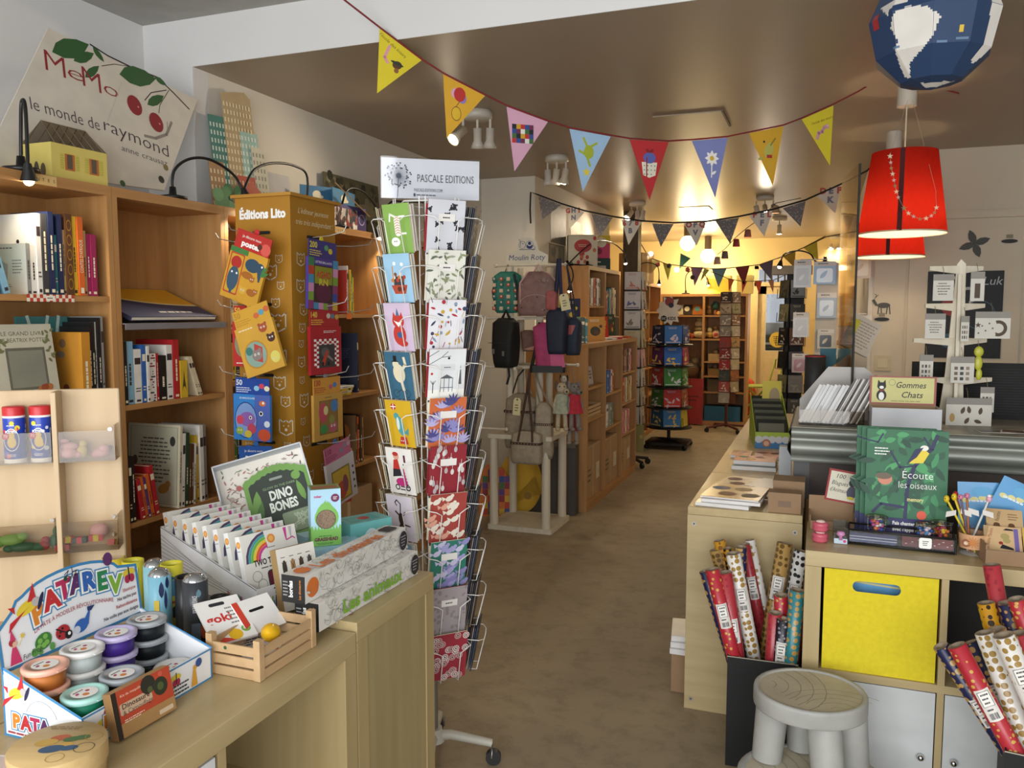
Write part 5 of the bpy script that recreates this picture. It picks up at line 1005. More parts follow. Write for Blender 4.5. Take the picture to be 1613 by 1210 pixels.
for n_,T,w_,s in (('picture_panel',TR(0,-.06,0)@RZ(62),.2,0),('picture_panel',TR(.045,.14,0)@RZ(98),.30,1)):
    b=MB();b.box(-w_/2,0,0,w_/2,.003,.235,M('3d7398'));b.at(FR);pop(b,w_,.235,s);o=b.build(n_,e);o.matrix_basis=T
def pr_tap(b,w,h):
    b.rect(-w/2,0,w/2,h,M('5d5a40'));r=random.Random(12)
    for i in range(90):b.disc(-w*.48+w*.96*r.random(),h*(.02+.96*r.random()),.012+.02*r.random(),M(['3d3a28','6a6648','4a472f','85805f','2f2d22'][i % 5]),n=8)
    b.shp([(-w*.2,h*.5),(w*.2,h*.62),(w/2,h*.5),(w/2,h*.36),(-w*.1,h*.34)],M('8f8a68'))
slab('landscape_picture','picture','dark green landscape picture leaning on the wall behind the pop-up',TR(-2.69,4.42,ZT+.0006)@RZ(90)@RX(-4),.62,.36,.006,M('5d5a40'),pr_tap)
def pr_game(b,w,h):
    b.rect(-w/2,0,w/2,h,M('b5aca0'));r=random.Random(4)
    for i in range(70):b.disc(-w*.48+w*.7*r.random(),h*(.06+.8*r.random()),.012,M(['1f1d1c','5a2a2a','e0dcd4','3a3a40','8a3a34'][i % 5]),.02,n=8)
    b.rect(w*.24,0,w/2,h,M('3a2f5c'));b.ring(w*.37,h*.5,.03,.004,M('b0a8c8'));b.rect(-w/2,h*.86,w/2,h,M('4a4272'))
slab('game_box','box','game box with a crowded picture and purple end on the bookcase edge',TR(-2.44,3.93,ZT+.0006)@RZ(90),.36,.13,.1,M('3a2f5c'),pr_game)
b=MB();b.box(-.17,-.02,0,.17,.02,.006,KRAFT);b.at(TR(0,0,.006));b.rect(-.05,-.02,.06,.02,M('3a2f5c'));o=b.build('card_strip',label='folded kraft card strip sloping down across the game box',cat='card');o.matrix_basis=TR(-2.425,3.95,ZT+.16)@RZ(90)@RY(22)@RX(40)
# gooseneck lamps
def L_(*pts):return [at(x,y,X=X_) for x,y,X_ in pts]
qb=at(34,275,X=-2.43);qb.z=ZT+.0006
clip_lamp('black gooseneck lamp standing by the yellow paper house',qb,[qb+Vector((0,0,.01)),at(33,210,X=-2.43),at(34,162,X=-2.43),at(40,170,X=-2.40),at(44,262,X=-2.37)],4,(-.1,.1,-1))
for lab,base,pts,pw in (('black gooseneck lamp arching left of the mustard column',(272,300),[(272,300),(274,270),(300,250),(335,253),(372,280),(388,318)],9),
        ('black gooseneck lamp arching over the mustard column',(480,300),[(480,300),(484,280),(465,262),(430,257),(400,268),(384,300)],0),
        ('black gooseneck lamp hanging its lit head over the game box',(533,318),[(533,318),(545,302),(570,301),(592,325),(602,345),(595,362)],6),
        ('black gooseneck lamp arching just behind the card spinner',(603,335),[(603,335),(612,322),(640,318),(680,322),(700,340)],2)):
    bp=at(*base,X=-2.45);bp.z=ZT+.0006
    P=[bp+Vector((0,0,.01))]+[at(x,y,X=-2.45+.12*i/len(pts)) for i,(x,y) in enumerate(pts[1:])]
    clip_lamp(lab,bp,P,pw,(-.1,-.2,-1) if pw == 9 else (.25,.1,-1))
# ================================================================ tall greeting card spinner at the end of the table
AX=at(683,1203,Z=0);A0=-63.4
e=empty('card_spinner',(AX.x,AX.y,0),0,'tall white wire spinner of greeting cards under a printed sign, beside the entrance table','card rack')
b=MB();b.cyl((0,0,.1),(0,0,2.0),.0165,.0165,M('8d8d88',.35,.6),16);b.build('pole',e)
GC=M('b9b4a6',.5)
for a in (20,110,200,290):
    b=MB();c,s=math.cos(math.radians(a)),math.sin(math.radians(a));b.at(RZ(a));b.tube([(0,0,.10),(.06,0,.105),(.2,0,.075)],.02,GC,8,taper=.014);b.build('leg',e)
    b=MB();b.at(RZ(a)@TR(.205,0,.0));b.cyl((0,-.012,.026),(0,.012,.026),.026,.026,M('2a2a2a',.5),18);b.tube([(-.006,-.017,.03),(-.006,-.017,.065),(-.006,.017,.065),(-.006,.017,.03)],.004,STEEL,5);b.build('caster',e)
b=MB();b.cyl((0,0,.085),(0,0,.13),.04,.03,GC,16);b.build('hub',e)
ZR=[1.718-.1515*i for i in range(10)];RR=.125;OUT=10;PH=.075           # pocket bottoms
def wires(b,z,hh=.11,w=.055):
    for x in (-w*.55,w*.55):b.tube([(x,.0,z),(x,-.028,z),(x,-.052,z+hh*.9),(x*1.6,-.052,z+hh),(x*2.32,-.04,z+hh*1.04)],.0017,WIRE,5)
    b.tube([(-w*1.27,-.04,z+hh*1.04),(-w*1.3,.03,z+hh*1.08)],.0017,WIRE,5);b.tube([(w*1.27,-.04,z+hh*1.04),(w*1.3,.03,z+hh*1.08)],.0017,WIRE,5)
for k in range(6):
    a=A0-100+60*k
    b=MB();b.at(RZ(a+90)@TR(0,-RR))
    for z in ZR:wires(b,z)
    for x in (-.066,.066):b.tube([(x,.03,ZR[-1]),(x,.03,ZR[0]+.18)],.0022,WIRE,5)
    b.tube([(-.066,.03,ZR[-1]),(.066,.03,ZR[-1])],.003,WIRE,5);b.tube([(0,.03,ZR[-1]),(0,.11,ZR[-1]-.01)],.003,WIRE,5)
    b.build('wire_pockets',e)
for z in (ZR[-1],ZR[4],ZR[0]+.17):b=MB();b.tube([(.1*math.cos(PI*i/3+.1),.1*math.sin(PI*i/3+.1),z) for i in range(6)],.003,WIRE,5,True);b.build('wire_ring',e)
# --- fronts
def bg(c):
    def f(b,w,h):b.rect(-w/2,0,w/2,h,M(c))
    return f
def f_cat(b,w,h):b.rect(-w/2,0,w/2,h,M('86ad52'));b.rrect(-.012,h*.35,.012,h*.75,.01,WHITE);b.disc(-.014,h*.24,.018,WHITE,.014);b.line([(.0,h*.72),(-.026,h*.8),(-.03,h*.66)],.006,WHITE);[b.line([(x,h*.74),(x+.022,h*.74)],.006,WHITE) for x in (.01,)];b.line([(.012,h*.4),(.032,h*.4)],.006,WHITE);[b.line([(-.01,h*(.4+.05*i)),(0,h*(.43+.05*i)),(.01,h*(.4+.05*i))],.0022,M('c9883a')) for i in range(7)];b.disc(-.018,h*.25,.002,INK);b.disc(-.01,h*.25,.002,INK)
def f_ark(b,w,h):
    b.rect(-w/2,0,w/2,h,M('9cc4de'));b.shp([(-.032,h*.36),(.034,h*.36),(.024,h*.18),(-.02,h*.18)],M('b04a30'));b.rect(-.02,h*.36,.022,h*.54,M('3a3a40'))
    for i in range(8):b.disc(-.024+.007*i,h*(.46+.06*(i % 3)),.006,M(['c9783a','d8d0c0','7a4a30','b8402a'][i % 4]))
    b.disc(-.01,h*.8,.006,WHITE);b.disc(.02,h*.78,.006,WHITE);b.line([(-.02,h*.4),(-.02,h*.74)],.004,M('c9883a'));b.disc(0,h*.28,.008,M('5a2a20'));b.disc(.016,h*.28,.006,M('5a2a20'))
def f_fox(b,w,h):b.rect(-w/2,0,w/2,h,M('cdb9cf'));R=M('c0382c');b.disc(0,h*.34,.026,R,h*.22);b.disc(0,h*.62,.024,R,.02);b.shp([(-.024,h*.64),(-.016,h*.82),(-.006,h*.7)],R);b.shp([(.024,h*.64),(.016,h*.82),(.006,h*.7)],R);b.shp([(-.018,h*.64),(0,h*.5),(.018,h*.64),(0,h*.6)],WHITE);b.shp([(-.007,h*.74),(0,h*.9),(.007,h*.74)],M('4a6a8a'));b.disc(0,h*.34,.01,M('3a5a8a'));b.disc(-.009,h*.63,.002,INK);b.disc(.009,h*.63,.002,INK);b.disc(.012,h*.16,.018,R,.01)
def f_bear(b,w,h):b.rect(-w/2,0,w/2,h,M('35647c'));C_=M('ddd3b4');b.disc(0,h*.55,.024,C_,h*.2,10);b.disc(-.01,h*.74,.013,C_);b.rect(-.018,h*.8,-.004,h*.92,BLACK);b.line([(-.024,h*.8),(.002,h*.8)],.003,BLACK);b.line([(.014,h*.62),(.03,h*.74),(.026,h*.88)],.01,C_);b.line([(.006,h*.4),(.012,h*.2)],.011,C_);[b.ring(x,h*.12,.013,.0016,INK,n=16) for x in (-.02,.024)];b.line([(-.02,h*.12),(.0,h*.2),(.024,h*.12)],.002,INK)
def f_seal(b,w,h):b.rect(-w/2,0,w/2,h,M('d2a81f'));T_=M('4f9a9a');b.disc(.0,h*.46,.015,T_,h*.22,12);b.disc(-.012,h*.66,.011,T_);b.shp([(.01,h*.3),(.034,h*.42),(.03,h*.26)],T_);b.disc(-.008,h*.5,.006,M('d8e0dc'),h*.14);b.disc(-.02,h*.86,.011,M('b8342c'));b.line([(-.03,h*.86),(-.01,h*.86)],.003,WHITE);b.line([(-.02,h*.8),(-.02,h*.92)],.003,WHITE);b.shp([(-.01,h*.06),(.026,h*.06),(.02,h*.22),(-.004,h*.22)],M('b8342c'));[b.disc(-.002+.008*i,h*.13,.002,WHITE) for i in range(3)]
def f_girl(b,w,h):
    b.rect(-w/2,0,w/2,h,M('e9e4dc'));[b.rect(-.01+.003*i,h*(.08+.062*i),.03-.002*i,h*(.105+.062*i),INK) for i in range(10)];b.disc(-.012,h*.82,.012,M('d9a08a'));b.disc(-.014,h*.87,.012,M('b8302c'),.007);b.shp([(-.03,h*.52),(0,h*.52),(-.006,h*.76),(-.024,h*.74)],M('c0342c'));b.shp([(-.034,h*.36),(.004,h*.4),(.0,h*.54),(-.03,h*.54)],INK);b.disc(0,h*.26,.024,M('c0307a'),.014);b.line([(.02,h*.2),(.012,h*.55)],.006,M('c0307a'));[b.ring(x,h*.14,.01,.004,INK) for x in (-.02,.024)];b.rect(.018,h*.7,.026,h*.86,M('5a1f3a'))
def f_monkey(b,w,h):b.rect(-w/2,0,w/2,h,M('dcd2dc'));B_=M('3a2a24');b.line([(.0,h*.62),(.004,h*.82),(-.01,h*.9),(-.018,h*.84),(-.012,h*.78)],.004,B_);b.disc(0,h*.48,.011,B_,h*.14);b.line([(-.006,h*.56),(-.02,h*.64)],.006,B_);b.line([(.008,h*.56),(.02,h*.64)],.006,B_);b.disc(0,h*.26,.015,B_);b.disc(0,h*.25,.01,M('c9a08a'));b.line([(.01,h*.36),(.034,h*.34)],.005,B_);b.line([(-.006,h*.36),(-.002,h*.1)],.005,B_);b.disc(-.004,h*.27,.0016,INK);b.disc(.004,h*.27,.0016,INK)
def nb(c,marks,cs,label=True,seed=1,n=34,kind='leaf',txt=0):
    def f(b,w,h):
        b.rect(-w/2,0,w/2,h,M(c));r=random.Random(seed)
        for i in range(n):
            x,y,k=-w*.46+w*.92*r.random(),h*(.03+.94*r.random()),M(cs[i % len(cs)]);q=kind if kind != 'mix' else ('leaf','dot','line')[i % 3]
            if q == 'leaf':b.leaf(x,y,.014+.012*r.random(),.007,360*r.random(),k)
            elif q == 'dot':b.disc(x,y,.004+.003*r.random(),k,n=8)
            elif q == 'paw':b.disc(x,y,.006,k,n=8);[b.disc(x+.008*math.cos(2.1*j+i),y+.008*math.sin(2.1*j+i),.003,k,n=6) for j in range(3)]
            elif q == 'flower':b.disc(x,y,.012,k,n=9);b.disc(x,y,.009,M(c),n=9);b.disc(x,y,.0065,k,n=9);b.disc(x,y,.003,INK,n=7)
            elif q == 'bird':b.disc(x,y,.013,k,.009,25);b.disc(x+.01,y+.009,.006,k);b.shp([(x-.01,y),(x-.026,y+.008),(x-.022,y-.008)],k)
            elif q == 'lantern':b.disc(x,y,.006,k,.01,n=8);b.line([(x,y),(x,y+.022)],.0014,k)
            elif q == 'fan':[b.leaf(x,y,.03,.007,30+30*j,k) for j in range(5)]
            elif q == 'line':b.line([(x,y),(x+.014*(r.random()-.5),y+.016)],.002,k)
        if label:b.rect(-.026,h*.6,.028,h*.74,M('e6e2dc'));(b.lines(-.018,.02,h*.7,h*.64,1,INK,al='c') if txt else None)
    return f
def f_garden(b,w,h):
    b.rect(-w/2,0,w/2,h,M('dfe1e2'));b.rect(-w/2,0,w/2,h*.2,WHITE);g=M('5a5f66');b.line([(-w/2,h*.7),(-.02,h*.84),(.0,h*.95)],.002,g);b.line([(-w/2,h*.86),(-.03,h*.97)],.002,g);b.line([(-.02,h*.84),(.01,h*.86)],.002,g);b.disc(.004,h*.82,.004,BLACK)
    b.shp([(-.024,h*.42),(0,h*.5),(.024,h*.42)],g);[b.line([(x,h*.16),(x,h*.42)],.002,g) for x in (-.02,-.008,.008,.02)];b.line([(-.022,h*.24),(.022,h*.24)],.002,g);b.line([(-.045,h*.14),(-.045,h*.36)],.003,g);b.line([(-.053,h*.38),(-.045,h*.3),(-.037,h*.38)],.002,g);b.shp([(.04,h*.3),(.045,h*.7),(.05,h*.3)],g);b.rect(-.022,h*.58,.026,h*.7,M('d4d6d8'));b.lines(-.016,.02,h*.66,h*.62,1,INK,al='c');b.disc(-.05,h*.52,.004,M('b8302c'))
C1=[('green card with a white cat hanging by its tail',f_cat),('sky blue card with animals on a red ark',f_ark),('lilac card with a red fox in a party hat',f_fox),('teal card with a cream bear riding a bicycle',f_bear),('yellow card with a teal seal balancing a parcel',f_seal),('striped card with a girl on a pink scooter',f_girl),('pale lilac card with an upside-down monkey',f_monkey),('light blue card low on the spinner',bg('8fb0c4')),('pale green card low on the spinner',bg('9ab08a')),('pale rose card at the bottom of the spinner',bg('c9a0a4'))]
C2=[('grey notebook with black paw prints and red back',nb('cfd0d6',0,['1f1f26'],1,3,16,'paw',1),'a02a34'),('ivory notebook strewn with small grey leaves',nb('dfded2',0,['5f665a','8a8f6a','9aa08a'],1,4,60,'leaf',1),'e0ddd0'),('white notebook strewn with pencils and red berries',nb('e3e2e6',0,['b02a3a','3a3f5a','8a9ab0','c9a03a'],0,5,44,'mix',1),'a02a34'),('wintry notebook with a garden kiosk and bare trees',f_garden,'a02a34'),
      ('orange notebook with lilac palm plants',nb('c9683a',0,['8f8ac0','b4aed8','4a4a86'],1,7,26,'fan'),'e6dfc8'),('dark red notebook with white lanterns and an elephant border',nb('8e2430',0,['d6d2cc','b8b0b0'],1,8,28,'lantern'),'8e2430'),('rust notebook with white herons',nb('a04038',0,['e6dccc','e6dccc','d9a08a'],0,9,16,'bird'),'e6dfc8'),('green notebook with lilac plants and birds',nb('2f7a68',0,['8f8ac0','a9a4d4','c9c4e0'],1,10,26,'bird'),'e6dfc8'),('mauve grey notebook with faint hearts and red back',nb('a39a9c',0,['8f8486'],1,11,40,'dot',1),'8e2430'),('crimson notebook covered in white flowers',nb('9a2a3a',0,['dcd4cf','c2a8a4'],0,12,30,'flower'),'e6dfc8')]
def pocket(k,i,w,h,designs,n,tint,gname,what,dz=0):
    z=ZR[i]+.004+dz;T0=TR(AX)@RZ(A0-100+60*k+90)@TR(0,-RR-.011,z)@RX(OUT)
    lab,fr=designs[i][0],designs[i][1]
    back=designs[i][2] if len(designs[i]) > 2 else tint[i % len(tint)]
    slab('greeting_card','card',lab+', on the card spinner',T0,w,h,.0035,M(back,.5),fr,gname)
    for q in range(n):
        c=tint[(i*3+q) % len(tint)] if len(designs[i]) < 3 else back
        slab('greeting_card','card','card tucked behind the %s, %s of its pocket' % (lab if len(lab.split()) < 8 else ' '.join(lab.split()[:7]),['second','third','fourth','fifth','sixth','seventh'][q]),T0@TR(.002*(-1)**q,.0062*(q+1),.004+.001*((q*5+i) % 3)),w,min(h,.142),.003,M(c,.5),None,gname)
for i in range(10):
    pocket(1,i,.108,.152,C1,3,['d8d2c0','b5aea0','cfc9bd'],'greeting cards on the animal side of the spinner','')
    pocket(2,i,.122,.162,C2,2,['e0dac8'],'notebooks on the front of the spinner','')
C3=[('dark card seen edge-on, %s from the top of the aisle side' % ORD[i],nb(['2a2f4a','26262c','3a3f52','2a3a4a'][i % 4],0,['8a8fa8','b0a890'],0,20+i,14,'leaf')) for i in range(10)]
C0=[('patterned card, %s from the top of the wall side' % ORD[i],nb(['8a7a52','b8a888','6a6a66','9a8a6a'][i % 4],0,['4a4436','c9b88a'],0,40+i,12,'leaf')) for i in range(10)]
for i in range(10):
    pocket(3,i,.118,.155,C3,5,['26262c','4a4f5c','7a6a55','2f3550','8f8a84','5a3a34'],'cards on the aisle side of the spinner','')
    pocket(0,i,.11,.152,C0,2,['a89a7a','7a6a4a','c9bfa8'],'cards on the wall side of the spinner','')
# sign
def f_sign(b,w,h):
    b.rect(-w/2,0,w/2,h,M('e3e6ee'));k=M('2c3a52');r=random.Random(1);x,y=-w*.34,h*.56
    for i in range(44):
        a=2*PI*i/44;q=h*(.2+.16*r.random());b.line([(x,y),(x+q*math.cos(a),y+q*math.sin(a))],.0007,k);b.disc(x+q*math.cos(a),y+q*math.sin(a),.0028,k,n=6)
    b.disc(x,y,h*.07,k);b.line([(x,y),(x-.004,0)],.0016,k)
    b.txt('PASCALE EDITIONS',w*.155,h*.42,h*.21,INK,w=w*.6,bold=-.01);b.txt('PASCALE-EDITIONS.COM',-w*.03,h*.17,h*.085,M('4a4f5a'),w=w*.3);b.rect(-w*.185,h*.04,-w*.165,h*.12,k);b.lines(-w*.155,w*.12,h*.11,h*.05,1,k)
Ts=TR(AX.x,AX.y,1.897)@RZ(A0+90+8)@TR(0,-.05)@RX(4)
b=MB();b.box(-.155,0,0,.155,.004,.122,M('e3e6ee',.4));b.at(TR(0,0,.002)@FR);f_sign(b,.30,.118);o=b.build('sign_panel',e);o.matrix_basis=TR(AX.x,AX.y,0).inverted()@Ts
b=MB();b.box(-.158,-.004,-.002,.158,-.0025,.127,clear(gloss=.6,name='sign_sleeve'));o=b.build('sign_sleeve',e);o.matrix_basis=TR(AX.x,AX.y,0).inverted()@Ts
# ================================================================ white bag stand in the middle of the shop
WS=M('d9d0bb',.55,kind='grainz',h2='cdc3ab',scale=3);BX,BY=-1.955,5.53
e=empty('bag_stand',(BX,BY,0),0,'off-white wooden stand with round pegs, hung with schoolbags, tote bags and soft toys','display stand')
b=MB();b.prism(rr(-.24,-.225,.24,.225,.015),0,.035,WS);b.build('base',e,bevel=.004)
b=MB();b.prism(rr(-.24,-.225,.24,.225,.015),.655,.685,WS);b.build('platform',e,bevel=.004)
for x in (-.2,.19):
    for y in (-.19,.19):b=MB();b.cyl((x,y,.035),(x,y,.655),.032,.03,WS,14);b.build('leg',e)
for x in (-.11,.11):
    for y in (-.1,.12):b=MB();b.cyl((x,y,.685),(x,y,1.86),.026,.026,WS,12);b.build('post',e)
for z in (1.155,1.5):b=MB();b.prism(rr(-.15,-.14,.15,.16,.02),z-.012,z+.012,WS);b.build('tier',e)
def peg(z,y,x0,x1,dx=1):
    b=MB();p,q=((x0,y,z),(x1,y,z)) if dx else ((y,x0,z),(y,x1,z));b.cyl(p,q,.008,.008,WS,8)
    for r_ in (p,q):b.ball(r_,.014,WS,10,7)
    b.build('peg',e)
peg(1.155,-.16,-.28,.3);peg(1.165,.1,-.25,.33);peg(1.5,-.12,-.27,.1);peg(1.87,-.05,-.24,.28);peg(1.155,0,-.3,.24,0);peg(.72,-.2,-.3,-.1)
def f_mr(b,w,h):
    k=M('2a3a78');b.txt('Moulin Roty',0,h*.13,h*.2,k,w=w*.88,shear=.15)
    b.ring(-.035,h*.66,.026,.0022,k);b.ring(.02,h*.66,.028,.0022,k);b.line([(-.06,h*.86),(-.045,h*.75),(-.05,h*.6)],.003,k);b.disc(.02,h*.62,.022,k,.018);b.disc(.02,h*.7,.018,M('e4dcc4'));b.disc(.02,h*.71,.012,k);b.line([(-.055,h*.5),(.06,h*.5)],.004,k);b.disc(-.03,h*.7,.004,k);b.ring(.045,h*.55,.016,.0022,k)
b=MB();w_,h_=.31,.2;b.at(TR(0,-.06,1.88)@FR);P=[(-w_/2,0),(w_/2,0),(w_/2,.06),(w_*.28,.09),(w_*.22,.15),(w_*.1,.185),(-.0,.175),(-w_*.06,.19),(-w_*.2,.175),(-w_*.22,.1),(-w_/2,.06)];b.prism(P,-.006,0,M('e4dcc4',.6));f_mr(b,w_,h_);b.build('sign',e)
gB='bags hanging on the off-white stand'
def at2(px,py,Y):p=at(px,py,Y=Y);return p
def bag(label,px,py,Y,W,Hh,D,c,rot=0,taper=.9,rtop=.3,name='school_bag',cat='bag',deco=None,strap=None,sag=.0,mat=None):
    """soft bag hanging by its top; px, py is the top middle; body swells and its corners are round"""
    W *= 1.12;Hh *= 1.08;p=at(px,py,Y=Y);e=empty(name,p,rot,label,cat,gB);m=mat or M(c,.7,var=.15,scale=30)
    b=MB();n=10;vs=[];N=20
    for j in range(n+1):
        v=j/n;z=-Hh*(1-v);ww=W/2*(taper+(1-taper)*(1-v)) if taper < 1 else W/2*(1-(taper-1)*(1-v))
        if v > 1-rtop:k=(v-(1-rtop))/rtop;ww *= math.sqrt(max(.02,1-k*k*.8))
        if v < .1:ww *= .9+v
        dd=D/2*(.72+.5*math.sin(PI*min(1,.15+v*.9)))
        for i in range(N):
            a=2*PI*i/N;c_,s_=math.cos(a),math.sin(a);q=.45;vs.append((ww*math.copysign(abs(c_)**q,c_),dd*math.copysign(abs(s_)**q,s_),z+sag*s_))
    b.add(vs,[(j*N+i,j*N+(i+1) % N,(j+1)*N+(i+1) % N,(j+1)*N+i) for j in range(n) for i in range(N)]+[list(range(N))[::-1],list(range(n*N,n*N+N))],m,True);b.build('bag_body',e)
    if deco:deco(e,W,Hh,D)
    if strap:
        for s in strap:b=MB();b.tube(s[0],s[1] if len(s) > 1 else .006,M(s[2] if len(s) > 2 else c,.7),6);b.build('strap',e)
    return e
def d_teal(e,W,H_,D):
    b=MB();b.at(TR(0,-D*.62)@FR);r=random.Random(3)
    for i in range(4):
        for j in range(6):x,y=-W*.36+W*.24*i,-H_*.95+H_*.14*j+.07*H_*.3;b.rrect(x-.014,y,x+.014,y+.026,.004,M(['a8442f','d0b89a','3a6a66'][(i+j) % 3]));b.disc(x,y+.016,.007,M('d9c8a8'),n=8)
    b.build('print',e)
def d_pink(e,W,H_,D):
    b=MB();b.at(TR(0,-D*.62)@FR);b.ring(0,-H_*.72,W*.4,.004,M('c0a09a'),ry=H_*.2,a0=0,a1=180);r=random.Random(5)
    for i in range(14):b.disc(-W*.36+W*.72*r.random(),-H_*(.12+.8*r.random()),.006,M(['8a6a5f','4a302c','a08478'][i % 3]),n=7)
    b.disc(W*.2,-H_*.2,.014,M('8a7468'));b.build('front_pocket',e)
bag('teal schoolbag printed with small houses, upper peg of the off-white stand',800,428,5.44,.2,.27,.1,'2f7a6a',0,1.25,.2,deco=d_teal,strap=[([(-.08,0,-.02),(-.1,-.04,-.14),(-.08,-.02,-.28)],.008,'1f2a2a'),([(.07,-.06,-.02),(.1,-.07,-.14),(.08,-.03,-.28)],.01,'1f2a2a'),([(-.02,0,0),(0,0,.05),(.02,0,0)],.005,'8a7a6a')])
bag('brown and dusty pink backpack hanging in the middle of the upper pegs',848,428,5.36,.25,.28,.12,'8a6a62',6,.95,.45,deco=d_pink,strap=[([(-.03,0,0),(0,0,.05),(.03,0,0)],.006,'c9a49a'),([(-.11,-.06,-.22),(-.115,-.06,-.08),(-.06,-.05,-.0)],.006,'d0a8a0')])
bag('black school satchel on the middle peg of the off-white stand',797,501,5.36,.17,.32,.13,'161615',-12,1.2,.12,deco=lambda e,W,H_,D:[(lambda b:(b.at(TR(0,-D*.62)@FR),b.line([(-W*.3,-H_*.1),(-W*.34,-H_*.62)],.004,M('4a4a48')),b.rect(-W*.34,-H_*.72,-W*.22,-H_*.62,M('6a6a66')),b.rect(W*.1,-H_*.76,W*.2,-H_*.66,M('6a6a66')),b.line([(-W*.5,-H_*.5),(W*.5,-H_*.5)],.004,M('2a2a2a')),b.build('flap',e)))(MB())],strap=[([(-.03,0,0),(0,0,.05),(.03,0,0)],.009,'1a1a1a'),([(.05,-.05,-.3),(.06,-.05,-.4),(.04,-.05,-.46)],.008,'161615')])
bag('bright pink bag with a black base on the middle pegs',864,508,5.37,.2,.31,.11,'a83a68',12,1.3,.06,deco=lambda e,W,H_,D:[(lambda b:(b.prism([(x*1.08,y*1.3) for x,y in rr(-W*.5,-D*.5,W*.5,D*.5,.02)],-H_*1.02,-H_*.88,BLACK),b.build('black_base',e)))(MB()),(lambda b:(b.at(TR(.03,-D*.64)@FR),b.shp([(-W*.12,-H_*.02),(W*.2,-H_*.02),(W*.42,-H_*.9),(-W*.02,-H_*.95)],M('c04a78')),b.build('side_flap',e)))(MB())],strap=[([(-.06,0,0),(-.09,-.03,-.2),(-.12,-.03,-.34)],.012,'141414')])
bag('brown flap purse peeping between black satchel and pink bag',832,520,5.5,.1,.14,.05,'7a5a4a',20,1.3,.1,name='purse',deco=lambda e,W,H_,D:[(lambda b:(b.at(TR(0,-D*.64)@FR),b.shp([(-W*.3,-H_*.9),(W*.5,-H_*.7),(W*.4,-H_*.95)],M('c98a70')),b.build('flap',e)))(MB())])
bag('dark navy pouch bag hanging at the aisle end of the upper peg',878,485,5.33,.14,.29,.1,'20283a',0,1.25,.2,name='pouch_bag',strap=[([(-.02,0,0),(.0,0,.2),(.01,0,.33)],.016,'1f2440'),([(.03,0,0),(.02,0,.2),(.015,0,.33)],.012,'26264a')])
bag('dusty rose cloth pouch above the dark navy one',869,458,5.30,.07,.12,.05,'a85a58',0,1.1,.2,name='pouch_bag')
bag('navy and rose drawstring bag lowest at the aisle end',903,500,5.42,.11,.24,.09,'262f40',-8,1.3,.2,name='drawstring_bag',deco=lambda e,W,H_,D:[(lambda b:(b.prism(ell(0,0,W*.44,D*.6),-H_*.45,-H_*.2,M('a0504c')),b.build('rose_band',e)))(MB())],strap=[([(0,0,0),(-.02,0,.14),(-.05,0,.35)],.005,'2a2a30'),([(.02,0,0),(-.0,0,.14),(-.05,0,.36)],.005,'2a2a30')])
TB='9a8d78'
def d_band(z,c='4a2f22'):return lambda e,W,H_,D:[(lambda b:(b.prism([(x*1.03,y*1.2) for x,y in rr(-W*.48,-D*.5,W*.48,D*.5,.02)],-H_*z-.016,-H_*z,M(c)),[b.at(TR(0,-D*.63)@FR)],[b.disc(-W*.4+W*.1*i,-H_*z-.008,.0025,M('d9cdb0',.2)) for i in range(9)],b.build('sequin_band',e)))(MB())]
bag('large beige tote with dark band at the back of the lower pegs',822,620,5.42,.22,.36,.1,TB,0,.9,.04,name='tote_bag',deco=d_band(.3),strap=[([(-.07,0,0),(-.03,0,.12),(.03,0,.19)],.006,'2a2420'),([(.07,0,0),(.03,0,.12),(.03,0,.19)],.006,TB)])
bag('beige tote leaning outward with a dark band, towards the soft toys',857,634,5.36,.12,.36,.1,'a39680',10,.85,.04,name='tote_bag',deco=d_band(.36),strap=[([(-.03,0,0),(-.06,0,.12),(-.07,0,.24)],.006,'8a7d68'),([(.03,0,0),(-.03,0,.12),(-.07,0,.24)],.006,'8a7d68')])
bag('small beige handbag with sequinned brown straps, front of the lower pegs',830,679,5.28,.2,.21,.08,'a2957f',0,.95,.05,name='handbag',deco=d_band(.33),strap=[([(-.05,-.045,-.07),(-.04,-.02,.02),(-.005,.01,.27),(.015,.02,.43)],.008,'4a2f22'),([(.055,-.045,-.07),(.045,-.02,.02),(.01,.01,.27),(.015,.02,.43)],.008,'4a2f22')])
for lab,px,py,Y,w_,h_,a in (('cream price tag tied to the beige totes',815,627,5.24,.055,.12,4),('cream price tag hanging in front of the dark navy pouch',887,463,5.24,.065,.11,-12)):
    p=at(px,py,Y=Y);b=MB();b.at(TR(0,0,-h_)@FR);b.prism([(-w_/2,0),(w_/2,0),(w_/2,h_*.86),(w_*.3,h_),(-w_*.3,h_),(-w_/2,h_*.86)],-.0015,0,M('ddd3a4',.7));b.disc(0,h_*.9,.006,M('4a3a2a'));b.txt('38',0,h_*.45,.018,M('5a4a3a'),rot=80) if False else b.lines(-w_*.25,w_*.25,h_*.66,h_*.2,3,M('6a5a4a'));b.at(Matrix());b.tube([(0,0,-.01),(.01,.02,.04)],.0015,M('8a7a60'),4)
    o=b.build('price_tag',label=lab,cat='tag',group='price tags on the bag stand');o.location=p;o.rotation_euler=(0,math.radians(a),0)
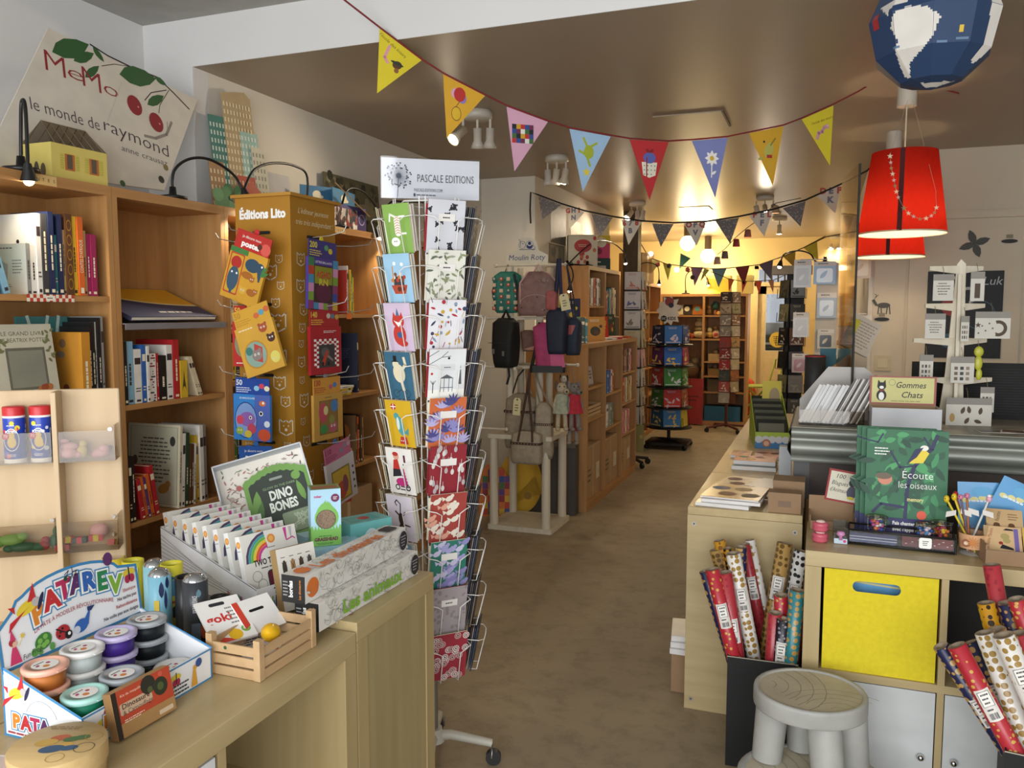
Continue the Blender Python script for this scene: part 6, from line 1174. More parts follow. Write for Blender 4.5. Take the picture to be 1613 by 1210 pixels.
# soft toys: sewn body in one mesh, clothes as parts
def plush(label,px,py,Y,s,c,head,dress=None,rot=0,ears=True,leg=1.0,face=None):
    p=at(px,py,Y=Y);e=empty('soft_toy',p,rot,label,'soft toy','soft toys hanging at the aisle end of the bag stand');m=M(c,.9,var=.15,scale=60,bump=.1);b=MB()
    b.ball((0,0,-.05*s),(.045*s,.04*s,.048*s),m);b.ball(head,(.026*s,.04*s,.026*s),m,10,7);b.ball((0,0,-.17*s),(.05*s,.04*s,.085*s),m)
    for q in (-1,1):
        b.tube([(q*.02*s,.0,-.22*s),(q*.03*s,-.005,-.3*s),(q*.032*s,-.01,-.36*s*leg)],.02*s,m,8);b.ball((q*.034*s,-.03*s,-.37*s*leg),(.022*s,.045*s,.02*s),m,10,6);b.tube([(q*.04*s,0,-.12*s),(q*.065*s,-.01,-.19*s),(q*.055*s,-.02,-.25*s)],.015*s,m,8)
        if ears:b.ball((q*.045*s,.005,-.03*s),(.014*s,.014*s,.045*s),m if face is None else M(face,.9),8,6)
    b.ball((head[0],head[1]-.036*s,head[2]),.009*s,BLACK,8,5)
    for q in (-1,1):b.ball((q*.02*s,-.036*s,-.035*s),.006*s,BLACK,8,5)
    b.build('body',e)
    if dress:b=MB();b.lathe([(.05*s,-.1*s),(.056*s,-.16*s),(.078*s,-.25*s),(.08*s,-.26*s)],M(dress,.85,var=.2,scale=40),18,1,.85);b.build('dress',e)
    b=MB();b.tube([(0,0,-.01),(0,.03,.06),(0,.06,.09)],.003,M('8a7a66'),5);b.build('hanging_loop',e)
plush('cream plush dog in pale trousers hanging at the aisle end of the stand',885,602,5.33,.82,'b5a78c',(.03,-.03,-.06),'a3a890',20,True,1.05,'5a5148')
plush('grey plush mouse in a red gathered dress beside the cream dog',905,602,5.36,.82,'7d746c',(.02,-.035,-.065),'b02a38',40,True,1.05)
plush('grey plush animal hanging lower behind the red-dressed one',903,632,5.48,.78,'8a8176',(-.01,-.03,-.06),'8f2a34',10,True,1.0)
plush('pale plush panda-like animal tucked behind the cream dog',888,592,5.5,.55,'c9c0b0',(0,-.04,-.06),None,0,True,.9,'2a2824')
# cut-out boards and flat case below the stand
b=MB();b.at(FR);b.prism(ell(0,.24,.17,.24,0,24),-.02,0,M('c49a1f',.6));b.prism([(-.1,.06),(.12,.3),(.17,.16)],-.02,0,M('c49a1f'));b.disc(.06,.14,.03,M('8a6a1a'));o=b.build('display_board',label='round yellow cut-out board standing on the floor behind the bag stand',cat='board');o.matrix_basis=TR(-2.13,5.81,.0008)@RZ(8)
b=MB();r=random.Random(5);cs=['b8402a','5a3a7a','c9a02c','3f6a3a','c9702c','2f4a8a','8a2a3a']
b.at(FR);b.prism([(-.12,0),(.1,0),(.13,.2),(.06,.36),(-.06,.4),(-.14,.3)],-.02,0,M('c9702c',.6))
for i in range(5):
    for j in range(7):b.rect(-.1+.042*i,.01+.05*j,-.06+.042*i,.058+.05*j,M(cs[(i*3+j*2) % 7])) if abs(-.08+.042*i) < .1 and not (j > 5 and i in (0,4)) else None
o=b.build('display_board',label='cut-out board painted in coloured squares, leaning in front of the yellow one',cat='board');o.matrix_basis=TR(-2.27,5.66,.0008)@RZ(20)
b=MB();b.box(-.19,0,0,.19,.1,.55,M('4d4943',.7));b.box(-.192,-.002,.52,.192,.0,.552,M('6b6253'));o=b.build('storage_case',label='flat dark grey case standing on the floor behind the bag stand',cat='case',bevel=.004);o.matrix_basis=TR(-1.9,5.87,.0008)
b=MB();b.box(-.13,0,0,.13,.02,.85,M('8d6a44',.7));b.box(-.132,-.002,.8,.132,.0,.82,M('6d4f30'));o=b.build('cabinet_side_board',label='brown board panel standing between the dark grey case and the low bookcase',cat='board');o.matrix_basis=TR(-2.0,5.985,.0008)
# shade lamp on the last bookcase
p=at(766,400,X=-2.5);e=empty('shade_lamp',(-2.5,5.30,1.6206),0,'small lamp with a tan trapezoid shade on the last bookcase behind the bag stand','lamp')
b=MB();b.lathe([(0,0),(.05,0),(.05,.01),(.012,.02),(.012,.16)],M('6a5a44'),16);b.build('base',e);b=MB();b.lathe([(.085,.14),(.05,.3)],M('c9ae7c',.8),20);b.build('lamp_shade',e)
# ---------------------------------------------------------------- low and upper beech bookcases along the aisle
LX=-1.66
def sx2(y,z,x=LX):return TR(x,y,z+.0009)@RZ(90)
SH=[[.96,.712],[.861,.572],[.994,.716,.43]]
case('low_bookcase','low three-column beech bookcase along the aisle beside the bag stand',sx2(6.02,-.0009),1.78,.5,1.3,SH,BEECH,3,.028,mh=BEECHX,colx=[.028,.575,1.175,1.752])
case('upper_bookcase','narrow beech bookcase standing back on top of the low one',sx2(7.02,1.3003,-1.93),1.2,.29,.65,[[.3],[.2]],BEECH,2,.026,kick=.01,mh=BEECHX)
gl='books in the low aisle bookcase'
for (y0,z,s,nm) in ((6.66,.861,'bbbowr','upper middle'),(6.66,.572,'wcagpt','lower middle'),(7.25,.994,'kGrdpkGrwp','top far'),(7.25,.716,'roTkwukyrTc','middle far'),(7.25,.43,'pmpcmpp','low far'),(6.66,1.02,'k','x')):
    if nm == 'x':continue
    row(sx2(y0,z),[(c,.04 if len(s) < 8 else .03,.19+.02*((i*3+len(s)) % 3)) for i,c in enumerate(s)],'the %s shelf of the low aisle bookcase' % nm,gl,seed=len(nm)+int(z*50))
slab('picture_card','card','silvery framed card on the top shelf of the low bookcase',sx2(6.3,.96)@TR(0,.06)@LB(8,.012),.26,.15,.012,M('8f9096',.4),lambda b,w,h:[b.rect(-w*.46,h*.06,w*.46,h*.94,M('a7a8ac',.3)),b.disc(-w*.2,h*.5,.03,M('dcdce0',.2),.04),b.ring(w*.2,h*.5,.03,.004,INK),b.lines(w*.05,w*.4,h*.8,h*.3,3,INK)])
b=MB()
for i in range(3):b.box(-.2,-.1,.012+.03*i,.2,-.094,.034+.03*i,CR);b.box(-.2,.094,.012+.03*i,.2,.1,.034+.03*i,CR);b.box(-.2,-.1,.012+.03*i,-.194,.1,.034+.03*i,CR);b.box(.194,-.1,.012+.03*i,.2,.1,.034+.03*i,CR)
b.box(-.2,-.1,0,.2,.1,.006,CR);o=b.build('wooden_crate',label='slatted crate of small cards on the middle shelf of the low bookcase',cat='crate');o.matrix_basis=sx2(6.31,.712)@TR(0,.12)
for i in range(6):slab('small_card','card','%s small card standing in the slatted crate of the low bookcase' % ORD[i],sx2(6.16+.055*i,.72)@TR(0,.1+.01*(i % 3))@RX(-10),.045,.12,.004,M(['c9c0a8','8a5a3a','a8a090','6a6a50'][i % 4]),None,'cards in the crate of the low bookcase')
for i,(y,w_,h_,d_,l) in enumerate(((6.32,.46,.42,.3,'brown carton with a torn lid at the foot of the low bookcase'),(6.9,.5,.4,.3,'brown carton with a printed side at the middle foot of low bookcase'),(7.46,.46,.32,.3,'brown carton at the far foot of the low bookcase'))):
    b=MB();b.box(-w_/2,0,0,w_/2,d_,h_,CARDB);b.at(TR(0,0)@FR);b.rect(-w_*.02,0,w_*.02,h_,M('b59a70'));b.lines(-w_*.4,-w_*.1,h_*.6,h_*.3,3,M('5a4632'));b.rect(w_*.2,h_*.3,w_*.42,h_*.62,M('c9bfa8'));b.at(Matrix());b.at(TR(0,-.004,h_)@RX(-12));b.box(-w_/2,-.0,0,w_/2,.16,.004,M('c2a67c'))
    o=b.build('cardboard_box',label=l,cat='box',group='cartons in the low bookcase');o.matrix_basis=sx2(y,.061 if i < 2 else .061)@TR(0,.03)
# books on the ledge of the low bookcase
gL='books on the ledge of the low bookcase';ZL=1.3009
def on(px,py,X):p=at(px,py,X=X);return p.y
def face(label,px,X,w_,h,t,c,fr=None,rot=90,lean=8,z=ZL,dy=0):
    return slab('book','book',label,TR(X,on(px,520,X)+dy,z)@RZ(rot)@LB(lean,t),w_,h,t,M(c,.45),fr,gL,pages=1)
def tt(c,m,k='e0c04a'):
    def f(b,w,h):b.rect(-w/2,0,w/2,h,M(c));b.lines(-w*.35,w*.35,h*.9,h*.78,2,M('d9d2c0'),al='c');b.disc(0,h*.4,w*.26,M(m),h*.2);b.disc(w*.05,h*.34,w*.12,M(k));b.disc(w*.28,h*.6,w*.08,M(k))
    return f
row(TR(-1.80,5.92,ZL+.0005)@TR(0,.14,0)@RZ(20),[('g',.035,.2),('g',.03,.205),('G',.035,.2),('t',.02,.19)],'the ledge end facing the bag stand',gL,seed=70)
face('orange book with a beetle-like figure on its cover, ledge of the low bookcase',938,-1.78,.17,.2,.03,'b8843a',tt('b8843a','3a3a2a','5a3a2a'),30,4)
o=book(TR(-1.93,6.42,ZL)@RZ(70)@RY(90)@TR(-.05),.05,.24,.2,'r','red book lying flat on the ledge under the dark navy one',gL,seed=3)
o=book(TR(-1.93,6.42,ZL+.051)@RZ(70)@RY(90)@TR(-.05),.05,.24,.2,'m','crimson book lying on the red one on the ledge',gL,seed=4)
o=book(TR(-1.93,6.42,ZL+.102)@RZ(70)@RY(90)@TR(-.05),.05,.24,.2,'G','dark green book lying on top of the crimson one on the ledge',gL,seed=5)
o=slab('book','book','thick navy book with a bright yellow spine on top of the ledge pile',TR(-1.95,6.53,ZL+.153)@RZ(35),.17,.2,.06,M('1c2442'),tt('1c2442','2f3f6a','c9b03a'),gL,pages=1,side=lambda b,w,h:b.rect(-w/2,0,w/2,h,M('d9c62a')))
def f_ogame(b,w,h):b.rect(-w/2,0,w/2,h,M('c0301f'));b.txt("GAMES",0,h*.5,.03,M('e8c82a'),w=h*.6,rot=78,bold=.04)
face('bright red upright game book with yellow letters on the ledge',955,-1.80,.07,.2,.05,'c0301f',f_ogame,60,6)
face('dark green picture book with glowing shapes on the ledge',965,-1.88,.16,.22,.02,'23402f',tt('23402f','8a2a1f','c9b83a'),80,6)
face('dark book leaning behind the picture cards on the ledge',972,-1.9,.12,.19,.02,'2a2a26',None,80,6)
for i,(px,a,c) in enumerate(((958,70,'w'),(963,64,'r'),(972,76,'w'),(978,60,'o'))):book(TR(-1.75-.01*i,6.85+.2*i,ZL)@RZ(a)@RY(90)@TR(-.018),.018,.2,.15,c,'%s booklet lying flat on the far ledge, %s along' % (CN[c],ORD[i]),gL,seed=80+i)
row(sx2(7.06,1.6005,-1.93),[('k',.03,.22),('d',.03,.24),('w',.05,.24),('a',.05,.25),('r',.09,.25),('k',.03,.22),('w',.04,.25),('n',.05,.24)],'the near column of the upper bookcase','books in the upper bookcase',seed=71)
row(sx2(7.66,1.5005,-1.93),[('r',.035,.24),('n',.05,.25),('b',.05,.26),('t',.04,.27),('w',.035,.26),('n',.05,.28),('a',.05,.27),('w',.04,.28),('c',.05,.26),('k',.03,.26)],'the far column of the upper bookcase','books in the upper bookcase',seed=72)
# on the upper bookcase
ZU=1.9509
def f_char(b,w,h):
    b.rect(-w/2,0,w/2,h,M('ddd0b0'));b.disc(0,h*.66,w*.3,M('c0342c'),h*.2);b.lines(-w*.2,w*.2,h*.72,h*.62,2,M('e6c0a0'),al='c');r=random.Random(2)
    for i in range(16):x,y=-w*.44+w*.88*r.random(),h*(.04+.9*r.random());(abs(x) > w*.3 or y < h*.42) and b.disc(x,y,.016,M(['c0342c','5a8a6a','c9703a'][i % 3]),.02,n=8)
    b.disc(0,h*.42,.016,M('c0342c'))
pbox('toy_case','cream carry box with a red oval logo and small fruit prints on upper bookcase',TR(-2.08,7.35,ZU)@RZ(22),.27,.3,.16,M('ddd0b0'),f_char)
pbox('toy_box','pink and yellow boxed toy beside the cream carry box',TR(-2.07,7.9,ZU+.12)@RZ(30),.22,.22,.12,M('c94a78'),lambda b,w,h:[b.rect(-w/2,h*.66,w/2,h,M('d9c02f')),b.disc(w*.1,h*.7,.05,M('e6e0c8')),b.disc(0,h*.3,.03,M('8a2a4a'))])
pbox('toy_box','dark green box under the pink and yellow one',TR(-2.07,7.9,ZU)@RZ(30),.23,.118,.12,M('21433f'),lambda b,w,h:[b.lines(-w*.3,w*.2,h*.8,h*.6,1,WHITE),b.rect(-w*.2,0,w*.3,h*.4,M('c9c8c0'))])
bp=Vector((-2.15,7.09,ZU))
clip_lamp('black gooseneck lamp arching over the cream carry box',bp,[bp+Vector((0,0,.01)),at(917,395,X=-2.05),at(940,380,X=-2.0),at(965,383,X=-1.95),at(983,398,X=-1.9),at(984,408,X=-1.9)],5,(.2,0,-1))
bp2=Vector((-1.995,7.2,ZU));clip_lamp('black gooseneck lamp drooping beside the end panel of the upper bookcase',bp2,[bp2+Vector((0,0,.01)),at(890,416,Y=6.98),at(899,420,Y=6.85),at(903,436,Y=6.75),at(898,450,Y=6.68)],5,(-.1,0,-1))
# pictures on the wall above
def f_pic(b,w,h):b.rect(-w/2,0,w/2,h,M('8a8368'));b.rect(-w*.42,h*.08,w*.42,h*.92,M('a39c88'));r=random.Random(6);[b.disc(-w*.3+w*.6*r.random(),h*(.2+.6*r.random()),.04,M(['8f8a7a','b5ad98','7d8078'][i % 3]),n=9) for i in range(10)]
slab('wall_picture','picture','grey unframed picture high on the wall above the bookcases',TR(-2.268,7.2,2.16)@RZ(90),.46,.33,.015,M('7a766c'),lambda b,w,h:[b.disc(-w*.1,h*.5,.1,M('8f8a7c')),b.disc(w*.2,h*.4,.08,M('6a675e'))])
slab('wall_picture','picture','wood framed grey picture lower on the wall beside the cream carry box',TR(-2.268,7.15,1.98)@TR(0,0,.0)@RZ(90),.46,.17,.02,M('8a8368'),f_pic)
slab('wall_print','picture','pale paper print with a green plant pinned on the wall',TR(-2.268,7.75,2.06)@RZ(90),.34,.36,.004,M('cfc6a8'),lambda b,w,h:[b.leaf(0,h*.4,.12,.05,70,M('8aa08a')),b.leaf(0,h*.4,.1,.05,120,M('8aa08a'))])
# ================================================================ far room
def rack(name,label,x,y,rot,cols,zs,W,Hc,designs,gname,what,zb=.1,post=DARKMET,legs=4,foot=.3,n=1,top=None,box=True,R=.12):
    """floor rack: post, feet on casters, one tier of cards per height; cols are the facing angles"""
    e=empty(name,(x,y,0),0,label,'card rack');zt_=max(zs)+Hc
    b=MB();b.cyl((0,0,.06),(0,0,zt_),.02,.02,post,10);b.build('post',e)
    for i in range(legs):
        a=45+360*i/legs+rot;b=MB();b.at(RZ(a));b.tube([(0,0,.09),(foot,0,.06)],.016,post,6);b.build('leg',e);b=MB();b.at(RZ(a)@TR(foot,0,.028));b.cyl((0,-.012,0),(0,.012,0),.028,.028,BLACK,12);b.build('caster',e)
    for a in cols:
        b=MB();b.at(RZ(a+rot)@TR(0,-R+.02))
        for z in zs:b.tube([(-W/2,-.03,z+Hc*.5),(-W/2,-.035,z),(W/2,-.035,z),(W/2,-.03,z+Hc*.5)],.003,post,5)
        b.box(-W*.34,.022,min(zs),W*.34,.028,zt_,post) if box else b.tube([(W*.55,0,min(zs)),(W*.55,0,zt_)],.004,post,5)
        b.build('card_holder',e)
        for i,z in enumerate(zs):
            c,m2,lab=designs(a,i)
            if c is None:continue
            def fr(b,w,h,c=c,m2=m2,i=i):
                b.rect(-w/2,0,w/2,h,M(c));r=random.Random(i+int(a));k=M(m2);b.lines(-w*.36,w*.36,h*.93,h*.8,2,k,al='c');[b.leaf(w*(.5*r.random()-.25),h*(.15+.4*r.random()),w*.3,w*.12,360*r.random(),k) for q in range(5)];b.rect(-w*.42,h*.05,w*.42,h*.1,k)
            slab(what,what.replace('_',' '),'%s, %s' % (lab,('top row','second row','third row','fourth row','fifth row','sixth row','seventh row','eighth row','ninth row','tenth row')[i]),TR(x,y,z+.0035)@RZ(a+rot)@TR(0,-R)@RX(-4),W*.92,Hc*.95,.012,M(c,.45),fr,gname)
    return e
# wire rack of animal cards at the end of the low bookcase
AN=['d2c8c0','cfc8c4','c9c4bc','b9b08c','cfa8a4','c2bcae','b0a890','a8a49a']
def d_an(a,i):return (AN[i % 8],['c9785a','5a5a86','7a6a60','b0683a'][i % 4],'animal card on the %s side of the black wire rack' % ('aisle' if a == 90 else 'front'))
rack('wire_rack','black wire rack of animal cards at the far end of the low bookcase',-1.765,8.07,0,[10,90],[1.76-.19*i for i in range(8)],.17,.18,d_an,'animal cards on the wire rack','greeting_card',post=M('2a2622',.5,.4),foot=.2)
# activity-set rack with printed splash header
DC=['26304a','5a2a5a','a03a34','3f6a2a','2f5a7a','2f6ab0','2a6ac0','3f8a3a','c0302a','3a7ab8','23488a','a02a6a','4a8a3a','a8502a','c9c03a']
def d_dc(a,i):k={-40:0,20:5,80:10}[a];return (DC[k+i],['c9c0d0','e0c05a','d0d8e0'][i % 3],'%s activity pack on the %s side of the black splash-topped rack' % (['dark','bright','glossy'][k//5],['wall','front','aisle'][k//5]))
e=rack('activity_rack','black floor rack of activity packs with a white splash-shaped header',-1.61,9.35,0,[-40,20,80],[1.19,.95,.715,.475,.25],.21,.21,d_dc,'activity packs on the black rack','activity_pack',foot=.3,R=.19)
b=MB();b.prism(rr(-.24,-.24,.24,.24,.08),.05,.075,DARKMET);b.build('base_plate',e)
for z in (1.18,.94,.705,.465,.24):b=MB();b.prism(ell(0,0,.26,.26,0,14),z-.012,z,DARKMET);b.build('tray',e)
b=MB();b.at(TR(0,-.1,1.42)@FR);r=random.Random(3)
b.prism([((.15 if i % 2 else .1)*math.cos(2*PI*i/22)*(.8+.4*r.random()),.14+(.17 if i % 2 else .13)*math.sin(2*PI*i/22)) for i in range(22)],-.01,0,M('d6d0c0'));b.disc(0,.24,.05,M('8a3a34'));b.disc(.02,.2,.03,M('2a2a3a'));b.disc(-.06,.05,.035,BLACK);b.txt('DC',-.06,.04,.025,WHITE);b.txt('KIDS',.03,.035,.036,BLACK,w=.09,bold=.03);b.build('header_sign',e)
b=MB();b.box(-.08,-.06,0,.08,.06,.72,M('8a8a5a',.7));b.prism([(-.08,-.06),(.08,-.06),(.08,.06),(-.08,.06)],.72,.73,M('7a6a44'));b.at(TR(0,-.06)@FR);[b.disc(-.05+.1*(i % 2),.08+.09*i,.022,M(['6a7a4a','b0a060','5a6a3a'][i % 3]),n=8) for i in range(7)]
o=b.build('tall_carton',label='tall olive printed carton standing beside the activity rack',cat='box');o.matrix_basis=TR(-1.9,8.92,.0008)@RZ(20)
# left wall shelving of the far room
case('wall_bookcase','beech bookcase on the wall past the post, turned to the aisle',sx2(9.45,-.0009,-2.02),1.5,.3,1.9,[1.55,1.2,.85,.5],BEECH,2,.026,mh=BEECHX)
for z,s in ((1.55,'kdkdmn'),(1.2,'krgncy'),(.85,'ykcgrn'),(.5,'nkgrb')):row(sx2(9.6,z,-2.02),[(c,.06,.24) for c in s],'the %s shelf past the wooden post' % {1.55:'top',1.2:'second',.85:'third',.5:'bottom'}[z],'books past the wooden post',seed=int(z*30))
b=MB();b.box(-.2,-.15,0,.2,.15,.36,KRAFT);b.at(TR(.0,-.15)@FR);b.rect(-.03,0,.03,.36,M('c9b48c'));o=b.build('cardboard_box',label='large carton on top of the bookcase past the wooden post',cat='box');o.matrix_basis=TR(-2.17,10.1,1.9009)@RZ(80)
# back shelving
BSX,BSY=-2.1,11.35
case('back_shelving','wide beech shelving unit at the back holding toys and baskets',TR(BSX,BSY,0),1.17,.4,1.79,[[1.5,1.18],[1.5,1.18,.875,.677,.461]],BEECH,2,.03,mh=BEECHX,colx=[.03,.59,1.14])
case('back_shelving','second beech shelving unit at the back, mostly behind the activity rack',TR(BSX-1.18,BSY,0),1.17,.4,1.79,[[1.5,1.18,.6],[1.5,1.18,.6]],BEECH,2,.03,mh=BEECHX)
gt='small toys on the back shelving'
def toy(name,lab,px,py,z,parts,Y=BSY+.13):
    p=at(px,py,Y=Y);b=MB()
    for x,y,zz,r_,c in parts:b.ball((x,y,zz),r_,M(c,.7,var=.2,scale=30),9,6)
    o=b.build(name,label=lab,cat='toy',group=gt);o.location=(p.x,Y,z+.001);return o
def cushion(lab,px,c,c2,Y=BSY+.14):
    p=at(px,482,Y=Y);b=MB();b.lathe([(.1,0),(.05,.035),(0,.04)],M(c,.8),4);b.lathe([(.1,0),(.05,-.035),(0,-.04)],M(c,.8),4);b.at(TR(0,0,.041));b.disc(0,0,.035,M(c2));o=b.build('cushion',label=lab,cat='cushion',group='cushions on the back shelving');o.matrix_basis=TR(p.x,Y,1.577)@RX(75)@RZ(45)
cushion('pale cushion with a dark print, left on the top back shelf',1070,'cabf9c','4a4a3a');cushion('black and white cushion on the top back shelf',1083,'3a352c','c9c0a0');cushion('orange and teal patterned cushion on the top back shelf',1099,'b8702c','3a7a78')
toy('plush_toy','small brown plush sitting in the right top bay of back shelving',1117,485,1.5,[(0,0,.05,(.04,.04,.05),'7a5a34'),(0,-.01,.11,.034,'8a6a40')])
toy('toy_tree','teal toy tree in the right top bay of back shelving',1127,480,1.5,[(0,0,.13,(.05,.05,.06),'2f5a4a'),(0,0,.04,(.02,.02,.05),'a8683a'),(.05,0,.03,(.04,.03,.03),'c9a05a')])
toy('wooden_toy','orange and white wooden toy on the middle back shelf',1083,525,1.18,[(-.06,0,.04,.04,'b8702c'),(.0,0,.05,.045,'c9a86a'),(.06,0,.04,.04,'b8502c'),(0,0,.1,.03,'d8c890')])
toy('stacking_ring','striped cream stacking toy, tallest thing on the middle back shelf',1103,520,1.18,[(0,0,.06,(.1,.08,.06),'c2b48a'),(0,0,.13,(.09,.07,.045),'8a7a54'),(0,0,.2,(.08,.06,.045),'c9bc94'),(0,0,.26,(.06,.05,.035),'a89868')])
toy('plush_toy','yellow and cream plush in the right middle bay of back shelving',1118,525,1.18,[(0,0,.06,.05,'c9a04a'),(0,-.02,.12,.035,'d8c890')])
toy('tea_set','round red and white toy in the right middle bay of back shelving',1128,525,1.18,[(0,0,.06,.06,'c9b090'),(0,-.03,.06,.035,'b03a34'),(-.02,.03,.15,.03,'a8804a')])
b=MB();b.lathe([(0,0),(.13,0),(.16,.2),(.15,.2),(.12,.02)],M('6a4a2a',.9,kind='grainx',h2='4a3018',scale=30,bump=.4),18);o=b.build('wicker_basket',label='wicker basket of plush on the back shelving floor bay',cat='basket');p=at(1085,590,Y=BSY+.18);b=MB();b.box(-.26,-.15,0,.26,.15,.02,BEECH);o2=b.build('shelf',bpy.data.objects['back_shelving']);o2.location=(.31,.18,.56);o.location=(p.x,BSY+.19,.5809)
toy('plush_toy','large tan plush animal lying in the wicker basket',1088,565,.72,[(0,0,.06,(.13,.1,.09),'8a7a5a'),(.07,-.03,.15,.06,'9a8a68'),(-.06,-.02,.14,.05,'7a6a4c')],BSY+.19)
for i,(z,c,l) in enumerate(((.875,'b59a6a','shallow wooden tray of small plush in the back shelving'),(.677,'8a6a3a','brown toy boat box in the back shelving'),(.461,'5a4a34','dark carton in the back shelving'))):
    b=MB();b.box(-.2,-.12,0,.2,.12,.1 if i < 2 else .17,M(c,.7));[b.ball((-.12+.08*k,0,.12),.04,M(['9a8060','8a6a48','a88a68','b8503a'][k]),8,6) for k in range(4) if i < 2];o=b.build('toy_tray',label=l,cat='tray');o.location=(BSX+.86,BSY+.15,z+.001)
b=MB();b.box(-.24,-.14,0,.24,.14,.2,M('1f5a7a',.6));b.box(-.22,-.12,.2,.22,.12,.202,M('143a50'));o=b.build('storage_crate',label='blue crate at the bottom of the back shelving',cat='crate');o.location=(BSX+.86,BSY+.16,.0609)
b=MB();b.box(-.11,0,0,.13,.02,.62,M('9a2420',.5));b.at(FR);b.lines(-.08,.08,.4,.3,2,M('5a1410'));o=b.build('display_board',label='red board leaning against the back shelving behind the activity rack',cat='board');o.matrix_basis=TR(-1.62,BSY-.08,.02)@RX(-6)
b=MB();b.box(-.09,0,0,.09,.02,.3,M('a0603a',.6));b.at(FR);b.disc(0,.15,.06,M('c9b090'),.1);o=b.build('picture_box',label='small orange picture box inside the left lower bay of back shelving',cat='box');o.matrix_basis=TR(-1.62,BSY+.05,.582) if False else TR(-1.64,BSY+.1,.0609)
# on top of the back shelving
YL=M('e6c84a',.6,emit=.0)
for i,(x,w_,c) in enumerate(((-1.33,.3,'d9b93a'),(-.99,.2,'d8c070'))):
    b=MB();b.box(-w_/2,-.12,0,w_/2,.12,.24,M(c,.6));b.box(-w_/2-.005,-.125,.2,w_/2+.005,.125,.245,M('e0cc80',.6));o=b.build('storage_box',label=['long yellow box on top of the back shelving','short pale yellow box on top of the back shelving'][i],cat='box');o.location=(x,BSY+.2,1.7909)
bp=Vector((-1.77,BSY+.1,1.7909));clip_lamp('twin-necked black lamp on top of the back shelving',bp,[bp+Vector((0,0,.01)),bp+Vector((.0,0,.25)),bp+Vector((.12,-.02,.33)),bp+Vector((.25,-.05,.28)),bp+Vector((.3,-.06,.16))],4,(.2,-.1,-1))
bp=Vector((-1.98,9.75,1.9009));clip_lamp('gooseneck lamp glowing beside the carton past the post',bp+Vector((-.1,0,0)),[bp+Vector((-.1,0,.01)),bp+Vector((-.08,.1,.22)),bp+Vector((.1,.15,.2)),bp+Vector((.13,.15,.02))],4,(0,0,-1))
# red card spinner before the back shelving
RC=['2a2420','a89c84','8a8478','8f8a78','9a3430','8a2a2a','a02a2c','3a4a44','a84844','a8a08c'];RC2=['6a5a4a','8f8a68','7a5a48','a8a08a','b08a58','b0a48a','b5ab88','a8683a','a89a78',None]
def d_rd(a,i):c=(RC if a < 40 else RC2)[i];return (c,['c9b8a8','6a5a50','d8d0c0'][i % 3],'little card on the %s face of the spinner before the back shelving' % ('front' if a < 40 else 'door-side'))
rack('card_rack','slim card spinner with rust-coloured trim in front of the back shelving',-1.13,10.85,-8,[0,55],[1.66-.142*i for i in range(10)],.15,.14,d_rd,'cards on the spinner before the back shelving','greeting_card',post=M('5a2a20',.5),foot=.28,R=.15)
# folding chair and red scrap by the door
LG=M('8fa03a',.5);e=empty('folding_chair',(-.84,12.4,0),20,'lime green folding chair near the back door','chair')
for s in (-1,1):
    for q in (-1,1):b=MB();b.tube([(q*.22,s*.2,.012),(-q*.2,s*.2,.46)],.014,LG,6);b.build('leg',e)
b=MB();b.box(-.22,-.22,.46,.22,.22,.48,LG);b.build('seat',e)
b=MB();b.tube([(.2,-.2,.46),(.3,-.2,.85),(.3,.2,.85),(.2,.2,.46)],.014,LG,6);b.build('backrest',e)
b=MB();b.lathe([(0,0),(.1,.02),(.12,.25),(.07,.5),(0,.56)],M('c9432c',.6),12);o=b.build('soft_bag',label='orange-red bag standing by the back door',cat='bag');o.location=(-1.0,12.75,.001)
# black card towers at the end of the bench, white pegboard with packets
def d_bk(a,i):return (['6a6448','7a7650','1a1a18','1a1a18','8a865c','7a7856','8f8c84',None][i] if a < 0 else ['8f949a','3a3634','6a4434','56545a','8f8c88','5a5854','4a4a48','3a3a38'][i],['3a3a2a','a8a490','c9c4b4'][i % 3],'card on the %s face of the black tower by the pegboard' % ('door-side' if a < 0 else 'front'))
e=rack('card_tower','tall black card tower beside the white pegboard',-.22,7.4,0,[-55,12],[1.66-.2*i for i in range(8)],.13,.155,d_bk,'cards on the black tower','greeting_card',foot=.22)
b=MB();b.box(-.07,-.07,.2,.07,.07,1.86,M('121212',.6));b.box(-.19,-.12,1.86,.13,.1,1.93,M('a89c84',.6));b.build('core',e)
WP=M('b9b3a6',.6);p=at(1287,413,Y=6.2);p2=at(1322,413,Y=6.2)
e=empty('pegboard_tower',((p.x+p2.x)/2,6.3,0),0,'white pegboard tower hung with clear packets behind the counter','display stand');w_=p2.x-p.x
b=MB();b.box(-w_/2,0,.0,w_/2,.3,p.z,WP);b.build('board',e)
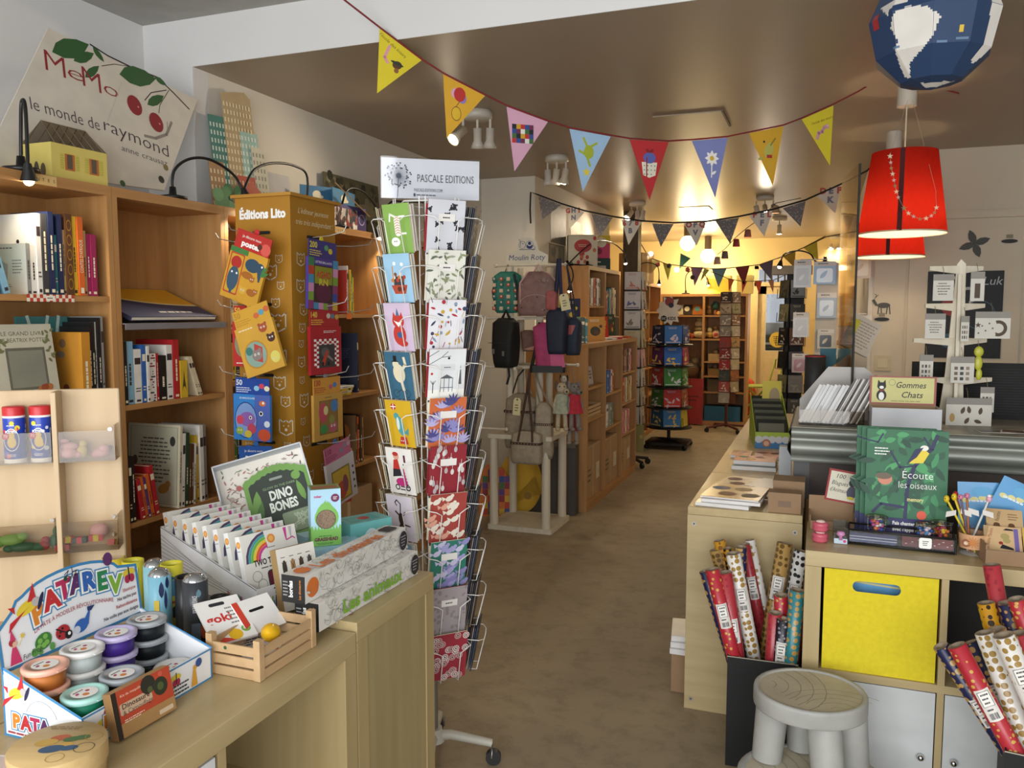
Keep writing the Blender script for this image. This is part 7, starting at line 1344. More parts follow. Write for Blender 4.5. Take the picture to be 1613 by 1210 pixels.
for i,(x,z,w_,h_,c,c2,l) in enumerate(((-.02,1.74,.15,.16,'5f86a8','c9d4dc','blue printed packet at the top of the white pegboard'),(0,1.5,.13,.18,'7f8a94','b5bcc4','silvery blue packet below the blue printed one'),(.0,1.28,.11,.14,'b5aa94','2a2a28','packet with a black clover shape on the pegboard'),(-.17,1.72,.12,.2,'bcb8b0','8f8c86','clear packet hanging high beside the black tower'),(-.17,1.36,.11,.18,'b5b2ab','9a968e','clear packet hanging at mid height beside the black tower'),(-.17,1.1,.11,.14,'a88a80','8a3a34','reddish clear packet hanging low beside the black tower'),(.22,1.78,.13,.22,'cdb08a','e0cfa8','amber packet lit by the lamp beyond the glass screen'),(.24,1.34,.13,.18,'a8adb0','5a646c','grey packet beyond the glass screen'))):
    slab('hanging_packet','packet',l,TR(e.location.x+x,6.28 if abs(x) < .1 else 6.34,z),w_,h_,.012,M(c,.25),lambda b,w,h,c2=c2:[b.rect(-w*.5,h*.8,w*.5,h,M('d0ccc4')),b.rrect(-w*.36,h*.08,w*.36,h*.7,w*.1,M(c2,.2)),b.leaf(-w*.2,h*.25,w*.5,w*.2,50,M(c,.2)),b.lines(-w*.3,w*.3,h*.95,h*.86,1,INK)],'packets on the white pegboard')
for x,z in ((-.17,1.92),(.24,2.0),(.24,1.53)):b=MB();b.tube([(0,.06,0),(x*.8,.05,0),(x*1.1,.02,0)],.004,WIRE,5);o=b.build('packet_hook',e);o.location=(0,0,z)
bp=Vector((e.location.x-.02,6.42,p.z));clip_lamp('black gooseneck lamp arching from the pegboard towards the card tower',bp,[bp+Vector((0,0,.01)),at(1285,412,Y=6.5),at(1276,400,Y=6.6),at(1258,395,Y=6.8),at(1236,400,Y=7.0),at(1230,412,Y=7.1)],3,(-.2,-.2,-1))
# ================================================================ bench of the right side, till counter, cube unit
for y0,y1,l in ((3.12,3.842,'near birch bench unit running along the counter, its screwed end panel facing the entrance'),(3.846,4.9,'middle birch bench unit carrying the green card display'),(4.904,6.3,'far birch bench unit towards the card towers')):
    e=empty('bench_unit',(-.25,y0,0),0,l,'bench','birch bench units along the counter');D=y1-y0
    b=MB();b.box(-.21,.0,.77,.205,D,.8,BIRCHY);b.build('top',e,bevel=.002)
    b=MB();b.box(-.21,0,0,.205,.02,.7695,BIRCHX);b.at(FR)
    if y0 < 3.2:
        for x,z in ((-.185,.735),(.18,.735),(-.185,.04),(.18,.04)):b.disc(x,z,.009,M('b9b5a8',.3,.6));b.disc(x,z,.004,M('5a5a52'))
    b.build('end_panel',e);b=MB();b.box(-.2,D-.02,0,.2,D,.7695,BIRCHX);b.box(-.2,.02,0,-.19,D-.02,.7695,BIRCHY);b.build('side_panel',e)
e=empty('till_counter',(0,3.38,0),0,'till counter with a moulded dull zinc edge and dark front','counter');ZN=M('85887f',.42,.45,var=.12,scale=5);b=MB()
pr=[(0,1.09),(-.012,1.086),(-.018,1.07),(-.01,1.055),(-.002,1.045),(-.012,1.035),(-.022,1.02),(-.022,1.0),(-.012,.985),(.0,.975),(-.004,.965),(.0,.955)]
x0,x1=-.1,1.9;vs=[(x,y,z) for y,z in pr for x in (x0,x1)];b.add(vs,[(2*i,2*i+2,2*i+3,2*i+1) for i in range(len(pr)-1)],ZN,True)
b.add([(x0+q,y,z) for z,q in ((1.09,0),(1.07,-.012),(1.045,0),(1.02,-.014),(1.0,-.014),(.975,0),(.955,0)) for y in (-.002,.75)],[(2*i,2*i+1,2*i+3,2*i+2) for i in range(6)],ZN,True);b.add([(x0,y,z) for y,z in pr]+[(x0,.02,.955),(x0,.02,1.09)],[list(range(len(pr)+2))],ZN);b.build('zinc_edge',e)
b=MB();b.box(x0,.0,1.085,x1,.75,1.092,M('8f8a7a',.45,.2));b.build('top',e);b=MB();b.box(-.03,.03,0,x1,.7,1.085,M('3a2f28',.6,kind='grainx',h2='4a3d34',scale=3));b.box(x0+.01,.03,.802,-.03,.6,.955,M('4a4a48',.5));b.build('front_panel',e)
EX=empty('cube_unit',(-.028,2.72,0),0,'birch cube unit in front of the till holding the yellow fabric box','shelf unit','birch cube units')
W3=1.09;b=MB();b.box(0,0,.735,W3,.38,.785,BIRCHX);b.build('top',EX,bevel=.002)
for x in (0,W3-.05):b=MB();b.box(x,.0,0,x+.05,.38,.7348,BIRCH);b.build('side_panel',EX,bevel=.0015)
for x in (.3915,.751):b=MB();b.box(x-.0,.004,.05,x+.02,.38,.7348,BIRCH);b.build('divider',EX)
for z0,z1 in ((0,.05),(.377,.402)):b=MB();b.box(.05,.003,z0,W3-.05,.38,z1,BIRCHX);b.build('shelf',EX)
b=MB();b.box(.05,.37,.05,W3-.05,.379,.7348,M('1c1a18',.7));b.build('back_panel',EX)
for i,(xa,xb) in enumerate(((.053,.388),(.414,.748),(.774,1.037))):
    b=MB();b.box(xa,.002,.053,xb,.018,.374,M('c2c4c2',.4));d_=b.build('door',EX,bevel=.001);b=MB();b.at(TR(xb-.035 if i == 0 else xa+.03,.002,.17));b.ball((0,-.014,0),.011,CHROME,12,8);b.cyl((0,-.008,0),(0,.0,0),.005,.005,CHROME,8);b.build('knob',d_)
b=MB();FY_=M('d9c526',.95,var=.06,scale=60,bump=.15);hx,hz=.003,.262
P=[(-.163,0),(.163,0),(.163,.328),(-.163,.328)];hole=rr(hx-.082,hz,hx+.056,hz+.034,.016)
bm_=[( -.163,0),(.163,0),(.163,hz+.017),(hx+.056,hz+.017)]
b.at(FR)
xs=sorted({round(q[0],5) for q in hole});up_=lambda x:max(q[1] for q in hole if abs(q[0]-x) < 1e-4);dn_=lambda x:min(q[1] for q in hole if abs(q[0]-x) < 1e-4)
Q_=[[(-.163,0),(xs[0],0),(xs[0],.328),(-.163,.328)],[(xs[-1],0),(.163,0),(.163,.328),(xs[-1],.328)]]
for u,v in zip(xs,xs[1:]):Q_+=[[(u,0),(v,0),(v,dn_(v)),(u,dn_(u))],[(u,up_(u)),(v,up_(v)),(v,.328),(u,.328)]]
for q in Q_:b.add([(*t_,0) for t_ in q],[(0,1,2,3)],FY_)
b.at(Matrix())
b.box(-.163,.0005,0,-.16,.35,.328,FY_);b.box(.16,.0005,0,.163,.35,.328,FY_);b.box(-.16,.345,0,.16,.35,.328,FY_);b.box(-.16,.0005,0,.16,.345,.003,FY_)
o=b.build('fabric_box',label='bright yellow fabric box with an oval hand hole in the birch cube',cat='box');o.location=(.194,2.732,.4026)
slab('folder','folder','light blue folder seen through the hand hole of the yellow box',TR(.21,2.80,.41),.28,.274,.02,M('5f9ac8'),lambda b,w,h:b.line([(-w*.3,h*.97),(w*.3,h*.93)],.006,M('c9c08a')))
# ---------------------------------------------------------------- plastic step stool
SG=M('a3a29c',.5,var=.2,scale=7,bump=.05);ST=M('b3aa94',.55,var=.12,scale=9)
e=empty('step_stool',(.014,2.42,0),12,'grey plastic two-step stool with wood-grain treads in front of the birch cube','stool')
def tread(cy,z,rx,ry,nm,cx=0):
    b=MB();prof=[(0,z-.01),(.9,z-.02),(.96,z-.05),(.995,z-.048),(1,z-.044),(1,z-.008),(.995,z-.001),(.975,z+.003),(.92,z+.003),(.905,z+.001),(.895,z-.002),(0,z-.002)]
    b.at(TR(cx,cy));b.lathe([(r_*rx,zz) for r_,zz in prof[1:]],SG,40,1,ry/rx)
    b.lathe([(0,z-.0018),(.895*rx,z-.0018)],ST,40,1,ry/rx);b.z=z-.0017
    g=M('8d8572')
    for k in range(9):b.ring(rx*.35,-ry*.75,.022+.034*k,.0022,g,ry=(.022+.034*k)*.8,a0=20+4*k,a1=170-5*k) if .022+.034*k < rx*1.1 else None
    for k in range(5):b.ring(-rx*.75,ry*.2,.03+.035*k,.0022,g,ry=.03+.04*k,a0=-60,a1=50)
    b.build(nm,e,bevel=0)
tread(.07,.43,.16,.15,'top_step');tread(-.02,.205,.215,.2,'lower_step')
for x,y,x2,y2,zt_ in ((.02,-.02,.03,-.07,.39),(-.1,.09,-.115,.085,.39),(.115,.08,.13,.07,.39),(.0,.17,.0,.16,.39),(-.14,-.12,-.17,-.15,.18),(.14,-.12,.17,-.15,.18),(.13,.1,.15,.12,.18),(-.13,.1,-.15,.12,.18)):b=MB();b.cyl((x2,y2,0 if zt_ < .2 else .204),(x,y,zt_),.044,.048,SG,20);b.build('leg',e)
# ---------------------------------------------------------------- cartons of gift-wrap rolls
def carton(T,w_,d,h,label,hb):
    b=MB();k=M('0b0b0b',.65);t=.004;b.box(-w_/2,0,0,w_/2,t,h,k);b.add([(-w_/2+q,y,z) for q in (0,t) for y,z in ((t,0),(d,0),(d,hb),(t,h))],[(0,1,2,3),(7,6,5,4),(0,4,5,1),(1,5,6,2),(2,6,7,3),(3,7,4,0)],k);b.add([(w_/2-q,y,z) for q in (0,t) for y,z in ((t,0),(d,0),(d,hb),(t,h))],[(0,1,2,3),(7,6,5,4),(0,4,5,1),(1,5,6,2),(2,6,7,3),(3,7,4,0)],k)
    b.box(-w_/2,d-t,0,w_/2,d,hb,k);b.box(-w_/2+t,t,0,w_/2-t,d-t,t,k);b.at(FR);b.line([(-w_/2,h-.001),(w_/2,h-.001)],.003,M('a8a090'))
    o=b.build('roll_carton',label=label,cat='box',group='open black cartons of gift-wrap');o.matrix_basis=T
carton(TR(-.152,2.76,.0008)@RZ(2),.225,.3,.385,'open black carton of gift-wrap rolls against the bench end',.46)
carton(TR(.64,2.30,.0008)@RZ(-8),.34,.3,.42,'open black carton of gift-wrap rolls in front of the cube unit',.5)
RCOL={'r':('b02a36','c9a04a'),'R':('a8323a','8f2430'),'n':('1f2148','b08a4a'),'w':('dedad2','9a7a3a'),'W':('e2e0dc','26262a'),'G':('b08d50','6a4f24'),'o':('c9922c','8a5a1a'),'t':('2f7a80','b08a4a'),'k':('1b1b26','8a8a90'),'s':('c08a1a','2a1c10')}
def roll(px,py,Y,foot,c,label,r_=.024,lab=.22,g='gift-wrap rolls in the carton by the bench'):
    """roll from its foot in the carton to the mouth that shows at px, py"""
    t_=at(px,py,Y=Y);f=Vector(foot);d=t_-f;L=d.length;q=d.to_track_quat('Z','Y');m=M(*[RCOL[c][0],.3],kind='speckle' if c in 'rRk' else 'dots',h2=RCOL[c][1],scale=60 if c in 'rRk' else 46)
    b=MB();b.lathe([(r_*.3,0),(r_,0),(r_,L),(r_*.9,L+.001),(r_*.55,L),(r_*.5,L-.05),(0,L-.05)],m,22);b.lathe([(r_*.93,L+.0015),(r_*.5,L+.0012),(r_*.48,L-.03)],M('9a8a74',.7),18)
    o=b.build('gift_wrap_roll',label=label,cat='wrapping paper roll',group=g);R=q.to_matrix().to_4x4();o.matrix_basis=Matrix.Translation(f)@R
    if lab:
        vd=(EYE-t_).normalized();l_=R.inverted().to_3x3()@vd;a=math.degrees(math.atan2(l_.y,l_.x));b=MB();zz=L-lab;n=7;vs=[]
        for k in range(n):an=math.radians(a-48+96*k/(n-1));vs+=[(1.012*r_*math.cos(an),1.012*r_*math.sin(an),zz),(1.012*r_*math.cos(an),1.012*r_*math.sin(an),zz+.085)]
        b.add(vs,[(2*k,2*k+2,2*k+3,2*k+1) for k in range(n-1)],M('dcd8d0'),True);b.at(RZ(a+90)@TR(0,-r_*1.02,zz)@FR);b.rect(-.014,.04,.014,.08,BLACK);b.rect(-.013,.041,.013,.079,M('e6e2da'));b.lines(-.011,.011,.077,.044,3,INK,al='c');b.bars(-.011,.006,.011,.022,INK,12);b.lines(-.01,.01,.036,.026,1,INK);b.build('paper_label',o)
LF=lambda i:(-.235+.028*(i % 8),2.81+.045*(i % 5),.012)
for i,(px,py,Y,c,lab,n,r_) in enumerate(((1110,900,2.835,'n',.0,'navy gold-dotted roll leaning furthest outward in the bench carton',.019),(1122,897,2.784,'r',.2,'red gold-dotted roll next to the outermost navy one',.024),(1141,902,2.806,'R',.24,'deep red roll crossing in front, third from the outer side',.026),(1128,866,3.019,'G',0,'gold spotted roll standing behind the leaning red ones',.025),(1133,852,3.024,'o',0,'amber roll with a red end, tallest at the back of the group',.022),(1147,864,2.946,'s',0,'amber roll between gold and white ones',.018),(1155,872,2.842,'w',.2,'white gold-dotted roll in the middle of the bench carton',.025),(1167,862,2.882,'n',0,'navy roll behind the middle white one',.02),(1172,858,2.987,'R',.2,'red roll with a white label behind the middle white one',.02),(1181,851,3.036,'w',0,'thin white dotted roll at the back beside the red one',.018),(1236,856,3.002,'G',.2,'tall gold dotted roll leaning towards the cube unit',.027),(1262,868,3.025,'W',.2,'white black-dotted roll leaning towards the cube unit',.025),(1256,930,2.780,'t',0,'short teal roll with an open mouth beside the cube unit',.024),(1230,938,2.846,'r',0,'short red roll with an open mouth behind the dark one',.023),(1221,966,2.801,'R',0,'short red speckled roll with an open mouth, front row',.023),(1234,975,2.784,'k',.16,'short black sparkly roll with an open mouth, front row',.022),(1244,963,2.901,'k',0,'short dark roll with open mouth behind the front row',.022),(1256,975,2.835,'R',.12,'short red roll with a white label at the cube unit corner',.023))):
    fx=[-0.167,-0.159,-0.183,-0.143,-0.134,-0.183,-0.124,-0.232,-0.093,-0.065,-0.19,-0.138,-0.085,-0.082,-0.137,-0.112,-0.067,-0.086][i];fy=[2.873,2.797,2.816,3.025,3.012,2.99,2.894,2.953,3.033,3.03,2.922,2.96,2.801,2.93,2.842,2.815,2.986,2.856][i];roll(px,py,Y,(fx,fy,.03),c,n,r_,lab)
gR='gift-wrap rolls in the carton before the cube unit'
for px,py,Y,c,lab,n,f,r_ in ((1482,1018,2.418,'n',.24,'navy gold-dotted roll leaning furthest out of the front carton',(0.715,2.469,.03),.021),(1507,1017,2.378,'r',.2,'red dotted roll with a white label beside the leaning navy one',(0.706,2.328,.03),.024),(1528,1012,2.516,'n',.2,'second navy roll behind the red labelled one',(0.753,2.398,.03),.021),(1551,997,2.430,'w',0,'white gold-dotted roll in the front carton',(0.679,2.390,.03),.025),(1581,1001,2.350,'w',.16,'white dotted roll with label at the frame edge',(0.763,2.344,.03),.027),(1605,998,2.453,'r',0,'red roll at the far end of the front carton',(0.770,2.454,.03),.024),(1570,992,2.483,'G',0,'plain kraft-ended roll behind the white ones',(0.745,2.509,.03),.024),(1553,950,2.545,'s',0,'yellow roll with black stars standing at the back of the carton',(0.645,2.503,.03),.023),(1562,890,2.606,'R',0,'tallest crimson roll standing at the back of the carton',(0.618,2.553,.03),.023),(1586,950,2.548,'n',0,'navy roll standing beside the star one',(0.704,2.553,.03),.024),(1601,944,2.496,'r',0,'red roll standing behind the upright navy one',(0.784,2.544,.03),.022)):roll(px,py,Y,f,c,n,r_,lab,gR)
# ================================================================ on the cube unit before the till
ZE=.7859;gK='copies of the bird listening book'
def f_bird(b,w,h):
    b.rect(-w/2,0,w/2,h,M('2f6a48'));r=random.Random(4);N_=M('23264f')
    for i in range(70):b.leaf(-w*.48+w*.9*r.random(),h*(.28+.7*r.random()),.03+.03*r.random(),.02,360*r.random(),M(['1f5a3c','3f8a58','27523a','4a9a5f','1c4632'][i % 5]))
    for P,t in (([(.0,.2),(.02,.5),(.1,.68),(.3,.84),(.36,.96)],.022),([(.1,.68),(-.08,.66),(-.2,.8)],.012),([(.3,.84),(.2,.94)],.01),([(.0,.3),(-.3,.32),(-.4,.24)],.018),([(-.5,.9),(-.36,.88),(-.3,.96)],.01)):b.line([(w*x,h*y) for x,y in P],w*t*2,N_)
    b.shp([(w*.03,h*.7),(w*.2,h*.71),(w*.27,h*.8),(w*.2,h*.84),(w*.12,h*.78)],M('e0c838'));b.disc(w*.21,h*.845,w*.05,M('e6e4d8'),h*.025);b.shp([(-.0,h*.69),(w*.12,h*.76),(w*.2,h*.85),(w*.1,h*.83)],N_);b.disc(-w*.26,h*.55,w*.09,M('c9826a'),h*.055);b.disc(-w*.28,h*.575,w*.1,M('6a5a48'),h*.03);b.disc(w*.2,h*.24,w*.06,M('d8563a'),h*.04)
    b.txt('Écoute',w*.14,h*.565,h*.07,WHITE,w=w*.37,bold=-.01);b.txt('les oiseaux',w*.14,h*.475,h*.065,WHITE,w=w*.46,bold=-.01);b.txt('memory',w*.12,h*.36,h*.035,M('d9d08a'),w=w*.2,bold=.03);b.lines(-w*.4,-w*.2,h*.84,h*.76,3,WHITE)
    b.rect(-w/2,0,w/2,h*.2,M('28255c'));b.txt('Fais chanter les oiseaux',-w*.15,h*.14,h*.032,WHITE,w=w*.54,al='l',bold=.03);b.txt("avec l'appli",-w*.15,h*.085,h*.032,WHITE,w=w*.26,al='l',bold=.03);b.txt('Birdie Memory',w*.13,h*.085,h*.032,M('d9d05a'),w=w*.34,al='l',bold=.04);b.disc(-w*.3,h*.15,w*.12,M('2f5a3a'),h*.04)
for i in range(3):slab('book','book',['front copy of the big green bird book before the till','middle copy of the green bird book, its edge showing','rear copy of the green bird book, against the counter'][i],TR(.275-.014*i,2.94+.032*i,ZE)@LB(5,.028),.245,.365,.028,M('2f6a48',.35),f_bird,gK,pages=1)
CARTON=M('97795a',.8);e=empty('joke_box',(.055,3.0,ZE),3,'open kraft box with a red-framed card about animal jokes','display box')
b=MB();b.box(-.075,0,0,.075,.003,.03,CARTON);b.box(-.075,.1,0,.075,.103,.1,CARTON);b.box(-.075,0,0,-.072,.1,.05,CARTON);b.box(.072,0,0,.075,.1,.05,CARTON);b.box(-.072,.003,0,.072,.1,.003,CARTON);b.build('tray',e)
b=MB();b.at(TR(.03,.098,.08)@RY(8)@FR);b.prism([(-.055,0),(.055,0),(.055,.115),(-.055,.115)],-.003,0,M('9a2a2c'));b.rect(-.048,.007,.048,.108,M('d9d2bc'));[b.txt(t,-.012,y,.016,INK,w=w_,shear=.2) for t,y,w_ in (('100',.085,.03),('Blagues',.06,.055),("d'Animaux",.035,.06))];b.disc(.03,.04,.016,M('4a4a5a'),.024);b.disc(.028,.075,.012,INK,.014);b.disc(.03,.02,.012,M('c9b83a'),.006);b.build('header_card',e)
for i in range(2):b=MB();b.lathe([(0,0),(.022,0),(.026,.008),(.024,.016),(.026,.018),(.024,.028),(.012,.03),(0,.03)],M('c4596a',.35),20);b.ball((0,0,.03),(.016,.014,.006),M('d9c0b4'),9,5);o=b.build('pink_tin',label=['lower of two round pink tins at the cube unit corner','upper of two round pink tins at the cube unit corner'][i],cat='tin',group='round pink tins');o.location=(.015,2.84,ZE+.0365*i)
b=MB();b.box(-.022,0,0,.022,.11,.055,clear('e0e4ea',gloss=1,tint=.8,name='plastic_case'));b.lathe([(0,.014),(.006,.014),(.005,.026),(.014,.032),(.01,.042),(0,.042)],M('c98ab8',.4),12);b.at(FR);b.rect(-.02,.001,.02,.018,M('b9cbd6'));b.disc(.012,.01,.005,M('c2407a'));o=b.build('clear_case',label='small clear plastic case with a pink mushroom inside, beside the pink tins',cat='box');o.location=(.078,2.83,ZE)
e=empty('wire_tray',(.255,2.83,ZE),-3,'black wire-edged glass tray of small stationery in front of the green book','tray')
b=MB();P=[(-.155,0),(.155,0),(.155,.09),(-.155,.09)];[b.tube([(x,y,z) for x,y in P],.0035,BLACK,5,True) for z in (.006,.05)];[b.cyl((x,y,.002),(x,y,.05),.0035,.0035,BLACK,6) for x,y in P];b.box(-.155,0,.006,.155,.09,.009,BLACK);b.build('frame',e)
b=MB();b.box(-.153,.0,.01,.153,.002,.048,clear(gloss=1,name='tray_glass'));b.build('glass_front',e)
for x,w_,c,z,l in ((-.08,.14,'23346a',.01,'navy and white striped pencil box in the wire tray'),(.05,.09,'6a1a2c',.01,'maroon speckled box in the middle of the wire tray'),(.12,.06,'7a2230',.01,'small maroon box at the end of the wire tray')):
    b=MB();b.box(-w_/2,.006,0,w_/2,.05,.03,M(c,.4));b.at(TR(0,.006)@FR);[b.rect(-w_/2,.008+.009*k,w_/2,.0105+.009*k,M('c9ccd8')) for k in range(2)] if c == '23346a' else [b.rect(-w_*.4+w_*.2*k,.008+.007*(k % 3),-w_*.4+w_*.2*k+.005,.01+.007*(k % 3),WHITE) for k in range(5)]
    o=b.build('pencil_box',label=l,cat='box',group='small boxes in the wire tray');o.matrix_basis=TR(.255+x,2.834,ZE+z)@RZ(-3)
b=MB();b.at(FR);b.prism(rr(-.018,0,.018,.034,.006),-.001,0,WHITE);b.lines(-.01,.01,.026,.008,3,INK,al='c');o=b.build('price_sticker',label='white price sticker hanging on the front of the wire tray',cat='label');o.matrix_basis=TR(.325,2.823,ZE+.012)
def cup(x,y,z,h,cols,l):
    e=empty('eraser_cup',(x,y,z),0,l,'cup','clear cups of tiny erasers');b=MB();r=random.Random(int(x*999))
    for i in range(26):b.ball((.021*math.cos(i*2.4)*r.random(),.021*math.sin(i*2.4),.006+h*.7*r.random()),(.007,.005,.006),M(cols[i % len(cols)],.4),7,5)
    b.build('tiny_erasers',e,kind='stuff');b=MB();b.lathe([(.028,0),(.032,h),(.033,h+.003)],clear(gloss=1,name='cup_plastic'),20);b.lathe([(.0335,h),(.0335,h+.005),(0,h+.006)],clear('e8e4c8',gloss=1,tint=.85,name='cup_lid'),20);b.build('plastic_cup',e)
cup(.185,2.86,ZE+.041,.05,['b0508a','3a5ab0','d0702c','dcdcdc','c94a3a'],'clear cup of star-shaped erasers on the left of the wire tray'.replace('on the left of','over the striped box in'));cup(.33,2.875,ZE+.041,.034,['c9a0a8','3a6ab0','d8c8d8','5a8ab0'],'low clear cup of pale erasers, nearer the green book centre');cup(.375,2.875,ZE+.041,.044,['a02a4a','d0702c','d9b53a','8a2a3a'],'clear cup of red and yellow erasers beside the pencil pot')
# pencil pot
CPX,CPY=.462,2.86;e=empty('pencil_pot',(CPX,CPY,ZE),-4,'clear pot with an orange printed band, holding topped pencils','pot')
b=MB();b.lathe([(.036,0),(.04,.1)],clear(gloss=1,name='pot_plastic2'),24);b.lathe([(.036,.001),(0,.001)],WHITE,20);b.build('pot_body',e);b=MB();b.lathe([(.0388,.022),(.0405,.068)],M('d3a276',.6),24);b.at(TR(-.01,-.0408,.045)@FR);b.disc(-.012,-.003,.012,M('8a4a2c'));b.disc(-.012,-.003,.006,M('d8c8a8'));[b.leaf(.006,0,.02,.003,30*k,M('c9803a')) for k in range(12)];b.build('paper_band',e)
for i,(px,py,c,hc,sh,l) in enumerate(((1491,786,'d2bd2c','d9b81f',1.4,'yellow pencil with a chick-shaped top, outermost in the pot'),(1503,783,'d2bd2c','d9b81f',1.4,'yellow pencil with a chick-shaped top, second in the pot'),(1505,778,'8a2a24','a02020',1.0,'pencil with a dark red top behind the yellow ones'),(1513,783,'6a5a68','cc7a94',1.0,'pencil with a pink bead top behind the tags'),(1523,781,'a05a2c','d07a9a',1.0,'brown pencil with a round pink top'),(1558,786,'c9c9c4','d9a0b4',1.3,'white pencil with a pink and white animal top, leaning away'))):
    t=at(px,py,Y=CPY+.01*(i % 3));f=Vector((CPX+(.004*(2-i)),CPY+.01*(i % 2),ZE+.006));b=MB();b.cyl(f,f.lerp(t,.95),.0035,.0035,M(c,.4),7);b.ball(t,(.0085,.0085,.0085*sh),M(hc,.4),10,7);i == 5 and b.ball(t+Vector((0,0,.008)),.006,WHITE,8,6);i > 4 or b.ball(t+Vector((-.004,-.008,.002)),.0016,BLACK,6,4)
    if i in (1,4,0,5):q=f.lerp(t,.68);b.add([q+Vector(v) for v in ((0,-.006,.004),(.03*(-1)**(i == 0),-.012,-.004),(.028*(-1)**(i == 0),-.012,.014),(0,-.006,.02))],[(0,1,2,3)],M('d4d0c8'))
    b.build('topped_pencil',label=l,cat='pencil',group='topped pencils in the clear pot')
for i,(x,a,l) in enumerate(((.50,-2,'light blue sachet with yellow lettering behind the pencil pot'),(.56,24,'light blue sachet tilted in front of the straight one'))):slab('sachet','sachet',l,TR(x,3.0-.02*i,ZE+.05+.02*i)@RY(a)@RX(-8),.12,.15,.004,M('3f8fc4',.3),lambda b,w,h:[b.disc(-w*.3+w*.2*k,h*.6+.004*k,.012,M('d9cf8a'),.008) for k in range(4)]+[b.lines(-w*.3,w*.4,h*.64,h*.54,1,M('d8e4ea')),b.disc(w*.1,h*.8,.03,M('5fa5d0'),.016)])
b=MB();b.box(-.12,.14,0,.12,.2,.05,CARTON);o=b.build('carton_riser',label='kraft carton riser standing behind the recipe box',cat='box');o.location=(.56,2.82,ZE)
e=empty('recipe_box',(.62,2.76,ZE),4,'shallow kraft box of little recipe booklets at the counter end','display box');b=MB();b.box(-.14,0,0,.16,.004,.045,CARTON);b.box(-.14,.004,0,-.136,.16,.06,CARTON);b.box(.156,.004,0,.16,.16,.06,CARTON);b.box(-.136,.004,0,.156,.16,.004,CARTON);b.build('tray',e)
def f_gin(b,w,h):b.rect(-w/2,0,w/2,h,M('d3b183'));[(b.disc(x*w,h*.22,.014,M('6a4a30')),b.disc(x*w,h*.36,.009,M('6a4a30')),b.line([((x-.12)*w,h*.26),((x+.12)*w,h*.26)],.008,M('6a4a30'))) for x in (-.22,.18)];b.txt('24',-w*.3,h*.66,.012,M('5a4a3a'),rot=80);b.txt('Recettes',-w*.12,h*.7,.012,M('5a4a3a'),w=h*.4,rot=80);b.lines(w*.1,w*.4,h*.85,h*.55,3,M('8a7050'))
def f_buv(b,w,h):b.rect(-w/2,0,w/2,h,M('dcb98a'));b.txt('La Bonne Manière',-w*.32,h*.5,.011,M('a03a2c'),w=h*.8,rot=78);b.rect(w*.3,h*.05,w*.42,h*.95,M('7a6aa8'));b.shp([(-w*.1,h*.16),(w*.28,h*.12),(w*.26,h*.2),(-w*.02,h*.32)],INK);b.disc(-w*.06,h*.36,.006,M('a03a2c'));b.shp([(w*.02,h*.86),(w*.3,h*.86),(w*.28,h*.92),(w*.1,h*.94)],INK);b.disc(w*.06,h*.62,.012,M('b5a46a'));b.disc(w*.1,h*.46,.01,M('b5a46a'))
def f_20(b,w,h):b.rect(-w/2,0,w/2,h,M('e0bd5f'));b.txt('20 R',-w*.1,h*.3,.02,M('6a5a2c'),rot=70)
for l,x,y,z,fr in (('cream booklet with two gingerbread shapes, rear row of the recipe box',-.07,.10,.07,f_gin),('cream booklet with dark figures and violet bar, front row of the recipe box',-.085,.03,.03,f_buv),('yellow booklet beside the violet barred one',.02,.035,.03,f_20)):
    slab('booklet','booklet',l,TR(.62+x,2.76+y,ZE+z)@RZ(-4)@RX(-52),.1,.1,.018,M('cfa97a',.6),fr,'recipe booklets in the kraft box')
slab('framed_box','box','wooden framed dark blue box at the very end of the counter',TR(.68,3.0,ZE+.09),.14,.11,.06,M('8a5f3c'),lambda b,w,h:[b.rect(-w*.43,h*.08,w*.43,h*.9,M('23346a')),b.disc(0,h*.4,.03,M('a8323a')),b.lines(-w*.36,-w*.2,h*.85,h*.2,4,WHITE)]);b=MB();b.box(-.07,0,0,.07,.06,.089,CARTON);o=b.build('carton_riser',label='kraft carton under the wooden framed box',cat='box');o.location=(.68,3.0,ZE)
# ---------------------------------------------------------------- on the till counter
ZK=1.0929;e=empty('cat_eraser_box',(.305,3.5,ZK),2,'white and kraft counter box with a yellow card lettered for cat erasers','display box')
b=MB();b.box(-.12,-.1,0,.12,-.097,.085,M('c4c4c6',.5));b.box(-.12,-.097,0,-.117,.06,.085,M('c4c4c6'));b.box(.117,-.097,0,.12,.06,.085,M('c4c4c6'));b.box(-.117,-.097,0,.117,.06,.003,M('c4c4c6'));b.build('tray',e)
b=MB();b.at(TR(-.005,.0,.06)@FR);b.prism([(-.118,0),(.118,0),(.118,.14),(-.118,.14)],-.003,0,CARTON);b.rect(-.118,.03,.118,.14,M('a05a54'));b.rect(-.11,.036,.11,.134,M('cfc985'));b.txt('Gommes',.03,.095,.024,INK,w=.105,shear=.25,bold=.01);b.txt('Chats',.035,.057,.024,INK,w=.075,shear=.25,bold=.01);b.ring(-.038,.115,.012,.001,INK);b.lines(-.04,.1,.046,.04,1,M('8a844a'));b.disc(-.075,.064,.018,BLACK,.022);b.disc(-.075,.06,.01,WHITE,.016);b.disc(-.075,.1,.016,BLACK,.015);b.shp([(-.09,.105),(-.088,.125),(-.078,.112)],BLACK);b.shp([(-.06,.105),(-.062,.125),(-.072,.112)],BLACK);b.disc(-.075,.095,.008,WHITE,.006);b.shp([(-.088,.086),(-.062,.086),(-.075,.078)],M('8a2a2c'));b.build('header_card',e)
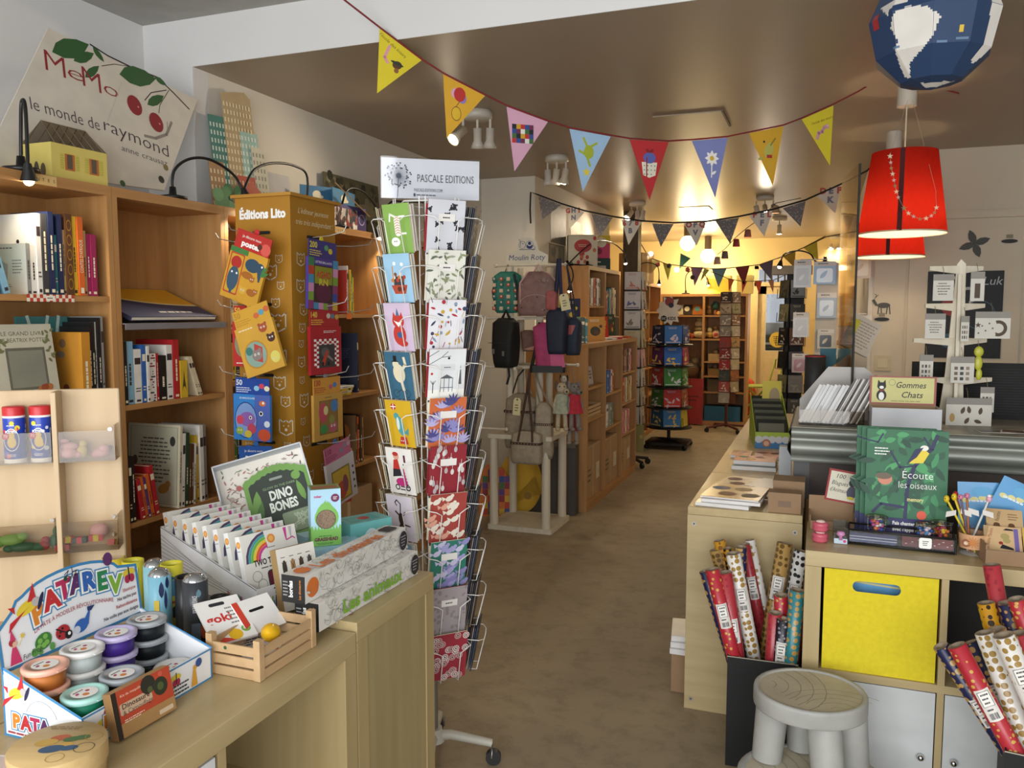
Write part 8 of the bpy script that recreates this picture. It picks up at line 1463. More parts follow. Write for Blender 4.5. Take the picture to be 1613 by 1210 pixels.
e=empty('stick_holder',(.045,3.55,ZK),0,'clear three-bay holder full of white paper sticks and cards','holder');b=MB();[b.box(x-.001,-.1,0,x+.001,.02,.075,AC) for x in (-.12,-.04,.04,.12)];b.box(-.12,-.1,0,.12,-.098,.06,AC);b.box(-.12,-.1,0,.12,.02,.002,AC);b.build('clear_bays',e)
for i in range(22):
    x=-.112+(.0145*i if i < 8 else .116+.0072*(i-8));a=27;w_=.012 if i < 8 else .005;c='d9d8d6' if i < 8 or i % 3 == 0 else ['8a8078','b5aaa0','6a625c'][i % 3];b=MB();b.box(-w_/2,0,0,w_/2,.024,.17 if i < 8 else .2,M(c,.4));o=b.build('paper_stick',label='%s paper stick, %s from the bench side of the clear holder' % ('white' if c == 'd9d8d6' else 'greyish',(ORD+['twenty-first','twenty-second'])[i]),cat='stick',group='paper sticks in the clear holder');o.matrix_basis=TR(.045+x-.005,3.47+.012*(i % 3),ZK+.0095)@RY(a)@RX(-12-3*(i % 2))
b=MB();b.at(FR);b.prism([(-.17,0),(.17,0),(.17,.14),(.08,.22),(-.06,.22),(-.17,.08)],-.004,0,M('b9b4ae',.6));o=b.build('white_panel',label='white angular panel standing behind the clear stick holder',cat='panel');o.matrix_basis=TR(.09,3.68,ZK)
for x,y,h_,r_,c,l in ((-.025,4.0,.25,.045,'2a2928','tall dark cylinder vase with red rim behind the stick holder'),(.055,4.0,.15,.045,'252422','shorter dark cylinder vase beside the tall one')):b=MB();b.lathe([(0,0),(r_,0),(r_,h_),(r_*.95,h_),(r_*.93,h_-.04)],M(c,.6),22);b.lathe([(r_*1.01,h_-.006),(r_*1.01,h_+.001),(r_*.94,h_+.001)],M('8a2a2a'),22);o=b.build('cylinder_vase',label=l,cat='vase',group='dark cylinder vases');o.location=(x,y,ZK)
slab('folded_card','card','teal and ochre card propped over the dark vases',TR(.065,4.09,ZK+.15)@RZ(10),.14,.13,.003,M('1f5a68'),lambda b,w,h:b.shp([(-w/2,0),(w/2,0),(w/2,h*.9)],M('c98f3a')))
slab('black_box','box','black lettered box behind the glass screen',TR(.175,3.93,ZK),.12,.17,.03,M('1f1a1a',.4),lambda b,w,h:b.lines(-w*.2,w*.2,h*.6,h*.52,1,M('b5a8a0'),al='c'))
e=empty('glass_screen',(0,0,0),0,'clear glass screen with a dark edge standing on the till counter','screen');A_,B_=at(1341,640,Y=3.66),at(1317,600,Y=4.08);b=MB();u=(B_-A_);u.z=0;n_=Vector((-u.y,u.x,0)).normalized()*.004;z1,z2=2.14,2.14
vs=[(p.x+s*n_.x,p.y+s*n_.y,z) for z in (ZK,z1) for p in (A_,B_) for s in (-1,1)];b.add(vs,[(0,2,6,4),(1,3,7,5),(4,5,7,6),(2,3,7,6)],clear('f4e6cc',gloss=2,tint=.92,name='screen_glass'));b.build('pane',e);b=MB();b.cyl((A_.x,A_.y,ZK),(A_.x,A_.y,z1),.005,.005,BLACK,6);b.build('dark_edge',e)
slab('paper_sheaf','papers','fanned sheaf of papers with a yellow note beyond the glass screen',TR(.135,4.02,ZK+.275)@RZ(10)@RY(28)@RX(-20),.13,.17,.02,M('c9bfb0'),lambda b,w,h:[b.lines(-w*.3,w*.45,h*.9,h*.1,9,M('9a9084')),b.rect(-w*.5,h*.2,-w*.2,h*.85,M('c2b83a'))]);b=MB();b.box(-.035,0,0,.035,.05,.27,M('b5a48a'));o=b.build('folder_stack',label='pale folders standing under the fanned papers',cat='folder');o.location=(.16,4.04,ZK)
# wooden card tree
e=empty('card_tree',(.51,3.74,ZK),0,'flat-cut wooden tree stand with stepped arms hung with stencil cards','display stand');b=MB();b.at(FR);b.prism([(-.055,0),(.04,0),(.03,.2),(.022,.64),(.004,.66),(-.01,.64),(-.035,.2)],-.012,0,WS);b.build('trunk',e,bevel=.002);b=MB();b.at(RZ(90)@FR);b.prism([(-.06,0),(.06,0),(.012,.6),(-.012,.6)],-.006,.006,WS);b.build('cross_trunk',e)
for z,x0,x1,d in ((.62,-.115,.1,40),(.47,-.125,.115,40),(.33,-.165,.13,40),(.17,-.085,.16,30)):
    for xa,yaw in ((x0,15),(x1,25)):b=MB();s=1 if xa > 0 else -1;b.at(RZ(yaw)@FR);b.prism([(0,z-.02),(xa,z-.004),(xa,z+.012),(0,z+.014)][::s],-.012,0,WS);b.build('arm',e,bevel=.001)
def sten(k):
    def f(b,w,h):
        b.rect(-w/2,h*.76,w/2,h,M('8a857c'));b.rect(-w/2,0,w/2,h*.76,M('cbc6ba'));G_=M('4a3a28')
        if k == 'moon':b.ring(w*.16,h*.38,h*.3,h*.12,G_,a0=-110,a1=110);[b.star(-w*.4+w*.1*i,h*(.2+.09*(i*3 % 5)),.005,G_) for i in range(6)];b.star(-w*.42,h*.5,.012,G_)
        elif k == 'leaf':[b.leaf(x*w,h*y,h*.28,h*.14,a,G_) for x,y,a in ((.02,.44,100),(.24,.4,80),(-.16,.42,70),(-.08,.06,60),(.12,.2,-20))];b.disc(-w*.36,h*.28,h*.09,M('b08d50'),h*.16)
        elif k == 'cat':b.rect(-w*.2,h*.1,w*.2,h*.6,G_)
        elif k == 'text':b.lines(-w*.35,w*.35,h*.7,h*.2,5,M('6a655c'),al='c')
        else:[b.rect(-w*.35+w*.25*(i % 3),h*(.1+.2*(i//3)),-w*.2+w*.25*(i % 3),h*(.22+.2*(i//3)),M(['6a5a4a','3a3a3a','8a7a6a'][i % 3])) for i in range(9)]
    return f
for px,py,w_,h_,k,l in ((1487,432,.075,.105,'text','dark grey stencil card under the topmost arm'),(1541,428,.05,.115,'cat','stencil card with a dark animal figure under the topmost arm'),(1474,494,.075,.10,'text','grey lettered card under the second arm'),(1564,491,.125,.105,'moon','wide stencil card with a crescent moon and stars'),(1521,498,.03,.1,'x','narrow card beside the moon card'),(1460,559,.05,.105,'grid','card of small pictures under the third arm'),(1517,562,.085,.105,'grid','card of dotted figures in the middle of the wooden tree'),(1556,610,.05,.10,'x','grey card bundle hanging behind the leaf card'),(1525,626,.165,.11,'leaf','wide stencil card with leaves and a pineapple at the bottom')):
    p=at(px,py,Y=3.68);slab('stencil_card','card',l+(', wooden tree' if 'wooden tree' not in l else ''),TR(p.x,3.68-(.03 if k == 'leaf' else .012 if k == 'moon' else 0),p.z-h_)@RZ(8),w_,h_,.003,M('b5b0a6',.4),sten(k),'stencil cards on the wooden tree');b=MB();b.tube([(p.x,3.682,p.z-.004),(p.x,3.70,p.z+.02),(p.x,3.728,p.z+.035)],.001,M('8a7a60'),4);o=b.build('card_loop',e);o.location=-e.location
b=MB();b.ball((0,0,0),(.016,.008,.03),M('b9b83a',.4),9,6);b.ball((0,0,.045),(.018,.008,.022),M('b9b83a',.4),9,6);b.ball((.004,0,-.045),(.012,.007,.024),M('b9b83a',.4),9,6);b.cyl((0,0,.06),(0,.03,.09),.001,.001,M('8a7a60'),4);o=b.build('rubber_figure',label='lime green rubber figure hanging on the wooden tree',cat='toy');o.location=at(1541,572,Y=3.70)
b=MB();K_=M('0d0d0b',.75);b.box(-.02,0,0,.52,.02,.235,K_);[b.box(.0,-.003,.02+.011*i,.5,0,.025+.011*i,M('141412',.7)) for i in range(18)];b.box(.15,.02,0,.35,.12,.02,K_);o=b.build('till_screen',label='black ribbed back of a screen behind the wooden tree',cat='screen');o.location=(.39,3.92,ZK)
for i,(x,c,a) in enumerate(((.62,'8a8a86',8),(.70,'6a5040',-12),(.78,'b59a8a',5))):b=MB();b.box(-.06,-.04,.0015*i,.06,.04,.0015*i+.0012,M('d0c8bc'));b.at(TR(0,0,.0015*i+.0012));b.rect(-.055,-.035,.055,.035,M(c));b.disc(.01,0,.02,M('3a2a22'));o=b.build('postcard',label='%s photo postcard lying by the wooden tree foot' % ['grey','brown','pinkish'][i],cat='postcard',group='postcards on the till counter');o.location=(x,3.5,ZK);o.rotation_euler=(0,0,math.radians(a))
# ---------------------------------------------------------------- wall behind the till
YW=6.483;a,c=at(1462,428,Y=YW),at(1575,565,Y=YW);slab('chalk_poster','poster','black poster with white brush letters on the wall behind the wooden tree',TR((a.x+c.x)/2,YW-.006,c.z),c.x-a.x,a.z-c.z,.005,M('1c2022',.6),lambda b,w,h:[b.txt('Luk',w*.36,h*.84,.06,M('b5b8b8'),w=.12,shear=.2),b.ring(-w*.12,h*.86,.05,.02,M('c2c2bc'),a0=60,a1=300),b.ring(.02,h*.72,.06,.02,M('b5b5b0'),a0=-80,a1=200),b.disc(-w*.16,h*.6,.07,M('8a2a2a')),b.ring(w*.2,h*.5,.1,.006,M('3a5a6a')),b.disc(-w*.2,h*.2,.05,M('2f5a68'))])
p=at(1390,572,Y=YW);b=MB();b.prism(rr(-.055,-.055,.055,.055,.008),0,.008,M('c9bd98',.4));b.prism(rr(-.032,-.032,.032,.032,.003),.008,.013,M('d2c8a4',.4));o=b.build('light_switch',label='square ivory light switch on the panelled wall',cat='switch');o.matrix_basis=TR(p.x,YW-.0005,p.z)@FR
b=MB();b.at(FR);k=M('4a4a44',.6);b.prism(ell(0,0,.07,.03),0,.002,k);[b.line([(x,-.01),(x+d,-.1)],.012,k) for x,d in ((-.05,-.01),(-.03,.01),(.04,-.01),(.06,.01))];b.shp([(-.06,0),(-.1,.07),(-.13,.06),(-.12,.045),(-.085,-.01)],k);b.line([(-.1,.07),(-.08,.12),(-.1,.13)],.006,k);b.line([(-.09,.09),(-.06,.12)],.006,k);p=at(1392,481,Y=YW);o=b.build('deer_decal',label='small grey deer cut-out hanging on the narrow wall panel',cat='decoration');o.matrix_basis=TR(p.x,YW-.004,p.z)@Matrix.Scale(.62,4)
b=MB();b.at(FR);[b.leaf(0,0,.1,.05,90*i+20,k) for i in range(4)];p=at(1535,384,Y=YW);o=b.build('pinwheel_decal',label='dark four-bladed pinwheel decoration high on the wall',cat='decoration');o.matrix_basis=TR(p.x,YW-.004,p.z)
for px,py,l in ((1389,503,'dark boat-shaped sticker below the deer'),(1590,380,'dark hat-shaped sticker high by the frame edge')):b=MB();b.at(FR);b.prism(ell(0,0,.05,.014),0,.002,BLACK);b.rect(-.02,.02,.02,.045,M('8a8268'));p=at(px,py,Y=YW);o=b.build('wall_sticker',label=l,cat='sticker',group='stickers on the till wall');o.matrix_basis=TR(p.x,YW-.004,p.z)
# ---------------------------------------------------------------- on the birch bench
ZB=.8009;gN='flat books and cards on the bench'
def flat(x,y,w_,d_,t,c,l,rot=0,z=ZB,pr=None,name='book',cat='book'):
    b=MB();b.box(-w_/2,-d_/2,0,w_/2,d_/2,t-.0015,M('e0dcd8'));b.box(-w_/2,-d_/2,t-.0014,w_/2,d_/2,t,M(c,.25));b.at(TR(0,0,t));pr and pr(b,w_,d_);o=b.build(name,label=l,cat=cat,group=gN);o.matrix_basis=TR(x,y,z)@RZ(rot);return o
def blot(*cs):return lambda b,w,d:[b.disc(w*(-.3+.2*i),d*(.2*(-1)**i),min(w,d)*.16,M(c)) for i,c in enumerate(cs)]
flat(-.325,3.27,.2,.26,.013,'d8d4d0','white thick book, bottom of the pile at the bench end',-5);flat(-.30,3.28,.22,.25,.012,'d8d4d0','white book second in the pile at the bench end',-3,ZB+.0135);flat(-.30,3.3,.22,.25,.006,'b08a4a','golden landscape picture book topping the pile at the bench end',-6,ZB+.026,blot('5a6a8a','8a5a3a','c9b07a','6a5a4a'));flat(-.30,3.42,.22,.2,.006,'8a6a4a','brown picture book behind the golden one',6,ZB,blot('b5905a','6a5038'));flat(-.29,3.62,.2,.22,.008,'cdbfa4','cream card with dark red shapes on the bench',-14,ZB,blot('6a2420','6a2420'));flat(-.20,3.62,.12,.2,.01,'b9bcbc','shiny wrapped packet beside the cream card',-20,ZB,None,'packet','packet')
flat(-.28,4.02,.2,.16,.02,'23402f','dark green book under the orange one on the bench',0,ZB);flat(-.28,4.05,.19,.15,.02,'c05a34','orange picture book on the dark green one',0,ZB+.0205,blot('3f6a58','d8b05a','8a3a2c'));flat(-.37,4.35,.1,.16,.014,'b5705a','patterned pink notebook towards the aisle',0,ZB,blot('5a3a2a','c98a7a','5a3a2a'));flat(-.22,4.35,.17,.16,.014,'b0604c','patterned pink notebook beside its smaller twin',0,ZB,blot('5a3a2a','c98a7a','5a3a2a'))
for x,y,w_,d_,h_,l in ((-.11,3.17,.115,.07,.075,'small kraft box at the bench corner by the counter'),(-.1,3.3,.115,.12,.1,'second kraft box of cards behind the corner one'),(-.13,3.66,.05,.05,.17,'white paper bag standing against the counter end')):b=MB();b.box(-w_/2,-d_/2,0,w_/2,d_/2,h_,CARTON if h_ < .15 else M('b5b8b8'));b.at(TR(0,-d_/2)@FR);h_ < .15 and b.rect(-w_*.2,h_*.3,w_*.2,h_*.6,M('7a6048'));o=b.build('kraft_box' if h_ < .15 else 'paper_bag',label=l,cat='box' if h_ < .15 else 'bag');o.location=(x,y,ZB)
e=empty('card_display',(-.235,4.62,ZB),8,'lime green card display with cloud border and yellow header on the bench','display box');LM=M('9fb83a',.5)
b=MB();[b.add([(x+q,y,z) for q in (0,.003) for y,z in ((0,0),(.5,0),(.5,.26),(0,.09))],[(0,1,2,3),(7,6,5,4),(0,4,5,1),(1,5,6,2),(2,6,7,3),(3,7,4,0)],LM) for x in (-.09,.09)];b.box(-.09,0,0,.09,.003,.09,LM);b.at(FR);b.rect(-.09,0,.093,.05,M('3f7ab0'));[b.disc(-.07+.035*k,.05,.02,M('c9ccd0')) for k in range(5)];b.disc(-.03,.03,.022,M('a86a4a'));b.disc(-.03,.028,.014,M('d9b09a'));b.build('green_tray',e)
b=MB();b.box(-.02,.5,.0,.09,.503,.33,M('c9bb4a',.6));b.at(TR(0,.5)@FR);b.disc(.05,.24,.03,M('9a8a6a'),.05);b.build('yellow_header',e)
for i in range(9):slab('wrapped_card','card','clear-wrapped card in the lime display, %s from the front' % ORD[i],TR(-.235,4.62,ZB)@RZ(8)@TR(0,.03+.05*i,.01+.0*i)@LB(24,.006),.16,.15+.012*i,.006,M(['2a2a26','55584c'][i % 2],.2),lambda b,w,h:b.rect(-w*.42,h*.1,w*.42,h*.85,M('6a6a5c',.2)),'clear-wrapped cards in the lime display')
b=MB();b.box(-.04,-.1,0,.03,.1,.16,CARTON);o=b.build('kraft_box',label='kraft box on the floor against the aisle side of the bench',cat='box');o.location=(-.492,3.34,.001)
for i in range(3):flat(-.5-.006*i,3.33+.012*i,.075,.2,.022,'d4d6d8','%s white envelope bundle on the kraft box beside the bench' % ['lowest','middle','topmost'][i],4*i,.162+.0228*i,None,'envelope_bundle','envelopes')
# ================================================================ hanging from the ceiling
BLB=M('fff0d2',.4,emit=30);LW=M('c9c2b4',.4)
M_SH,M_LIN=shade('b5281d'),shade('f0e2cc')
def pendant(label,px,py,Y,rb,rt,h,power):
    p=at(px,py,Y=Y);e=empty('pendant_lamp',(p.x,Y,p.z),0,label,'lamp','red pendant lamps over the till counter')
    b=MB();b.lathe([(rb-.003,0),(rt-.003,h)],M_LIN,48);b.build('lining',e);b=MB();b.lathe([(rb,0),(rt,h)],M_SH,48);b.at(RZ(math.degrees(math.atan2(-Y,-p.x))+90-3)@TR(0,-(rb+rt)/2-.001,h/2)@RX(-math.degrees(math.atan2(rb-rt,h)))@FR);b.rect(-.011,-h*.5,.011,h*.5,M('4a1210',.8));b.build('lamp_shade',e)
    b=MB();b.lathe([(rb+.001,-.002),(rb+.001,.006),(rb-.002,.006)],M('d9c9b0'),40);b.build('rim',e)
    b=MB();b.cyl((0,0,h*.55),(0,0,ZC-p.z),.004,.004,M('d0c4a8'),6);b.build('cord',e);b=MB();b.cyl((0,0,ZC-p.z-.12),(0,0,ZC-p.z-.0005),.045,.045,LW,20);b.build('ceiling_cup',e)
    b=MB();b.cyl((0,0,h*.42),(0,0,h*.6),.02,.02,LW,12);b.build('socket',e);b=MB();b.ball((0,0,h*.32),.035,BLB,14,10);b.build('bulb',e)
    point('pendant_light',(p.x,Y,p.z+h*.22),power*.6,(1,.8,.55),.04);return e
pendant('large red drum pendant lamp, the nearer one with a chain of stars on it',1420,369,4.56,.205,.15,.40,16)
pendant('red drum pendant lamp half hidden behind the starred one',1401,405,5.77,.205,.15,.40,16)
e=Vector((at(1420,369,Y=4.56).x,4.56,at(1420,369,Y=4.56).z));b=MB()
pts=[(1402,246),(1403,256),(1404,265),(1406,274),(1408,284),(1410,293),(1412,302),(1415,311),(1424,328),(1431,336),(1439,341),(1449,345),(1459,344),(1467,340),(1472,335),(1475,327)]
P3=[at(x,y,Y=4.30) for x,y in pts];b.tube(P3,.0008,M('b8a890'),4)
for i,p in enumerate(P3):
    r_=.014 if i in (0,8) else .010 if i % 3 else .012;b.at(Matrix.Translation(p)@RZ(8)@FR);b.prism([(r_*(1 if k % 2 == 0 else .42)*math.cos(PI/2+PI*k/5),r_*(1 if k % 2 == 0 else .42)*math.sin(PI/2+PI*k/5)) for k in range(10)],-.001,.001,M(['e2cfae','d9b0a0','9a7a3a'][i % 3],.4))
b.at(Matrix());b.tube([P3[0],at(1404,236,Y=4.5),(e.x,e.y-.05,ZC-.1)],.0008,M('b8a890'),4);b.tube([P3[-1],at(1474,300,Y=4.4),(e.x+.02,e.y-.05,ZC-.1)],.0008,M('b8a890'),4)
b.build('star_garland',label='thin chain of little paper stars looped over the nearer red pendant',cat='garland')
# faceted paper globe
GP=at(1470,42,Y=2.9);GR=.19;e=empty('paper_globe',GP,0,'faceted dark blue paper globe showing white continents, hanging from the ceiling','globe')
NV,LA=10,[-90,-62,-30,5,40,68,90];SEA=M('243c5f',.6,var=.05);LND=M('d9d4cb',.7)
def gp(lo,la,k=1.0):
    st=360/NV;i=math.floor(lo/st);u=lo/st-i;j=max(q for q in range(len(LA)-1) if LA[q] <= la or q == 0);v=(la-LA[j])/(LA[j+1]-LA[j])
    f=lambda a,c:Vector((math.cos(math.radians(c))*math.sin(math.radians(a)),-math.cos(math.radians(c))*math.cos(math.radians(a)),math.sin(math.radians(c))))
    return (f(i*st,LA[j]).lerp(f((i+1)*st,LA[j]),u)).lerp(f(i*st,LA[j+1]).lerp(f((i+1)*st,LA[j+1]),u),v)*GR*k
b=MB()
for i in range(NV):
    for j in range(len(LA)-1):b.add([gp(i*36+.001,LA[j]),gp(i*36+35.999,LA[j]),gp(i*36+35.999,LA[j+1]-.001),gp(i*36+.001,LA[j+1]-.001)],[(0,1,2,3)],SEA)
def inside(x,y,P):
    c=False
    for (x1,y1),(x2,y2) in zip(P,P[1:]+P[:1]):
        if (y1 > y) != (y2 > y) and x < (x2-x1)*(y-y1)/(y2-y1)+x1:c=not c
    return c
def land(P,s=2.0,m=LND,k=1.004):
    lo=min(p[0] for p in P)
    while lo < max(p[0] for p in P):
        la=min(p[1] for p in P)
        while la < max(p[1] for p in P):
            if inside(lo+s/2,la+s/2,P):b.add([gp(lo,la,k),gp(lo+s,la,k),gp(lo+s,la+s,k),gp(lo,la+s,k)],[(0,1,2,3)],m)
            la+=s
        lo+=s
C_=[((x-547)/272,(128-y)/272) for x,y in ((370,110),(395,60),(450,45),(520,65),(578,110),(545,185),(490,240),(440,280),(440,330),(405,325),(400,170))]
cv=lambda x,y:(math.degrees(math.asin(max(-1,min(1,x/max(.2,math.cos(math.asin(y))))))),math.degrees(math.asin(y))-12)
land([cv(*q) for q in C_])
land([cv((x-547)/272,(128-y)/272) for x,y in ((340,0),(470,0),(440,22),(380,30),(372,60),(352,30))])
land([(36,78),(100,78),(100,30),(84,10),(80,-22),(68,-48),(58,-46),(58,-20),(56,8),(44,14),(34,26)])
land([(-40,-84),(60,-84),(80,-70),(10,-76),(-30,-73)],3)
land([(150,60),(220,64),(230,10),(190,0),(160,30)],4)
for lo,la,w_,h_,c in ((-66,-4,9,14,'9a2a2a'),(28,26,12,4,'9a3a34'),(-1,20,7,4,'2a2a2a'),(24,-22,4,6,'d9b53a'),(30,24,16,2,'5f7a98'),(4,-30,10,2,'5f7a98'),(22,-28,12,2,'5f7a98'),(-40,-28,8,2,'5f7a98'),(8,60,14,3,'5f7a98'),(62,40,5,2,'6a4a3a'),(34,42,10,2,'5f7a98')):land([(lo,la),(lo+w_,la),(lo+w_,la+h_),(lo,la+h_)],1,M(c),1.006)
o=b.build('globe_shell',e);o.rotation_euler=(math.radians(0),0,math.atan2(-GP.y,-GP.x)+PI/2)
b=MB();b.cyl((0,0,GR),(0,0,ZF-GP.z-.0005),.003,.003,M('d0c4a8'),5);b.build('cord',e)
# ceiling spot clusters
def spots(label,px,py,heads,lit=(),power=8):
    c=at(px,py,Z=ZC);c.z=ZC-.0005;e=empty('ceiling_spots',c,0,label,'lamp','ceiling spotlight clusters')
    b=MB();b.lathe([(0,0),(.085,0),(.085,-.035),(.07,-.045),(0,-.045)],LW,28);b.build('canopy',e)
    for i,(dx,dy,tilt,az) in enumerate(heads):
        b=MB();b.at(TR(dx,dy));b.cyl((0,0,-.04),(0,0,-.1),.008,.008,LW,8);b.build('arm',e)
        T=TR(dx,dy,-.1)@RZ(az)@RX(tilt);b=MB();b.at(T);b.lathe([(0,.01),(.024,.01),(.024,-.06),(.03,-.07),(.04,-.1),(.036,-.1),(.02,-.06)],LW if i not in lit else M('d8ccb4',.4),18);b.build('spot_head',e)
        b=MB();b.at(T);b.ball((0,0,-.09),(.03,.03,.016),BLB if i in lit else M('b5ada0',.15,.3),14,6);b.build('bulb',e)
        if i in lit:q=T@Vector((0,0,-.13));d=(T.to_3x3()@Vector((0,0,-1)));point('spot_light',c+q,power,(1,.82,.6),.05,2.6,c+q+d,1)
    return e
H3=[(-.08,-.02,-50,-25),(.0,0,15,20),(.07,.02,15,30)]
spots('white spotlight cluster with one lit head, nearest the ceiling drop',752,176,H3,(0,),22)
spots('white cluster of three spotlights over the bag stand',877,246,[(-.07,0,10,0),(.0,0,20,40),(.07,0,15,60)],(1,2),12)
spots('white spotlight cluster in front of the low bookcase with one lit head',1004,318,[(-.06,0,-45,-30),(.0,0,15,0),(.06,0,15,40)],(0,),25)
spots('spotlight cluster above the patterned bunting, beside the lantern string',1205,309,[(-.08,0,25,-30),(.0,0,-45,10),(.08,0,-40,40)],(0,1),22)
spots('small single spotlight behind the patterned bunting',1228,342,[(0,0,0,0)],(0,),18)
spots('spotlight cluster at the edge of the glass screen',1316,372,[(-.05,0,-30,-10),(.05,0,-20,10)],(0,1),18)
GLB=M('fff0cc',.4,emit=6)
for i,(px,py,Y,r_) in enumerate(((1083,383,11.0,.098),(1115,403,12.6,.105))):
    p=at(px,py,Y=Y);e=empty('globe_lamp',(p.x,Y,p.z),0,['round opal globe lamp on the ceiling, the nearer of two','round opal globe lamp on the ceiling, deeper in the far room'][i],'lamp','opal globe lamps');b=MB();b.ball((0,0,0),r_,GLB,24,16);b.build('globe_shade',e);b=MB();b.cyl((0,0,r_*.9),(0,0,ZC-p.z-.0005),.05,.05,M('6a5a44'),16);b.build('fitting',e)
    point('globe_light',(p.x,Y,p.z-r_-.06),[34,52][i],(1,.77,.42),.09)
point('back_room_point_light',(-2.6,11.6,2.35),22,(1,.77,.42),.1)  # bare warm point light in the far room, no fitting built
# ---------------------------------------------------------------- buntings
def cord(pts,r_,m,label,tail=None):
    b=MB();b.tube(pts,r_,m,6);return b.build('bunting_cord',label=label,cat='cord')
Ym=lambda x:2.95+(x-540)*.00199
g1='paper pennants of the big red-corded bunting'
MC_=[(540,0),(598,45),(664,95),(698,117),(764,151),(798,168),(863,192),(897,203),(962,215),(992,220),(1053,224),(1090,222),(1146,217),(1180,210),(1234,199),(1263,188),(1313,166),(1352,146),(1396,120)]
cord([at(538,-30,Y=2.92)]+[at(x,y-2,Y=Ym(x)) for x,y in MC_]+[Vector((.62,4.85,ZC-.01))],.004,M('7a1f22',.7),'dark red cord of the big paper bunting across the room')
ecole=lambda b,w,y,m,rot:b.txt("l'école des loisirs",0,y,w*.07,m,w=w*.66,rot=rot,shear=.3)
def worm(b,w,x,y,c):P=[(x-w*.14,y-w*.16),(x-w*.1,y-w*.02),(x,y+w*.02),(x+w*.06,y+w*.14),(x+w*.14,y+w*.16)];b.line(P,w*.09,M(c));b.disc(P[-1][0],P[-1][1],w*.06,M(c));b.disc(P[-1][0]+w*.02,P[-1][1]+w*.02,w*.015,WHITE)
def m1(b,w):ecole(b,w,w*.3,M('6a5a20'),-37);b.line([(-w*.05,w*.3),(-w*.16,w*.08),(-w*.1,-.02*w)],w*.06,M('d99aa0'));b.disc(w*.1,-w*.05,w*.1,M('5a3a24'),w*.08);b.disc(w*.1,-w*.02,w*.14,M('2f3a2c'),w*.03,-20);b.disc(w*.08,-w*.16,w*.05,M('8a5a34'))
def m2(b,w):[b.disc(x*w,y*w,r_*w,M(c),r_*w*1.15) for x,y,r_,c in ((-.06,.22,.09,'d9a0b8'),(.1,.12,.09,'8a7ab8'),(.04,.2,.13,'b8302c'))];b.line([(.04*w,.06*w),(-.06*w,-.08*w)],w*.012,INK);b.disc(-.04*w,-.2*w,.11*w,M('d9b02c'),.15*w);b.ring(-.04*w,-.2*w,.11*w,.012*w,M('6a4a1a'),ry=.15*w)
def m3(b,w):cs=['b8302c','1f1f2a','e0dcd0','2f4a8a','c99a2c','3f6a3a','6a2a4a'];[b.rect(-w*.25+w*.1*i,-w*.18+w*.1*j,-w*.15+w*.1*i,-w*.08+w*.1*j,M(cs[(i*3+j*5) % 7])) for i in range(5) for j in range(4)]
def m4(b,w):g=M('a0ac2c');b.disc(.03*w,.04*w,.12*w,g,.15*w);[b.line([(0,y*w),(x*w,(y+d)*w)],.05*w,g) for x,y,d in ((-.2,-.04,.1),(.22,.12,.12),(-.1,.14,.2),(.06,-.1,-.16))];b.star(-.02*w,-.4*w,.11*w,M('d9c43a'))
def m5(b,w):b.shp([(-.2*w,0),(.2*w,0),(.16*w,-.3*w),(0,-.36*w),(-.16*w,-.3*w)],M('e0dcc8'));[b.disc(-.13*w+.09*w*(k % 4),-.08*w-.1*w*(k//4),.015*w,INK,n=6) for k in range(11)];b.disc(0,.1*w,.16*w,M('5a62a8'),.13*w);b.leaf(0,.22*w,.14*w,.08*w,40,M('8a1a20'));b.leaf(0,.22*w,.14*w,.08*w,140,M('8a1a20'));b.line([(-.07*w,.1*w),(-.07*w,-.33*w)],.03*w,M('8a1a20'))
def m6(b,w):[b.leaf(0,.05*w,.2*w,.1*w,45*k,WHITE) for k in range(8)];b.disc(0,.05*w,.06*w,M('d9b53a'));b.line([(0,-.1*w),(0,-.42*w)],.03*w,WHITE);b.leaf(0,-.35*w,.16*w,.07*w,35,WHITE)
def m7(b,w):b.disc(.0,.0,.12*w,M('b5b45a'),.2*w,-20);b.line([(.05*w,.12*w),(.18*w,.3*w)],.04*w,M('8a7a2c'));b.rect(-.05*w,-.2*w,.1*w,-.12*w,M('a8342c'));b.leaf(-.16*w,-.2*w,.16*w,.08*w,200,M('a8a85a'));b.disc(-.14*w,.2*w,.03*w,INK)
def m8(b,w):ecole(b,w,w*.26,M('6a5a20'),20);worm(b,w,0,-.02*w,'cf9aa4')
for a,c,t,m,f,l in (((598,45),(664,95),(582,157),'dcc92a',m1,'bright yellow pennant with lettering, at the wall end of the big bunting'),((698,117),(764,151),(695,223),'d9a52c',m2,'amber pennant with three balloons, beside the lit spotlight'),((798,168),(863,192),(804,273),'d5a3b8',m3,'pink pennant with a patch of coloured squares'),((897,203),(962,215),(914,303),'9cbcd8',m4,'light blue pennant with a green figure'),((992,220),(1053,224),(1024,315),'b5282c',m5,'red pennant with a dotted gift box'),((1090,222),(1146,217),(1131,310),'7d86bc',m6,'periwinkle pennant with a white flower'),((1180,210),(1234,199),(1223,291),'d0a22a',m7,'amber pennant with a greenish fruit, second from the globe'),((1263,188),(1313,166),(1318,258),'d6c82c',m8,'yellow pennant with a pink worm and lettering, nearest the globe')):
    pennant(a,c,t,Ym(a[0]),M(m,.7,var=.04),f,l,g1,dY=Ym(c[0])-Ym(a[0]))
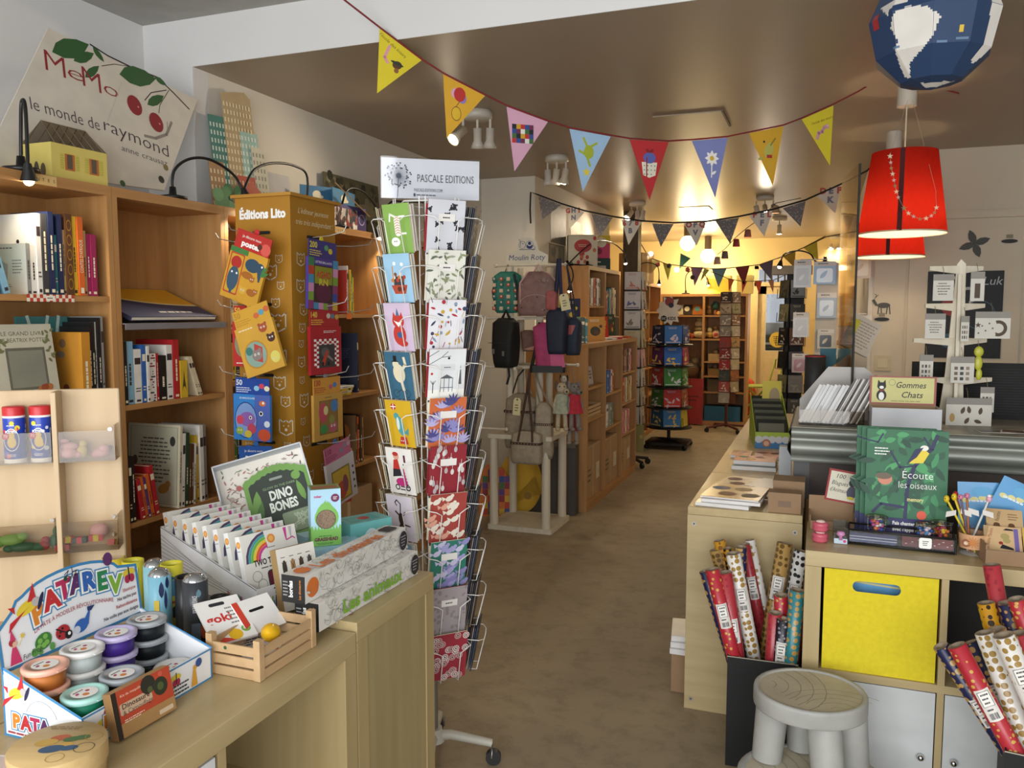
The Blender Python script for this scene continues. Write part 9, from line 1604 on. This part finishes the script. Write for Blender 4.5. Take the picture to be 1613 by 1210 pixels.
# patterned letter bunting on a black cord
g2='patterned pennants of the black-corded bunting'
K2=[(838,301),(848,308),(885,322),(921,333),(965,342),(1011,349),(1060,352),(1112,350),(1164,342),(1217,331),(1269,316),(1325,291),(1366,270)]
cord([at(836,352,Y=6.4),at(835,330,Y=6.4),at(836,303,Y=6.4)]+[at(x,y-1,Y=6.4) for x,y in K2[1:]]+[at(1400,235,Y=6.44)],.007,M('1a1716',.8),'black cord of the patterned letter bunting with a loose tail end')
GRY=M('6d6765',.8,kind='speckle',h2='a39c98',scale=70)
def let(rows):
    def f(b,w):
        for j,r_ in enumerate(rows):
            for i,c in enumerate(r_):b.txt(c,(i-(len(r_)-1)/2)*w*.3,w*(.2-.36*j),w*.24,M(['b0402f','6a6a7a','b0402f','9a8a5a'][(i+j) % 4]),bold=.06)
    return f
WP_=M('d0c6b4',.8)
for i,(a,c,t,r_,l) in enumerate((((848,309),(884,323),(854,346),None,'grey speckled pennant tucked at the wall corner'),((893,326),(921,334),(897,361),('GHI','N'),'letter pennant reading GHI near the wall pictures'),((932,337),(965,343),(944,374),None,'grey speckled pennant above the cream carry box'),((979,346),(1011,350),(990,386),('678','B'),'pennant with figures 678 in front of the wooden post'),((1027,352),(1061,353),(1041,389),None,'grey speckled pennant beside the nearer opal globe lamp'),((1077,352),(1112,351),(1097,388),('OPQ','V'),'letter pennant reading OPQ between the opal globes'),((1127,348),(1164,343),(1150,384),None,'grey speckled pennant just past the OPQ one'),((1180,340),(1217,332),(1204,373),('PEL','F'),'letter pennant under the spotlight cluster'),((1233,328),(1269,317),(1261,357),None,'grey speckled pennant next to the glass screen'),((1285,307),(1325,292),(1316,336),('DEF','K'),'letter pennant reading DEF by the glass screen'))):pennant(a,c,t,6.4,GRY if r_ is None else WP_,let(r_) if r_ else None,l,g2)
# small garlands of the far room
g3='small pennants strung across the far room';YG=10.2
cord([at(x,y,Y=YG) for x,y in ((1010,385),(1022,405),(1050,416),(1088,421),(1130,424),(1170,420),(1196,417),(1233,404),(1266,390),(1300,372))],.006,M('5a4a2a',.8),'thin cord of the coloured pennants in the far room')
cord([at(x,y,Y=YG) for x,y in ((1120,428),(1147,439),(1168,443),(1189,443),(1219,441),(1240,432))],.005,M('5a4a2a',.8),'second thin cord lower down across the far room')
cord([at(x,y,Y=7.8) for x,y in ((1225,407),(1233,404),(1253,396),(1266,390),(1287,380),(1302,373))]+[Vector((xr,7.9,at(1325,362,Y=7.8).z))],.005,M('5a4a2a',.8),'short cord over the black card tower')
for a,c,t,k,l in (((1020,403),(1040,413),(1024,434),'c9c07a','cream pennant by the wooden post'),((1044,414),(1058,418),(1052,442),'a8a03a','olive pennant in front of the carton'),((1072,399),(1088,407),(1070,424),'3f7a68','teal pennant turned sideways near the globe lamp'),((1088,421),(1108,421),(1094,451),'8a6a8a','mauve pennant'),((1109,423),(1118,425),(1103,444),'b0b05a','pale green pennant'),((1121,423),(1145,422),(1132,453),'6a90a0','blue-grey pennant'),((1147,440),(1157,440),(1148,460),'d0662c','orange pennant'),((1158,421),(1181,418),(1172,450),'7a2424','dark red pennant'),((1168,443),(1177,443),(1169,462),'c94a34','little red pennant'),((1189,443),(1200,443),(1196,465),'d0502c','little vermilion pennant before the door'),((1195,417),(1218,409),(1214,440),'5a5068','plum pennant before the back door'),((1210,442),(1219,442),(1218,462),'b0785a','small tan pennant before the back door'),((1233,404),(1253,396),(1252,422),'b58f1f','ochre pennant over the black card tower'),((1265,390),(1287,380),(1289,411),'c9b52a','yellow pennant above the white pegboard')):pennant(a,c,t,YG-.0 if c[0] < 1225 else 7.8,M(k,.7),None,l+' of the far room string' if len(l.split()) < 6 else l,g3)
LSP=[(1262,316),(1222,324),(1202,345),(1178,362),(1160,377),(1142,396),(1130,405)]
b=MB();b.tube([at(x,y-4,Y=7.0) for x,y in LSP],.003,M('3a3228'),5);b.build('lantern_string',label='string of tiny lanterns sloping down behind the patterned bunting',cat='string lights')
for i,(x,y) in enumerate(LSP[1:]):b=MB();b.lathe([(.03,-.06),(.022,0),(0,.005)],M(['c9a88a','c9584a','a86a5a','9a3a34','6a5a54','b08a70'][i],.6),10);b.ball((0,0,-.04),.013,BULB,8,5);o=b.build('tiny_lantern',label='tiny paper lantern on the sloping string, %s from the spotlight end' % ORD[i],cat='lantern',group='tiny lanterns on the string');o.location=at(x,y,Y=7.0)
for i,(x,y) in enumerate(((1025,400),(1036,417),(1054,419),(1066,425),(1083,425),(1091,437))):b=MB();b.ball((0,0,0),.03,[BULB,M('c9685a'),M('3a3a34')][i % 3],10,7);o=b.build('felt_ball_light',label='little ball light on the cord by the carton, %s from the post' % ORD[i],cat='string lights',group='ball lights of the far room');o.location=at(x,y,Y=YG-.05)
